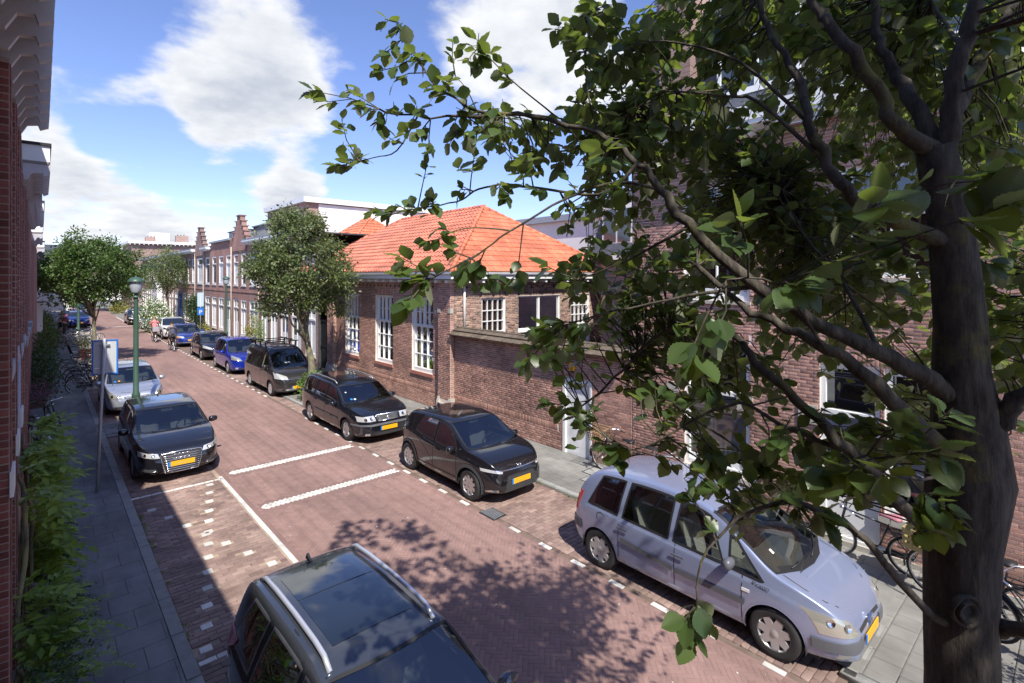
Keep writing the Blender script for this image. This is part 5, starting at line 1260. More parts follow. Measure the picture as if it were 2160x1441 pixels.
aygo = sp_base(3.70,1.74,1.51,2.43,.73,paint=P_black,wr=.33,arch=.05,spokes=9,spw=.05,clad=CLAD,
  top=[(-h,.62),(-h+.03,.88),(-1.74,1.06),(-1.62,1.24),(-1.40,1.43),(-.9,1.49),(-.3,1.505),(.15,1.45),(.6,1.22),(.98,1.03),(1.3,.98),(1.58,.90),(1.74,.78),(1.82,.66),(h,.52)],
  belt=[(-h,.60),(-1.7,.98),(-1.2,1.02),(-.3,.95),(.5,.91),(1.0,.90),(1.4,.84),(1.7,.68),(h,.48)], bot=[(-h,.38),(-1.6,.27),(1.3,.22),(h,.28)], tum=.36,
  wins=[(.72,.42,-.13,-.16),(-.24,-.22,-.78,-1.02)], ws=(1.0,.20,.13), cab=(-1.5,.95), seatx=-.05, tint=(1,), plate=(.47,None), mirror=(.62,.98), mirm=P_black, handles=((-.05,.82),),
  patches=[('headlight','F',((.48,.67),(.78,.72),(.78,.775),(.46,.72)),M['lens'],dict(na=10)),
           ('grille','F',((-.46,.28),(.46,.28),(.36,.60),(-.36,.60)),PM('honeycomb_grille',(.05,.05,.052),.45,.4),dict(mirror=False,na=10,nb=6,off=.012)),
           ('corner_vent','F',((.56,.30),(.76,.32),(.70,.36),(.58,.36)),M['chrome']),
           ('roof_panel','T',((.08,-.45),(.08,.45),(-1.2,.44),(-1.2,-.44)),PM('roof_black',(.014,.014,.016),.12,coat=1),dict(mirror=False,thick=0,off=.004,na=10,nb=6))],
  lines=[('grille_top_trim','F',[(y,.70+.03*(abs(y)/.62)**2) for y in np.linspace(-.62,.62,15)],.018,M['chrome'],.014)],
  seams=seams_for([.70,-.2],.34,.92)+[[(-.2-.9*(k/8)**2,.34+.66*k/8) for k in range(9)]], hood=[(1.05,-.62),(1.3,-.64),(1.6,-.55),(1.74,-.25),(1.76,0)])
def ex(root,cast,lo):
    badge_ellipse(root,cast,.735)
    b = MB()
    for i in range(8):
        for s in range(19):
            y=-.43+.86*s/18+(.024 if i%2 else 0); z=.31+.036*i
            if abs(y) < .46-.1*(z-.28)/.32: p,n=cast('F',y,z); b.bar(p+n*.02+Vector((0,-.014,-.008)),p+n*.02+Vector((0,.0,.008)),.006,.006); b.bar(p+n*.02+Vector((0,.0,.008)),p+n*.02+Vector((0,.014,-.008)),.006,.006)
    stuff(b.build('grille_mesh', M['chrome'] if False else CLADB, root)); b = MB(); p,n=cast('T',-1.2,0); b.prism([(p.x-.09,p.z),(p.x+.06,p.z),(p.x-.05,p.z+.06)],'y',-.012,.012); b.build('shark_fin', M['black'], root)
aygo['extra'] = ex
car('compact black crossover hatchback parked in front of the estate, beside the yard wall', 'car', aygo, (7.54,9.93,0))
h = 2.355
volvo = sp_base(4.71,1.80,1.49,2.755,.93,paint=P_navyblack,wr=.325,spokes=5,spw=.06,
  top=[(-h,.60),(-h+.03,.92),(-2.26,1.02),(-2.12,1.30),(-1.98,1.43),(-1.6,1.485),(-.8,1.50),(0,1.48),(.35,1.42),(.75,1.22),(1.16,1.0),(1.5,.965),(1.9,.89),(2.15,.82),(2.28,.72),(h,.55)],
  belt=[(-h,.58),(-2.2,.95),(-1.4,.97),(0,.935),(1.0,.90),(1.7,.84),(2.1,.74),(h,.50)], tum=.34,
  wins=[(.90,.50,-.02,-.06),(-.16,-.14,-.82,-.88),(-1.0,-.94,-1.85,-2.02)], ws=(1.16,.42,.12), cab=(-2.1,1.1), seatx=-.05, plate=(.45,None), mirror=(.80,.98), mirm=P_navyblack, handles=((.02,.82),(-.85,.84)),
  patches=[('headlight','F',((.38,.66),(.80,.66),(.80,.79),(.40,.79)),M['lens'],dict(na=9)),
           ('grille','F',((-.30,.64),(.30,.64),(.33,.78),(-.33,.78)),M['dark'],dict(mirror=False,off=.01)),
           ('window_shade','R',((-.30,1.0),(-.72,1.0),(-.68,1.28),(-.34,1.28)),PM('pale_green_shade',(.40,.50,.47),.8),dict(mirror=False,off=-.03,thick=0)),
           ('lower_intake','F',((-.55,.26),(.55,.26),(.5,.34),(-.5,.34)),M['dark'],dict(mirror=False)),
           ('fog_light','F',((.56,.28),(.66,.28),(.66,.34),(.56,.34)),M['lens'])],
  lines=[('bumper_strip','F',[(y,.56) for y in np.linspace(-.86,.86,17)],.05,CLADB,.025),('side_moulding','R',[(x,.56) for x in np.linspace(.88,-.02,8)],.05,CLADB,.018),('side_moulding','R',[(x,.56) for x in np.linspace(-.08,-.9,8)],.05,CLADB,.018)],
  seams=seams_for([.95,-.04,-.95],.28,.94), hood=[(1.22,-.6),(1.6,-.62),(2.0,-.55),(2.2,-.36),(2.24,0)])
def ex(root,cast,lo):
    outline_on(root,cast,'F',[(-.31,.645),(.31,.645),(.34,.785),(-.34,.785)],.012,'chrome','grille_frame',.02)
    bars_on(root,cast,.29,.32,[.66+.018*k for k in range(7)],.004,'steel')
    b = MB(); p,n=cast('F',0,.71); b.bar((p.x+.03,-.10,.65),(p.x+.03,.10,.775),.02,.014); b.tube([(p.x+.04,.034*math.cos(t*.3142),.712+.034*math.sin(t*.3142)) for t in range(21)],.006,5,cap=False); b.build('badge', M['chrome'], root)
    rails(root,cast,[.22,.05,-.6,-1.2,-1.7,-1.9],.60,.045,'zinc',.017); lamp_bulbs(root,cast,[(.50,.725),(.64,.725)])
    sticker(root,cast,.72,-.56,.025,M['white']); sticker(root,cast,1.02,-.40,.035,M['paper']); sticker(root,cast,1.0,-.5,.04,M['euro'])
volvo['extra'] = ex
car('black estate car with roof rails and window shades parked ahead of the leafy shrub', 'car', volvo, (7.39,15.82,0))
h = 2.2
van = sp_base(4.40,1.70,1.86,2.725,.84,paint=P_van,wr=.315,spokes=8,spw=.06,rim=PM('van_hubcap',(.62,.62,.62),.4,.4),
  top=[(-h,.60),(-h+.02,1.0),(-2.15,1.5),(-2.06,1.74),(-1.8,1.82),(-1.0,1.86),(0,1.85),(.45,1.80),(.75,1.66),(1.10,1.36),(1.45,1.10),(1.75,1.00),(1.98,.88),(2.12,.74),(h,.56)],
  belt=[(-h,.58),(-2.13,1.02),(-1.0,1.05),(.3,1.04),(1.2,.98),(1.7,.90),(2.0,.74),(h,.5)], bot=[(-h,.34),(-1.9,.24),(1.6,.22),(h,.25)], tum=.26,
  wid=[(-h,.80),(-h+.03,.90),(-h+.10,.96),(-h+.3,.99),(-1.3,1.0),(1.0,1.0),(1.6,.97),(1.95,.88),(2.1,.78),(h,.66)],
  wins=[(1.22,.66,.32,.30)], ws=(1.46,.62,.14), cab=(-.4,1.3), seatx=.25, plate=(.40,None), mirror=(1.10,1.15), mirm=P_van, handles=((.36,.92),(.16,.92)),
  patches=[('quarter_window','R',((-1.35,1.12),(-2.0,1.12),(-1.96,1.62),(-1.33,1.64)),M['carpane'],dict(off=.006)),
           ('headlight','F',((.36,.70),(.78,.76),(.77,.98),(.40,.82)),M['lens'],dict(na=9,nb=5)),
           ('grille','F',((-.34,.70),(.34,.70),(.36,.78),(-.36,.78)),M['dark'],dict(mirror=False)),
           ('lower_intake','F',((-.55,.28),(.55,.28),(.5,.37),(-.5,.37)),M['dark'],dict(mirror=False)),('fog_light','F',((.60,.29),(.74,.30),(.70,.39),(.60,.38)),CLADB)],
  lines=[('sliding_track','R',[(x,1.0) for x in np.linspace(.1,-1.95,12)],.05,M['black'],.008),('grille_bar','F',[(y,.70) for y in np.linspace(-.36,.36,9)],.02,M['chrome'],.02)],
  seams=seams_for([1.22,.24],.30,1.0)+[[(-1.05,.95-.0*k+.08*k) for k in range(9)]], hood=[(1.5,-.6),(1.8,-.6),(2.02,-.45),(2.06,0)])
def ex(root,cast,lo):
    bars_on(root,cast,.5,.5,[.31,.345],.010,'steel'); 
    b = MB()
    for x in (.15,-.55,-1.25):
        pa,_=cast('T',x,-.62); b.bar((x,-.72,1.99),(x,.72,1.99),.05,.035)
        for s in (-1,1): p,_=cast('T',x,.60*s); b.bar(p,(x,.62*s,1.985),.05,.05,up=(1,0,0))
    b.build('roof_bar', M['black'], root)
    b = MB()
    for s in (-1,1): b.tube([(.25,s*.52,2.015),(-1.55,s*.52,2.015)],.02,6)
    b.build('roof_rack_rail', M['black'], root)
    me = textmesh('Group', .20, .002); me.materials.append(M['white']); p,n=cast('R',-1.67,1.35); link('window_lettering', me, root, Matrix.Translation((-1.68,p.y-.03,1.36)) @ Matrix.Rotation(R(80),4,'X') )
    p,n=cast('T',1.22,-.1); b = MB(); b.add([p+n*.012+Vector(v) for v in ((-.06,-.14,.02),(.12,-.12,-.03),(.10,.10,-.03),(-.08,.06,.02))],[(0,1,2,3)]); b.build('paper_sheet', M['paper'], root)
    for y in (.35,-.68): sticker(root,cast,.95,y,.022,M['white'])
van['extra'] = ex
car('dark anthracite small van with black roof bars parked by the iron gate', 'van', van, (7.52,23.1,0))
def simple(L,W,H,wb,fo,pt,hoodz=.95,wsx=(.95,.20),roofend=-.9,tailz=1.0,belt=.93,detail=1,**k):
    h=L/2; wsb,wst=wsx
    d = sp_base(L,W,H,wb,fo,paint=pt,wr=.31,spokes=7,spw=.05,
      top=[(-h,.60),(-h+.03,tailz*.86),(-h+.12,tailz),(-h+.32,tailz+.55*(H-tailz)),(roofend-.25,H-.05),(roofend+.3,H-.005),(wst-.5,H),(wst,H-.06),((wst+wsb)/2,(H+hoodz)/2+.02),(wsb,hoodz+.04),(wsb+.4*(h-wsb),hoodz-.03),(h-.25,hoodz-.13),(h-.06,hoodz-.27),(h,.52)],
      belt=[(-h,.56),(-h+.2,belt+.0),(0,belt),(wsb,belt-.03),(h-.45,belt-.12),(h-.1,.62),(h,.47)], tum=.35,
      wins=[(wsb-.24,wst+.12,-.12,-.16),(-.25,-.23,-.85,-.98)]+([(-1.08,-1.0,-1.35,-1.6)] if L > 4.1 else []), ws=(wsb,wst,.12), cab=(-h+.4,wsb), plate=(.44,None), mirror=(wsb-.32,belt+.05), mirm=pt, handles=((0,.82),(-.88,.84)),
      patches=[('headlight','F',((.42,.62),(.78,.64),(.77,.78),(.46,.72)),M['lens'],dict(na=8)),('grille','F',((-.32,.60),(.32,.60),(.32,.68),(-.32,.68)),M['dark'],dict(mirror=False)),('lower_intake','F',((-.5,.26),(.5,.26),(.45,.36),(-.45,.36)),M['dark'],dict(mirror=False))],
      seams=seams_for([wsb-.3,-.18,-1.05],.28,belt), hood=[(wsb+.06,-.58),(h-.5,-.6),(h-.2,-.42),(h-.16,0)])
    d.update(k); return d
sz = simple(4.14,1.73,1.60,2.5,.90,P_blue,hoodz=.98,wsx=(1.0,.25),roofend=-1.3,tailz=1.05,belt=.98)
sz['patches'][0] = ('headlight','F',((.38,.66),(.78,.74),(.76,.93),(.46,.80)),M['lensyellow'],dict(na=9,nb=5)); sz['patches'].append(('fog_light','F',((.56,.30),(.66,.30),(.66,.38),(.56,.38)),M['lens']))
car('vivid blue compact hatchback parked behind the dark van', 'car', sz, (7.54,29.3,0))
pg = simple(3.96,1.74,1.46,2.54,.82,P_black2,hoodz=.93,wsx=(.95,.15),roofend=-1.1)
pg['patches'][0] = ('headlight','F',((.40,.62),(.80,.72),(.78,.86),(.44,.72)),M['lens'],dict(na=9))
pg['extra'] = lambda root,cast,lo: outline_on(root,cast,'F',[(-.34,.52),(.34,.52),(.40,.68),(-.40,.68)],.012,'chrome','grille_frame',.02)
car('dark grey hatchback parked between the vivid blue car and the older blue car', 'car', pg, (7.53,34.95,0))
mz = simple(4.2,1.70,1.42,2.5,.85,P_blue2,hoodz=.90,wsx=(.85,.05),roofend=-1.1,belt=.88)
mz['patches'].append(('indicator','F',((.72,.62),(.80,.63),(.80,.73),(.73,.72)),M['amber'])); mz['lines'] = [('bumper_strip','F',[(y,.34) for y in np.linspace(-.78,.78,13)],.04,M['steel'],.02)]
mz['plate']=(.48,None)
car('older mid blue hatchback with amber indicators beside the cyclist in navy', 'car', mz, (7.5,42.5,0))
cp = simple(4.36,1.795,1.555,2.64,.93,P_white,hoodz=1.0,wsx=(1.05,.3),roofend=-1.0,tailz=1.1,belt=1.0,clad=CLAD,wr=.34)
cp['wr']=.34; cp['patches'][0]=('headlight','F',((.44,.68),(.82,.80),(.80,.92),(.46,.78)),M['carpane'],dict(na=9)); cp['patches'].append(('corner_vent','F',((.50,.34),(.78,.52),(.70,.54),(.48,.40)),M['dark']))
cp['patches'].append(('roof_panel','T',((.25,-.5),(.25,.5),(-1.3,.5),(-1.3,-.5)),M['carpane'],dict(mirror=False,thick=0)))
car('white crossover with black roof parked before the white flowering bush', 'car', cp, (7.58,48.2,0),detail=1)
h = 2.155
audi = sp_base(4.31,1.785,1.43,2.64,.86,paint=P_black,wr=.325,spokes=5,spw=.07,
  top=[(-h,.60),(-h+.03,.88),(-2.02,1.0),(-1.80,1.22),(-1.58,1.37),(-1.1,1.425),(-.4,1.43),(.05,1.40),(.45,1.24),(1.0,.985),(1.35,.94),(1.75,.86),(2.0,.78),(2.1,.68),(h,.52)],
  belt=[(-h,.58),(-1.95,.95),(-1.2,.97),(0,.92),(1.0,.88),(1.6,.80),(2.0,.66),(h,.48)], tum=.35,
  wins=[(.78,.36,-.12,-.16),(-.24,-.22,-.80,-.92),(-1.03,-.96,-1.30,-1.48)], ws=(1.02,.16,.13), cab=(-1.8,.95), seatx=-.1, plate=(.44,None), mirror=(.68,.98), mirm=P_black, handles=((-.02,.80),(-.86,.83)), seal=M['zinc'],
  patches=[('headlight','F',((.42,.60),(.80,.655),(.79,.755),(.46,.70)),M['lens'],dict(na=10)),
           ('grille','F',((-.33,.26),(.33,.26),(.42,.66),(-.42,.66)),M['dark'],dict(mirror=False,na=9,nb=8,off=.012)),
           ('side_intake','F',((.46,.30),(.80,.34),(.78,.40),(.50,.38)),CLAD)],
  lines=[('lip','F',[(y,.235+.02*abs(y)) for y in np.linspace(-.7,.7,13)],.02,M['chrome'],.02)],
  seams=seams_for([.72,-.2,-1.0],.28,.9), hood=[(1.08,-.58),(1.5,-.62),(1.85,-.52),(2.0,-.36)])
def ex(root,cast,lo):
    outline_on(root,cast,'F',[(-.33,.26),(0,.255),(.33,.26),(.38,.46),(.42,.64),(.38,.67),(0,.685),(-.38,.67),(-.42,.64),(-.38,.46)],.014,'chrome','grille_frame',.022)
    bars_on(root,cast,.33,.40,[.30,.345,.39,.435,.48,.525,.57,.615],.008,'chrome'); rings(root,cast,.60); lamp_bulbs(root,cast,[(.55,.67),(.68,.69)],.035)
    for s in (-1,1):
        P=[]
        for k in range(7): y=s*(.48+.30*k/6); p,n=cast('F',y,.33+.015*k/6); P.append(p+n*.02)
        b=MB(); b.tube(P,.008,5); b.build('intake_trim', M['chrome'], root)
    b = MB(); p,n=cast('T',-1.2,0); b.prism([(p.x-.09,p.z),(p.x+.06,p.z),(p.x-.05,p.z+.055)],'y',-.012,.012); b.build('shark_fin', M['black'], root)
audi['extra'] = ex
car('black hatchback with chrome framed grille and four ring badge parked on the left', 'car', audi, (2.42,16.3,0))
sv = simple(4.4,1.71,1.47,2.6,.87,P_silver,hoodz=.95,wsx=(1.0,.2),roofend=-1.5,tailz=1.05,detail=2)
sv['patches'][0]=('headlight','F',((.40,.60),(.78,.64),(.77,.78),(.44,.73)),M['lensyellow'],dict(na=9)); sv['patches'][1]=('grille','F',((-.36,.60),(.36,.60),(.38,.68),(-.38,.68)),P_silver,dict(mirror=False)); sv['patches'][2]=('lower_intake','F',((.16,.27),(.62,.29),(.60,.37),(.16,.36)),M['dark'])
sv['plate']=(.44,None)
def ex(root,cast,lo):
    bars_on(root,cast,.34,.36,[.61,.63,.65,.67],.006,'steel'); badge_ellipse(root,cast,.665,.05,.035); sticker(root,cast,.93,-.50,.04,M['euro']); sticker(root,cast,.91,-.38,.03,M['yellow']); lamp_bulbs(root,cast,[(.52,.68),(.66,.70)],.05)
sv['extra']=ex
car('silver blue estate parked behind the black hatchback and the near lamp post', 'car', sv, (2.42,24.0,0))
bl = simple(4.0,1.68,1.45,2.5,.8,P_blue2,detail=0); car('blue hatchback parked on the far left behind the bicycles', 'car', bl, (2.6,64.6,0), detail=0)
rd_ = simple(4.1,1.70,1.45,2.5,.8,P_red); car('red car parked directly behind the far blue hatchback on the left', 'car', rd_, (2.25,69.4,0), detail=0)
fa_ = simple(4.3,1.75,1.45,2.6,.85,P_black2); fa_['plate']=(.5,None); car('dark car standing in the road near the bend', 'car', fa_, (3.6,85,0), detail=0)
ga = simple(4.2,1.72,1.50,2.55,.85,P_pale); car('pale blue grey hatchback parked beyond the white flowering bush', 'car', ga, (7.3,58.6,0), detail=0)
gb = simple(4.3,1.75,1.48,2.6,.85,P_black2); car('dark saloon parked farthest along the right kerb', 'car', gb, (7.05,64.2,0), detail=0)
h = 2.215
M['railsilver'] = PM('rail_silver', (.72,.76,.84), .3, .6)
tig = sp_base(4.43,1.81,1.67,2.60,.87,paint=P_grey,wr=.345,arch=.05,spokes=5,spw=.07,clad=CLAD,
  top=[(-h,.62),(-h+.03,.95),(-2.15,1.15),(-2.08,1.40),(-1.96,1.56),(-1.6,1.64),(-.9,1.67),(-.35,1.665),(.0,1.62),(.42,1.40),(.95,1.13),(1.4,1.07),(1.85,.98),(2.06,.86),(2.16,.74),(h,.55)],
  belt=[(-h,.60),(-2.05,1.06),(-1.4,1.09),(-.3,1.05),(.8,1.01),(1.4,.97),(1.9,.84),(h,.50)], tum=.41, beltw=.945,
  wins=[(.70,.30,-.14,-.18),(-.26,-.24,-.92,-1.02),(-1.12,-1.06,-1.55,-1.82)], ws=(.97,.07,.13), cab=(-1.9,.9), seatx=-.15, seat=M['seatdark'], plate=(.48,None), mirror=(.60,1.10), mirm=P_grey, handles=((.06,.93),(-.86,.96)), seal=M['zinc'],
  patches=[('headlight','F',((.44,.70),(.82,.74),(.81,.86),(.46,.82)),M['lens'],dict(na=8)),('grille','F',((-.40,.70),(.40,.70),(.40,.82),(-.40,.82)),M['dark'],dict(mirror=False)),
           ('rear_light','R',((-1.80,.98),(-2.12,.96),(-2.10,1.16),(-1.86,1.14)),M['redlens'],dict(off=.012)),('rear_light','B',((.52,.96),(.86,.96),(.80,1.16),(.50,1.14)),M['redlens'],dict(off=.012)),
           ('glass_roof','T',((-.20,-.40),(-.20,.40),(-1.01,.40),(-1.01,-.40)),M['carpane'],dict(mirror=False,thick=0,off=.005,na=9,nb=7)),('glass_roof','T',((-1.03,-.40),(-1.03,.40),(-1.58,.39),(-1.58,-.39)),M['carpane'],dict(mirror=False,thick=0,off=.005,na=9,nb=7))],
  lines=[('roof_gap','T2',[(.05,-.555),(-.6,-.565),(-1.8,-.53)],.016,M['black'],.004),('roof_edge_gap','T',[(-1.66,-.50),(-1.66,.50)],.014,M['black'],.006)],
  seams=seams_for([.74,-.22,-1.07],.32,1.0), hood=[(1.2,-.6),(1.6,-.62),(2.0,-.5),(2.1,0)])
def ex(root,cast,lo):
    rails(root,cast,[.02,-.1,-.3,-.8,-1.3,-1.65,-1.80],.515,.05,'railsilver',.024); b = MB(); p,n=cast('T',-1.78,0); b.prism([(p.x-.10,p.z),(p.x+.07,p.z),(p.x-.06,p.z+.07)],'y',-.013,.013); b.build('shark_fin', M['black'], root)
    b = MB(); xm=.10; z0=float(lo['top'](np.array([xm]))[0]); b.prism([(-.13,z0-.10),(.13,z0-.10),(.09,z0-.32),(-.09,z0-.32)],'x',xm-.01,xm+.06); b.build('sensor_housing', M['black'], root)
tig['extra'] = ex
car('dark grey SUV with glass roof and silver roof rails at the bottom centre', 'car', tig, (2.23,4.14,0)).scale = (.965,.965,.965)
# ------------------------------------------------ street lamps and signs
def street_lamp(label, loc, hgt=4.68, far=False):
    t = thing('street_lamp', label, 'street lamp', loc, 0, 'green lantern street lamps')
    z = hgt; mb = MB(); mb.lathe([(.105,0),(.105,.9),(.112,.92),(.112,1.0),(.078,1.06),(.066,z-1.25),(.056,z-.66),(.052,z-.62)],18); mb.build('pole', M['lampgreen'], t)
    mb = MB(); mb.lathe([(.10,z-.66),(.105,z-.62),(.05,z-.60),(.05,z-.54),(.135,z-.52),(.13,z-.50)],16)
    for s in (-1,1): mb.tube([(s*.04,0,z-.80),(s*.13,0,z-.83),(s*.17,0,z-.74),(s*.13,0,z-.66),(s*.09,0,z-.66)],.011,6)
    mb.build('collar', M['lampgreen'], t)
    mb = MB(); mb.lathe([(.12,z-.50),(.145,z-.44),(.175,z-.30),(.185,z-.17)],16); g = mb.build('lantern_glass', M['milk'], t)
    mb = MB()
    for k in range(4): a = k*math.pi/2+.4; mb.bar((.125*math.cos(a),.125*math.sin(a),z-.50),(.19*math.cos(a),.19*math.sin(a),z-.16),.012)
    mb.build('glazing_bar', M['lampgreen'], g)
    mb = MB(); mb.lathe([(.235,z-.175),(.24,z-.155),(.16,z-.07),(.09,z-.035),(.03,z-.02),(.022,z+.015),(0,z+.03)],18); mb.lathe([(0,z-.17),(.235,z-.175)],18); mb.build('lamp_hood', M['lampgreen'], t)
    return t
street_lamp('near green lantern street lamp rising behind the black four ring hatchback', (2.19,20.0,KH))
street_lamp('green lantern street lamp on the right pavement beside the climbing shrub', (9.0,38.0,KH))
street_lamp('green lantern street lamp among the far left parked bicycles, head hidden in leaves', (1.9,47.3,KH))
sg = thing('parking_sign', 'blue edged sign seen from the back on a leaning grey pole', 'sign', (.89,14.42,KH), R(-12))
mb = MB(); mb.tube([(0,0,0),(.13,0,3.33)],.032,12); mb.build('pole', M['postgrey'], sg)
mb = MB(); mb.box(-.075,.055,2.56,.335,.075,3.27); bd = mb.build('board', M['signback'], sg)
mb = MB()
for a in ((-.10,.045,2.53,-.072,.085,3.29),(.332,.045,2.53,.36,.085,3.29),(-.072,.046,3.262,.332,.084,3.288),(-.072,.046,2.532,.332,.084,2.56)): mb.box(*a)
mb.build('blue_rim', M['signblue'], bd)
mb = MB(); mb.box(.04,.0,3.17,.22,.054,3.20); mb.box(.02,.0,2.55,.2,.054,2.575); mb.build('clamp', M['steel'], sg)
mb = MB(); mb.box(-.05,.052,2.66,.03,.054,2.69); mb.build('print', M['white'], bd)
sg = thing('parking_sign', 'far blue and white parking sign on a thin post by the terrace', 'sign', (9.3,47.0,KH))
mb = MB(); mb.tube([(0,0,0),(0,0,3.4)],.035,8); mb.build('pole', M['postgrey'], sg)
mb = MB(); mb.box(-.22,-.03,2.3,.22,-.01,3.4); mb.build('upper_board', PM('pale_board',(.45,.58,.70),.5), sg)
mb = MB(); mb.box(-.22,-.035,1.62,.22,-.012,2.22); b_ = mb.build('lower_board', M['signblue'], sg)
me = textmesh('P', .45, .004); me.materials.append(M['white']); link('letter', me, b_, Matrix.Translation((0,-.045,1.72)) @ Matrix.Rotation(R(90),4,'X'))
# ------------------------------------------------ bicycles
def bicycle(label, loc, rz, col, lean=8, basket=None, seatm='black', rimm='alloy', child=False, crate=False, cargo=None, group=None, steer=0, detail=1):
    t = thing('bicycle', label, 'bicycle', loc, R(rz), group); t.rotation_euler = (R(lean),0,R(rz))
    Rw = .345; fm = col
    def wheel(x):
        ty = MB(); c = Vector((x,0,Rw)); n = 30 if detail else 18
        ty.tube([c+Vector((math.cos(a)*(Rw-.018),0,math.sin(a)*(Rw-.018))) for a in np.linspace(0,2*math.pi,n+1)],.019,6,cap=False); o = ty.build('wheel', M['rubber'], t)
        rm = MB(); rm.tube([c+Vector((math.cos(a)*(Rw-.045),0,math.sin(a)*(Rw-.045))) for a in np.linspace(0,2*math.pi,n+1)],.012,5,cap=False)
        for k in range(28 if detail else 12):
            a = k*2*math.pi/(28 if detail else 12); a2 = a+(.35 if k%2 else -.35)
            rm.bar(c+Vector((math.cos(a2)*.03,(.025 if k%4 < 2 else -.025),math.sin(a2)*.03)), c+Vector((math.cos(a)*(Rw-.045),0,math.sin(a)*(Rw-.045))), .0035 if detail else .006)
        rm.tube([c+Vector((0,-.05,0)),c+Vector((0,.05,0))],.024,8); rm.build('rim', M[rimm], o)
    wheel(-.53); wheel(.55)
    bb=(-.06,0,.29); st=(-.22,0,.78); hd0=(.36,0,.88); hd1=(.40,0,.72)
    f = MB(); f.tube([bb,st],.016,7); f.tube([st,(hd0)],.014,7) if cargo is None else None; f.tube([bb,hd1],.018,7); f.tube([hd0,hd1],.02,7)
    for s in (-.05,.05): f.tube([(bb[0],s*.6,bb[2]),(-.53,s,Rw)],.009,6); f.tube([(st[0],s*.3,st[2]-.04),(-.53,s,Rw)],.008,6)
    f.build('frame', fm, t)
    fk = MB(); 
    for s in (-.05,.05): fk.tube([hd1,(.43,s,.62),(.55,s,Rw)],.010,6)
    fk.tube([hd0,(.33,0,1.0)],.013,7); fk.build('fork', fm, t)
    hb = MB(); hb.tube([(.14,-.29,.98),(.24,-.27,1.02),(.33,-.16,1.03),(.35,0,1.02),(.33,.16,1.03),(.24,.27,1.02),(.14,.29,.98)],.011,7); h_ = hb.build('handlebar', M['chrome'], t)
    gp = MB(); gp.tube([(.05,-.30,.96),(.16,-.29,.985)],.016,7); gp.tube([(.05,.30,.96),(.16,.29,.985)],.016,7); gp.build('grips', M['black'], h_)
    sd = MB(); sd.tube([(-.22,0,.76),(-.26,0,.93)],.012,6); sd.build('seat_post', M['chrome'], t)
    sd = MB(); G=[]
    for x,w,z in ((-.40,.02,.95),(-.39,.09,.965),(-.33,.105,.965),(-.25,.06,.965),(-.13,.025,.965),(-.10,.005,.955)): G.append([(x,-w,z-.03),(x,-w*.8,z),(x,0,z+.01),(x,w*.8,z),(x,w,z-.03),(x,0,z-.05),(x,-w,z-.03)])
    sd.grid(G); sd.build('saddle', M[seatm], t)
    ck = MB(); ck.lathe([(.03,-.03),(.09,-.035),(.095,-.03)],20,Matrix.Translation(bb) @ Matrix.Rotation(R(90),4,'X')); ck.bar((bb[0],-.06,bb[2]),(.02,-.07,.15),.018); ck.bar((bb[0],.06,bb[2]),(-.14,.07,.43),.018); ck.box(-.03,-.14,.14,.06,-.07,.16); ck.box(-.19,.07,.42,-.10,.14,.44); ck.build('crank', M['steel'], t)
    cg = MB(); cg.box(-.52,-.035,.27,-.02,-.022,.37); cg.build('chain_guard', M['black'], t)
    for x,a0,a1 in ((-.53,20,190),(.55,-10,165)):
        mg = MB(); A=[];B=[]
        for k in range(13): a = R(a0+(a1-a0)*k/12); A.append((x+math.cos(a)*(Rw+.025),-.03,Rw+math.sin(a)*(Rw+.025))); B.append((x+math.cos(a)*(Rw+.025),.03,Rw+math.sin(a)*(Rw+.025)))
        mg.grid([A,B]); mg.build('mudguard', fm if rimm != 'alloy' else M['black'], t)
    rk = MB()
    for s in (-.055,.055): rk.tube([(-.26,s,.72),(-.82,s,.73)],.007,5); rk.tube([(-.53,s*1.1,Rw),(-.70,s,.73)],.006,5)
    for k in range(4): rk.bar((-.36-.13*k,-.055,.73),(-.36-.13*k,.055,.73),.008)
    rk.build('carrier', M['black'], t)
    ks = MB(); ks.tube([(-.5,.05,.3),(-.42,.17,.03)],.009,5); ks.build('kickstand', M['steel'], t)
    lm = MB(); lm.lathe([(0,0),(.035,.0),(.03,.06),(0,.065)],10,Matrix.Translation((.43,0,.90)) @ Matrix.Rotation(R(-90),4,'Y')); lm.build('lamp', M['chrome'], t)
    if basket:
        x0,x1,z0,z1 = .42,.74,.80,1.05; b_ = MB()
        for z in np.linspace(z0,z1,5):
            e = .04*(z-z0)/(z1-z0); P=[(x0-e,-.18-e,z),(x1+e,-.18-e,z),(x1+e,.18+e,z),(x0-e,.18+e,z),(x0-e,-.18-e,z)]; b_.tube(P,.008,5)
        for k in range(6):
            x = x0+(x1-x0)*k/5; y=-.18+.36*k/5
            for s in (-1,1): b_.bar((x,s*.18,z0),(x,s*.22,z1),.01)
            b_.bar((x0,y,z0),(x0-.04,y*1.2,z1),.01); b_.bar((x1,y,z0),(x1+.04,y*1.2,z1),.01); b_.bar((x,-.18,z0),(x,.18,z0),.012)
        bo = b_.build('basket', M[basket] if isinstance(basket,str) else basket, t)
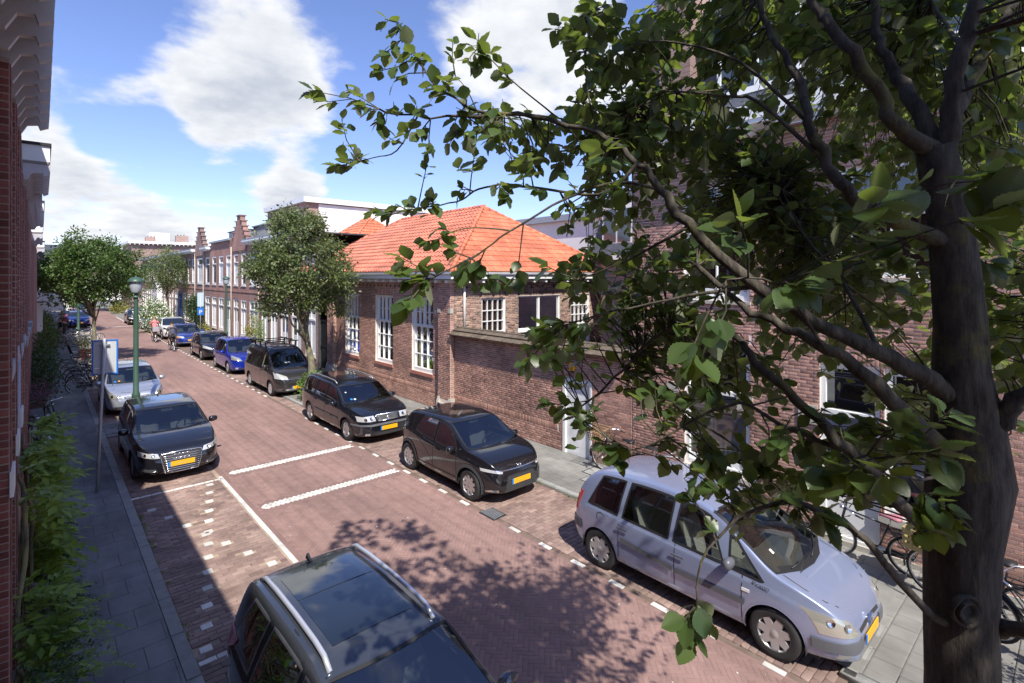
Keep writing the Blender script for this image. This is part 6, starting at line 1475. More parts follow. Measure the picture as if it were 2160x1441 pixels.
    if crate:
        b_ = MB(); x0,x1,z0,z1,yy = .40,.80,.74,1.0,.24; cm = PM('crate_plastic',(.38,.30,.12),.7)
        for z in (z0,z0+.09,z0+.18,z1-.03):
            b_.box(x0,-yy,z,x0+.015,yy,z+.05); b_.box(x1-.015,-yy,z,x1,yy,z+.05); b_.box(x0+.015,-yy,z,x1-.015,-yy+.015,z+.05); b_.box(x0+.015,yy-.015,z,x1-.015,yy,z+.05)
        for k in range(5):
            x = x0+(x1-x0-.03)*k/4; b_.box(x,-yy-.004,z0,x+.03,-yy,z1+.02); b_.box(x,yy,z0,x+.03,yy+.004,z1+.02)
        b_.box(x0,-yy,z0-.02,x1,yy,z0); b_.build('crate', cm, t)
    if child:
        b_ = MB(); b_.box(-.75,-.15,.76,-.45,.15,.84); b_.box(-.80,-.16,.80,-.74,.16,1.28); b_.box(-.74,-.17,.84,-.48,-.13,1.0); b_.box(-.74,.13,.84,-.48,.17,1.0); b_.build('child_seat', M['seatpale'], t)
    return t
cb = {k: PM(k+'_enamel', c, .3, .2, coat=.6) for k,c in {'black_bike':(.015,.015,.016),'silver_bike':(.5,.51,.52),'dark_green_bike':(.02,.06,.035),'dark_blue_bike':(.015,.03,.09),'cream_bike':(.6,.57,.48),'maroon_bike':(.14,.02,.025)}.items()}
M['pinkseat'] = PM('pink_saddle',(.42,.16,.20),.6); M['wicker'] = PM('wicker',(.36,.22,.11),.85,vary=.2)
gR = 'bicycles leaning against the right hand walls'
bicycle('bicycle with wicker basket leaning by the white yard door', (10.06,7.30,KH), 90, cb['black_bike'], -9, basket='wicker', rimm='offwhite')
bicycle('dark bicycle behind the lilac car roof, next to the basket bicycle', (10.08,6.15,KH), -88, cb['silver_bike'], 9)
bicycle('black roadster bicycle with pink saddle under the white window', (9.98,2.35,KH), 94, cb['black_bike'], -10, seatm='pinkseat')
bicycle('black bicycle half hidden behind the lilac car bonnet', (9.95,3.75,KH), 92, cb['black_bike'], -9)
bicycle('black bicycle with yellow plastic front crate seen right of the tree trunk', (9.55,1.0,KH), 75, cb['black_bike'], -6, crate=True)
bicycle('black bicycle standing low beside the yellow green shrub at the right edge', (8.9,.35,KH), 70, cb['black_bike'], -5, rimm='alloy')
bg = thing('plastic_bag', 'crumpled black plastic bag lying in the yellow bicycle crate', 'bag', (9.75,1.6,KH+1.0)); mb = MB()
G = [[(.30*math.cos(a)*(1+.2*math.sin(5*a+k))*math.sin(math.pi*(k+.3)/8),.24*math.sin(a)*(1+.2*math.cos(4*a+k))*math.sin(math.pi*(k+.3)/8),.13*math.cos(math.pi*k/7.5)*(1+.25*math.sin(3*a))) for a in np.linspace(0,2*math.pi,17)] for k in range(8)]; mb.grid(G); mb.build('bag_film', PM('black_film',(.015,.015,.017),.25,bump=.8,bscale=14), bg)
# left side
bicycle('bicycle with white tyre rim nearest on the left, half in the plants', (.02,10.2+.0,KH), -75, cb['silver_bike'], 6, rimm='offwhite').location = (.0,18.6,KH)
bicycle('black bicycle with panniers leaning on the left front garden', (.28,20.9,KH), -80, cb['black_bike'], 7)
lb = [(1.55,27.3,-8,'silver_bike','bicycle with large white rims at the near end of the left rack row',0),(1.60,28.0,-6,'black_bike','black bicycle second in the left rack row beyond the silver estate',0),(1.6,29.1,-4,'dark_blue_bike','dark blue bicycle third in the left rack row',0),
      (1.55,30.4,-5,'black_bike','black bicycle fourth in the left rack row',0),(1.5,31.8,-3,'dark_green_bike','dark green bicycle fifth in the left rack row',0),(1.45,33.4,170,'black_bike','bicycle with grey child seat at the far end of the left rack row',1),(2.5,29.6,20,'silver_bike','silver bicycle just visible right of the sign board',0)]
for x,y,rz,c,l,chd in lb: bicycle(l,(x,y,0 if x>1.4 else KH),rz,cb[c],random.choice((-6,5,8)),child=bool(chd),rimm='offwhite' if 'white rims' in l else 'alloy',group='bicycles parked across the left rack')
fb_ = [(1.0,45.2,10,'silver_bike'),(1.35,45.9,25,'cream_bike'),(1.7,46.2,5,'silver_bike'),(2.1,46.6,-15,'black_bike'),(2.45,46.9,15,'silver_bike'),(1.2,47.6,-5,'cream_bike'),(1.6,48.4,20,'silver_bike'),(2.3,48.6,-8,'silver_bike')]
names = ['leftmost bicycle of the sunlit far left cluster, leaning on its neighbours','cream bicycle second from the left in the sunlit far cluster','silver bicycle left of the lamp pole foot in the far cluster','black bicycle just right of the lamp pole in the far cluster','silver bicycle with visible round wheel at the right end of the far cluster','cream bicycle in the back row at the left of the far cluster','silver bicycle in the back row behind the lamp pole','silver bicycle in the back row beside the tree trunk']
for (x,y,rz,c),l in zip(fb_,names): bicycle(l,(x,y,KH),rz,cb[c],random.choice((-10,8,12)),detail=0,rimm='offwhite',group='bicycles in the sunlit far left cluster')
for k,(x,y) in enumerate(((6.0,96),(7.2,97),(8.4,97.5))): bicycle(('left','middle','right')[k]+' one of the three tiny pale bicycles parked at the bend',(x,y,KH if x>6.9 else 0),random.uniform(-20,20),cb['silver_bike'],5,detail=0,rimm='offwhite',group='pale bicycles at the bend')
# ------------------------------------------------ people
def skin(name, verts, edges, m, parent, sub=2, root=0):
    me = bpy.data.meshes.new(name); me.from_pydata([v[:3] for v in verts], edges, []); me.materials.append(m)
    o = link(name, me, parent); md = o.modifiers.new('skin','SKIN'); md.use_smooth_shade = True
    lay = me.skin_vertices[0] if me.skin_vertices else None
    if lay is None:
        import bmesh
        bm = bmesh.new(); bm.from_mesh(me); bm.verts.layers.skin.verify(); bm.to_mesh(me); bm.free(); lay = me.skin_vertices[0]
    for i,v in enumerate(verts):
        r = v[3]; lay.data[i].radius = (r, r) if not isinstance(r, tuple) else r
    lay.data[root].use_root = True
    s_ = o.modifiers.new('sub','SUBSURF'); s_.levels = sub; s_.render_levels = sub
    return o
def hand(V, E, wrist, p, dirv):
    d = Vector(dirv).normalized(); a = d.orthogonal().normalized(); b = d.cross(a); pi = len(V); V.append((*(Vector(p)+d*.05),.028)); E.append((wrist,pi))
    for k,l in enumerate((.06,.075,.08,.075)): 
        q = Vector(p)+d*(.08+l)+a*(.03-.02*k); i=len(V); V.append((*q,.008)); E.append((pi,i))
    i=len(V); V.append((*(Vector(p)+d*.09+a*.05),.010)); E.append((pi,i))
def rider(label, loc, rz, shirt, shortm, hairm, bag=None, sk=(.42,.25,.18), bare=True):
    t = thing('person', label, 'person', loc, R(rz)); sm = PM('skin_tone', sk, .6)
    hip=(-.20,0,1.02)
    V=[(*hip,(.14,.11)),(-.16,0,1.2,(.13,.10)),(-.08,0,1.40,(.15,.11)),(-.03,0,1.50,(.10,.08)),(.0,0,1.58,.052),(.03,0,1.66,.085),(.04,0,1.76,.095),(.035,0,1.83,.06)]; E=[(0,1),(1,2),(2,3),(3,4),(4,5),(5,6),(6,7)]
    for s,kn,ft in ((-1,(.12,.60),(.0,.20)),(1,(.16,.80),(-.08,.46))):
        i=len(V); V+=[(-.16,s*.10,.97,.085),(kn[0],s*.12,kn[1],.058),(ft[0],s*.11,ft[1],.036),(ft[0]+.16,s*.11,ft[1]-.04,.032)]; E+=[(0,i),(i,i+1),(i+1,i+2),(i+2,i+3)]
        j=len(V); V+=[(-.05,s*.20,1.46,.055),(.03,s*.27,1.22,.042),(.19,s*.28,1.06,.03)]; E+=[(3,j),(j,j+1),(j+1,j+2)]; hand(V,E,j+2,(.19,s*.28,1.06),(.5,0,-.3))
    skin('body', V, E, sm, t)
    S=[(-.20,0,1.0,(.165,.145)),(-.16,0,1.2,(.16,.13)),(-.08,0,1.40,(.175,.13)),(-.035,0,1.51,(.10,.09))]; SE=[(0,1),(1,2),(2,3)]
    for s in (-1,1): j=len(S); S+=[(-.06,s*.20,1.45,.075),(.0,s*.26,1.28,.065)]; SE+=[(3,j),(j,j+1)]
    skin('shirt', S, SE, shirt, t)
    L_=[(-.20,0,1.0,(.16,.15))]; LE=[]
    for s,kn in ((-1,(.12,.60)),(1,(.16,.80))): j=len(L_); L_+=[(-.15,s*.10,.96,.105),(kn[0]-.08,s*.12,kn[1]+.12,.085)]; LE+=[(0,j),(j,j+1)]
    skin('shorts', L_, LE, shortm, t)
    skin('hair', [(.02,0,1.70,.085),(.02,0,1.79,.105),(.03,0,1.85,.07)], [(0,1),(1,2)], hairm, t)
    for s,ft in ((-1,(.0,.20)),(1,(-.08,.46))): skin('shoe', [(ft[0]-.04,s*.11,ft[1]-.05,.04),(ft[0]+.08,s*.11,ft[1]-.065,.042),(ft[0]+.17,s*.11,ft[1]-.07,.03)], [(0,1),(1,2)], M['black'], t, 1)
    if bag: mb = MB(); mb.box(-.62,-.18,.80,-.34,.18,1.12); tag(mb.build('bag', bag, None),'pale grey bag on the rear carrier of the pink cyclist bicycle','bag').matrix_basis = Matrix.Translation(loc) @ Matrix.Rotation(R(rz),4,'Z')
    return t
cot = lambda n,c: PM(n,c,.9,vary=.08)
b1 = (6.17,39.3,0); bicycle('dark bicycle ridden by the cyclist in navy', b1, 92, cb['black_bike'], 0); rider('person in a navy shirt and dark shorts cycling away up the street', b1, 92, cot('navy_cloth',(.075,.08,.11)), cot('dark_shorts',(.03,.03,.035)), PM('dark_hair',(.03,.02,.015),.7))
b2 = (6.05,45.4,0); bicycle('dark bicycle ridden by the cyclist in pink', b2, 92, cb['black_bike'], 0); rider('person in a pink shirt cycling away beside the white crossover', b2, 92, cot('pink_cloth',(.68,.22,.24)), cot('black_shorts',(.03,.03,.03)), PM('fair_hair',(.35,.22,.12),.7), bag=cot('grey_bag',(.38,.36,.40)))
def stander(label, loc, rz, top, low, hairm, sk=(.42,.25,.18), k=1.0):
    t = thing('person', label, 'person', loc, R(rz)); sm = PM('skin_tone', sk, .6)
    V=[(0,0,.95,(.15,.11)),(0,0,1.15,(.13,.10)),(0,0,1.36,(.16,.11)),(0,0,1.45,(.09,.08)),(.01,0,1.53,.05),(.02,0,1.61,.082),(.03,0,1.70,.092),(.02,0,1.76,.06)]; E=[(i,i+1) for i in range(7)]
    for s in (-1,1):
        i=len(V); V+=[(0,s*.10,.88,.09),(.03,s*.11,.48,.06),(0,s*.12,.09,.038),(.16,s*.13,.04,.032)]; E+=[(0,i),(i,i+1),(i+1,i+2),(i+2,i+3)]
        j=len(V); V+=[(0,s*.20,1.40,.055),(-.02,s*.26,1.12,.042),(.12,s*.25,.92,.03)]; E+=[(3,j),(j,j+1),(j+1,j+2)]; hand(V,E,j+2,(.12,s*.25,.92),(.4,0,-.7))
    skin('body',V,E,sm,t)
    S=[(0,0,.93,(.165,.13)),(0,0,1.15,(.15,.12)),(0,0,1.36,(.18,.13)),(0,0,1.46,(.09,.08))]; SE=[(0,1),(1,2),(2,3)]
    for s in (-1,1): j=len(S); S+=[(0,s*.20,1.40,.075),(-.02,s*.26,1.14,.058)]; SE+=[(3,j),(j,j+1)]
    skin('jacket',S,SE,top,t)
    Lg=[(0,0,.92,(.16,.12))]; LE=[]
    for s in (-1,1): j=len(Lg); Lg+=[(0,s*.10,.86,.105),(.03,s*.11,.48,.078),(0,s*.12,.12,.06)]; LE+=[(0,j),(j,j+1),(j+1,j+2)]
    skin('trousers',Lg,LE,low,t); skin('hair',[(0,0,1.64,.085),(.0,0,1.73,.105),(.02,0,1.78,.07)],[(0,1),(1,2)],hairm,t)
    return t
stander('person in dark clothes standing on the far left pavement by the bicycles', (.95,47.9,KH), 200, cot('charcoal_cloth',(.035,.035,.045)), cot('grey_trousers',(.09,.09,.10)), PM('black_hair',(.015,.012,.01),.7))
stander('person in a maroon top standing between the far bicycles and the blue car', (1.35,54.5,KH), 160, cot('maroon_cloth',(.13,.03,.05)), cot('black_trousers',(.02,.02,.025)), PM('brown_hair',(.06,.035,.02),.7))
# ------------------------------------------------ leaves, trees and shrubs
def leaf_template(variant=0, n=8, teeth=.07):
    """ovate toothed leaf along +x, folded along the midrib, side ribs pleated"""
    V=[];F=[]
    curl = (.12,.24,-.06)[variant%3]; fold = (.22,.12,.34)[variant%3]; cols = (-1,-.66,-.33,0,.33,.66,1) if n > 8 else (-1,-.5,0,.5,1); m = len(cols)
    for i in range(n+1):
        t = i/n; w = .37*math.sin(math.pi*min(1,t**.84))**.88+.003; rip = .010*(1 if i%2 else -1)
        for c in cols:
            tooth = 1+(teeth if i%2 else -teeth*.6) if abs(c) == 1 else 1; sweep = .07*abs(c)*(1-t) if 0 < i < n else 0
            V.append((t+sweep, c*w*tooth*(1+.06*math.sin(7*t+variant)*(1 if c > 0 else -1)), -curl*t*t+w*fold*abs(c)**1.25-.10*abs(c)**2.5*w+(rip if abs(c) > .2 else 0)))
    for i in range(n):
        for j in range(m-1): F.append((i*m+j,(i+1)*m+j,(i+1)*m+j+1,i*m+j+1))
    return np.array(V), np.array(F)
def simple_leaf():
    V = np.array([(0,0,0),(.5,-.30,.06),(1,0,-.08),(.5,.30,.06),(.5,0,-.02)]); F = [(0,1,4),(1,2,4),(4,2,3),(0,4,3)]; return V, np.array(F)
def basis(d, up, roll=0.0):
    d = d/np.linalg.norm(d); s = np.cross(up,d); ls = np.linalg.norm(s); s = s/ls if ls > 1e-4 else np.array((1.,0,0)); u = np.cross(d,s)
    c,sn = math.cos(roll),math.sin(roll); return d, s*c+u*sn, u*c-s*sn
def scatter_mesh(name, T, mats_list, m, parent):
    """T list of (pos, x axis, y axis, z axis) scaled; mats_list template arrays"""
    Vs=[];Fs=[];n=0
    for k,(V,F) in enumerate(mats_list):
        sel = T[k]
        if not len(sel): continue
        A = np.array([[t[1],t[2],t[3]] for t in sel]); P = np.array([t[0] for t in sel])
        W = np.einsum('vk,nkc->nvc',V,A)+P[:,None]; Vs.append(W.reshape(-1,3)); f = F[None]+(np.arange(len(sel))*len(V))[:,None,None]+n; Fs.append(f.reshape(-1,F.shape[1])); n += len(sel)*len(V)
    V = np.concatenate(Vs); F = np.concatenate(Fs); k = F.shape[1]
    me = bpy.data.meshes.new(name); me.vertices.add(len(V)); me.vertices.foreach_set('co', V.ravel().astype(np.float32)); me.loops.add(F.size); me.polygons.add(len(F))
    me.loops.foreach_set('vertex_index', F.ravel().astype(np.int32)); me.polygons.foreach_set('loop_start', np.arange(0,F.size,k,dtype=np.int32)); me.polygons.foreach_set('loop_total', np.full(len(F),k,dtype=np.int32))
    me.materials.append(m); me.polygons.foreach_set('use_smooth', np.ones(len(F),bool)); me.update(calc_edges=True); return link(name, me, parent)
def rv(s=1.0): return RNG.normal(size=3)*s
# ================= the big tree in front
bt = thing('whitebeam_tree', 'large broad leaved tree filling the right of the view with dark mossy trunk', 'tree', (0,0,0))
TD = 1.92
tp = [Vector((2.52,.35,0)), Vector((2.50,.34,1.5)), CP(2028,1441,TD), CP(2026,1300,TD), CP(2030,1150,TD), CP(2045,1010,TD), CP(2040,900,TD), CP(2026,780,TD), CP(2022,680,TD), CP(2012,560,TD), CP(2003,460,TD), CP(1985,370,TD), CP(1972,310,TD)]
tr = [.18,.128,.112,.106,.112,.132,.110,.083,.077,.071,.067,.064,.058]
mb = MB(); mb.tube(tp, tr, 22); trunk = mb.build('trunk', M['bark'], bt)
def rough(o, amp=.006, sc=18):
    import mathutils
    me = o.data
    for v in me.vertices:
        d = mathutils.noise.noise(v.co*sc)*amp + mathutils.noise.noise(v.co*sc*.3)*amp*1.6; v.co += v.normal*d
kn = MB(); c = CP(2040,1290,TD-.115); fw = (Vector((SH,CH,0))*-1)
for rr_,off_ in ((.046,.001),(.029,.006)):
    q = fw.to_track_quat('Z','Y').to_matrix().to_4x4(); kn.lathe([(rr_+.012,-.01),(rr_+.006,off_+.006),(rr_-.004,off_),(rr_-.018,off_-.012)],18,Matrix.Translation(c) @ q)
rough(kn.build('knot', M['bark'], bt),.006,30); kn = MB(); kn.lathe([(0,-.006),(.015,-.004)],14,Matrix.Translation(c+fw*.004) @ q); kn.build('knot_hole', M['dark'], bt)
BR = [
 ([(2022,850,1.92),(1960,800,1.88),(1857,745,1.85),(1752,693,1.85),(1597,605,1.9),(1453,478,2.0),(1395,400,2.1),(1345,345,2.15),(1265,285,2.25),(1120,243,2.4),(1010,243,2.5),(880,247,2.65),(800,230,2.75)],.048,.005),
 ([(2030,980,1.92),(1928,890,1.85),(1829,795,1.8),(1745,735,1.8),(1660,690,1.85),(1560,640,1.95),(1470,560,2.1)],.050,.010),
 ([(2028,1330,1.92),(1950,1285,1.84),(1845,1159,1.72),(1770,1099,1.74),(1680,1061,1.78),(1600,1075,1.82),(1543,1104,1.86),(1481,1185,1.88),(1466,1279,1.9)],.022,.0035),
 ([(2020,1130,1.92),(1917,1076,1.85),(1785,949,1.8),(1702,862,1.85),(1611,784,1.95),(1562,724,2.05),(1480,690,2.25),(1400,700,2.4),(1330,760,2.5),(1260,830,2.6),(1200,880,2.7)],.036,.004),
 ([(2008,520,1.92),(1868,454,1.9),(1797,415,1.9),(1745,345,1.95),(1706,260,2.0),(1690,180,2.1),(1640,90,2.2),(1600,0,2.3),(1560,-200,2.4)],.040,.012),
 ([(1972,320,1.92),(1900,275,1.9),(1857,197,1.92),(1797,116,1.95),(1752,53,2.0),(1717,7,2.05),(1640,-160,2.1),(1580,-420,2.2)],.042,.014),
 ([(1985,340,1.92),(2005,230,1.9),(2033,105,1.9),(2061,0,1.92),(2090,-200,1.95),(2080,-500,2.0)],.047,.022),
 ([(2005,260,1.92),(2050,160,2.05),(2090,90,2.15),(2130,20,2.2),(2200,-120,2.3),(2260,-350,2.4)],.040,.014),
 ([(1975,330,1.92),(1928,211,2.0),(1893,151,2.1),(1854,88,2.15),(1847,0,2.2),(1840,-220,2.3)],.044,.012),
 ([(2065,960,1.92),(2110,880,1.85),(2165,830,1.8),(2260,760,1.75),(2400,600,1.75)],.050,.022),
 ([(2060,1345,1.92),(2110,1325,1.85),(2170,1330,1.78),(2300,1290,1.7)],.042,.024),
 ([(1345,345,2.15),(1290,400,2.2),(1234,410,2.3),(1125,395,2.35),(1053,390,2.4),(999,404,2.45),(963,426,2.5),(880,440,2.55),(800,448,2.6)],.012,.003),
 ([(1120,243,2.4),(1010,235,2.42),(963,209,2.45),(916,177,2.5),(894,144,2.52),(873,108,2.55),(837,47,2.6)],.011,.003),
 ([(880,247,2.65),(837,318,2.65),(790,332,2.68),(730,345,2.7)],.006,.0025),
 ([(1395,400,2.1),(1300,385,2.15),(1194,420,2.2),(1077,487,2.2),(1010,536,2.22),(955,564,2.24),(890,600,2.26)],.010,.003),
 ([(1077,487,2.2),(1000,480,2.25),(950,490,2.3)],.005,.0025),
 ([(1785,949,1.8),(1650,900,1.9),(1560,850,2.0),(1440,900,2.1),(1380,935,2.15),(1310,955,2.2)],.013,.003),
 ([(1597,605,1.9),(1480,620,2.0),(1380,640,2.1),(1280,660,2.2),(1180,690,2.3)],.012,.003),
 ([(1453,478,2.0),(1380,520,2.1),(1300,560,2.2),(1220,590,2.3)],.011,.003),
 ([(1265,285,2.25),(1240,200,2.3),(1235,110,2.35),(1230,30,2.4)],.007,.003),
 ([(1706,260,2.0),(1560,130,2.1),(1400,87,2.3),(1300,110,2.4)],.012,.003),
 ([(1745,345,1.95),(1600,215,2.1),(1525,204,2.2),(1400,195,2.35),(1330,240,2.5)],.013,.003),
 ([(1857,745,1.85),(1780,600,2.1),(1700,500,2.3),(1640,380,2.5)],.014,.004),
 ([(2033,105,1.9),(1980,30,2.3),(1930,-80,2.6)],.015,.006),
 ([(2040,980,1.92),(1960,1010,1.7),(1900,1000,1.6),(1830,960,1.55)],.010,.003),
 ([(1010,243,2.5),(985,190,2.52),(960,160,2.55)],.004,.002),
 ([(1165,240,2.35),(1080,170,2.4),(1040,130,2.42),(1010,100,2.44)],.005,.0025),
 ([(1740,735,1.8),(1640,600,1.7),(1530,590,1.65)],.008,.003),
]
BP=[]
def bend_pts(P):
    out=[]
    for i in range(len(P)-1):
        p0=P[max(i-1,0)];p1=P[i];p2=P[i+1];p3=P[min(i+2,len(P)-1)]
        for k in range(4):
            t=k/4; out.append(.5*((2*p1)+(p2-p0)*t+(2*p0-5*p1+4*p2-p3)*t*t+(3*p1-p0-3*p2+p3)*t*t*t))
    out.append(P[-1]); return out
for pts,r0,r1 in BR:
    P = bend_pts([CP(*p) for p in pts]); n=len(P); P=[p+Vector(rv(min(.006,r0*.14))) if 0<i<n-1 else p for i,p in enumerate(P)]
    rad=[r0+(r1-r0)*(i/(n-1))**.58 for i in range(n)]; mb=MB(); mb.tube(P,[q*.85 for q in rad],12 if r0>.02 else 7); o=mb.build('limb' if r0 > .018 else 'branch',M['bark'],bt)
    if r0>.03: rough(o,.002,16)
    BP += [(np.array(p),r) for p,r in zip(P,rad)]
rough(trunk,.005,11)
BPA = np.array([p for p,r in BP])
# patches of moss and lichen lit on the bark
TW = MB(); LEAVES=[[],[],[]]; 
def sprig(p, d, n=6, size=.095, spread=.75):
    """a whorl of leaves round a twig end p, twig direction d"""
    d = np.asarray(d,float); d /= np.linalg.norm(d); a0 = RNG.uniform(0,6.28)
    for k in range(n):
        a = a0+k*2.4; s = np.cross(d,(.1,.2,.97)); s/=np.linalg.norm(s)+1e-6; t=np.cross(d,s); rad = s*math.cos(a)+t*math.sin(a)
        back = RNG.uniform(0,.09); ld = rad*RNG.uniform(.5,1.0)*spread+d*RNG.uniform(.25,.9)+np.array((0,0,-.28)); ld/=np.linalg.norm(ld)
        base = p-d*back; L_ = size*RNG.uniform(.55,1.08); pet = L_*.16; lb_ = base+ld*pet
        x,y,z = basis(ld,np.array((0,0,1.))+rv(.28),RNG.normal(0,.35)); LEAVES[int(RNG.integers(3))].append((lb_,x*L_,y*L_,z*L_))
        TW.bar(base,lb_,.0022)
def twig_to(p, n=6, size=.095, maxd=9):
    i = int(np.argmin(((BPA-p)**2).sum(1)+RNG.uniform(0,.05,len(BPA)))); q = BPA[i]; d = p-q; L_ = np.linalg.norm(d)
    if L_ > .02:
        mid = (p+q)/2+rv(L_*.07); TW.tube([q,mid,p],[.0038,.0028,.0018],5,cap=False)
        k = int(L_/.16)
        for j in range(1,k+1):
            f=j/(k+1); b = q*(1-f)**2+2*mid*f*(1-f)+p*f*f
            if RNG.random() < .75: sprig(b+rv(.03),d/L_+rv(.5),int(RNG.integers(2,4)),size*.9)
        sprig(p,d/L_,n,size)
    else: sprig(p,rv(),n,size)
def inside_view_keepout(p):
    d = p[0]*SH+p[1]*CH; return d < 1.05 and math.hypot(p[0],p[1]) < 1.15
EL = [(1700,230,440,260,150,1.9,3.9),(1450,430,270,190,58,1.9,3.6),(1350,290,170,170,34,2.0,3.0),(1650,610,300,180,64,1.8,3.4),(1300,90,140,80,10,2.2,2.8),(1170,310,110,60,10,2.2,2.8),(1500,850,170,120,15,1.8,2.6),(1740,950,170,90,12,1.5,2.2),
      (1270,610,90,80,10,2.0,2.6),(1170,715,70,35,6,2.1,2.5),(2110,480,60,300,20,1.5,2.8),(2110,130,70,130,16,1.6,2.8),(1600,1000,150,50,8,1.7,2.2),(1880,560,270,300,44,2.0,3.6),(1900,80,220,110,26,1.8,3.0),(1560,60,250,80,26,2.0,3.0),(2120,760,50,120,5,1.5,2.2)]
random.seed(3)
for cx,cy,rx,ry,n,d0,d1 in EL:
    for _ in range(int(n*2.5)):
        a=RNG.uniform(0,6.28); r=math.sqrt(RNG.uniform(0,1)); p=np.array(CP(cx+rx*r*math.cos(a),cy+ry*r*math.sin(a),RNG.uniform(d0+.35,d1+.35)))
        if not inside_view_keepout(p): twig_to(p,int(RNG.integers(4,8)),RNG.uniform(.070,.094))
TIPS = [(650,190,2.75,.10),(690,215,2.75,.10),(730,190,2.72,.095),(765,225,2.7,.10),(800,260,2.7,.10),(720,250,2.7,.09),(830,215,2.68,.095),(880,225,2.6,.095),(860,270,2.6,.09),
 (705,350,2.7,.10),(735,335,2.7,.09),(765,330,2.7,.085),(820,290,2.65,.085),(812,40,2.55,.10),(835,75,2.55,.09),(860,100,2.52,.10),(815,110,2.55,.08),(880,130,2.5,.09),(800,150,2.55,.085),(905,165,2.48,.09),(835,165,2.5,.09),(925,190,2.45,.08),(950,160,2.45,.08),
 (955,85,2.5,.075),(1010,70,2.45,.10),(1040,110,2.42,.10),(1015,130,2.42,.09),(1060,150,2.4,.085),(985,210,2.42,.09),(960,255,2.4,.085),(1040,225,2.35,.08),(985,130,2.4,.08),
 (775,440,2.6,.085),(800,450,2.6,.09),(835,430,2.6,.08),(870,435,2.55,.08),(920,425,2.5,.085),(880,290,2.55,.075),(905,320,2.5,.08),(950,300,2.4,.08),(1000,330,2.35,.10),(985,290,2.35,.08),(1020,310,2.32,.085),(1050,270,2.3,.085),(900,350,2.5,.07),
 (1060,400,2.35,.085),(1100,360,2.3,.09),(1130,400,2.3,.085),(1110,330,2.3,.10),(970,400,2.45,.08),(1060,430,2.3,.08),(870,600,2.2,.11),(845,580,2.2,.10),(880,560,2.22,.10),(860,640,2.15,.12),(925,480,2.3,.085),(940,520,2.3,.09),(900,510,2.3,.085),(975,570,2.2,.10),(1005,565,2.2,.09),
 (850,545,2.25,.09),(1060,600,2.2,.09),(1090,590,2.2,.08),(1150,560,2.3,.09),(1180,680,2.2,.10),(1130,690,2.25,.10),(1150,760,2.2,.10),(1210,700,2.2,.10),(1105,770,2.2,.085),(1190,860,2.3,.09),(1215,880,2.3,.09),(1150,850,2.35,.08),(1240,850,2.3,.08),(1290,950,2.1,.10),(1270,930,2.1,.09),(1300,985,2.1,.08),
 (1250,20,2.3,.12),(1210,60,2.3,.11),(1240,100,2.3,.10),(1200,110,2.35,.09),(1310,120,2.4,.08),(1460,1335,1.9,.115),(1480,1310,1.9,.105),(1440,1320,1.9,.10),(1445,1030,1.9,.085),(1480,1000,1.9,.085),(1560,1000,1.9,.085),(1530,1040,1.9,.08),(1690,1100,1.8,.09),(1650,1050,1.8,.09),(1740,1090,1.75,.10),
 (1925,890,1.45,.10),(1980,950,1.42,.11),(2080,380,1.35,.14),(2110,440,1.3,.15),(1700,1000,1.6,.11),(1790,1000,1.5,.11),(1870,1000,1.45,.11),(1640,930,1.7,.11),(1450,760,1.6,.12),(1500,720,1.6,.12),(1680,610,1.6,.12),(1560,460,1.5,.12),(1850,430,1.4,.12),(1290,400,1.9,.10),(1280,310,1.8,.10),(2010,860,1.5,.09),(1990,1070,1.62,.10)]
for px,py,d,s in TIPS: twig_to(np.array(CP(px,py,d)),int(RNG.integers(6,10)),s*.92)
for px,py,d,s in [(1975,1095,1.62,.085),(1955,1120,1.6,.08),(2010,1105,1.62,.09),(1985,1060,1.6,.08)]: sprig(np.array(CP(px,py,d)),np.array(-Vector((SH,CH,0)))+np.array((0,0,.6)),7,s)
# upper crown, above the picture, that throws the shadow on the road
SHP = [(4.15,9.75),(4.7,9.6),(5.35,8.8),(5.45,7.9),(5.2,7.2),(5.75,6.5),(5.5,6.0),(5.65,5.5),(5.35,4.9),(5.0,4.3),(4.4,4.0),(3.6,4.6),(3.3,5.6),(3.6,7.0),(3.9,8.4)]
top_b=[]
for _ in range(14):
    a,b_=RNG.uniform(3.4,5.4),RNG.uniform(4.2,8.6); z=RNG.uniform(7.0,8.6); tip=np.array((a-SUNX*z,b_-SUNY*z,z)); base=np.array(CP(*random.choice(((1580,-420,2.2),(2080,-500,2.0),(2260,-350,2.4),(1840,-220,2.3),(1560,-200,2.4))))); mid=(tip+base)/2+np.array((0,0,.25)); TW.tube([base,mid,tip],[.018,.012,.005],6); 
    for f in np.linspace(0,1,10): top_b.append(base*(1-f)**2+2*mid*f*(1-f)+tip*f*f)
BPA = np.concatenate([BPA,np.array(top_b)])
cnt=0
while cnt < 190:
    a,b_ = RNG.uniform(3.2,5.9),RNG.uniform(3.9,9.9)
    if not inpoly(np.array([a]),np.array([b_]),SHP)[0]: continue
    z=RNG.uniform(6.9,9.0) if b_<8.2 else RNG.uniform(8.0,9.0); p=np.array((a-SUNX*z,b_-SUNY*z,z)); d_=p[0]*SH+p[1]*CH
    if d_ > .3 and 583-1100*(p[2]-CAM_H)/d_ > -60: cnt+=.1; continue
    twig_to(p,7,.12); cnt+=1
cnt=0
while cnt < 150:   # unseen sunward leaves, added above and behind the viewer to shade the trunk
    a,b_ = RNG.uniform(2.5,5.0),RNG.uniform(1.6,6.0); z=RNG.uniform(6.2,9.2); p=np.array((a-SUNX*z,b_-SUNY*z,z)); d_=p[0]*SH+p[1]*CH
    if d_ > .3 and (p[2]-CAM_H)/d_ < .62: cnt+=.1; continue
    twig_to(p,6,.12); cnt+=1
cnt=0
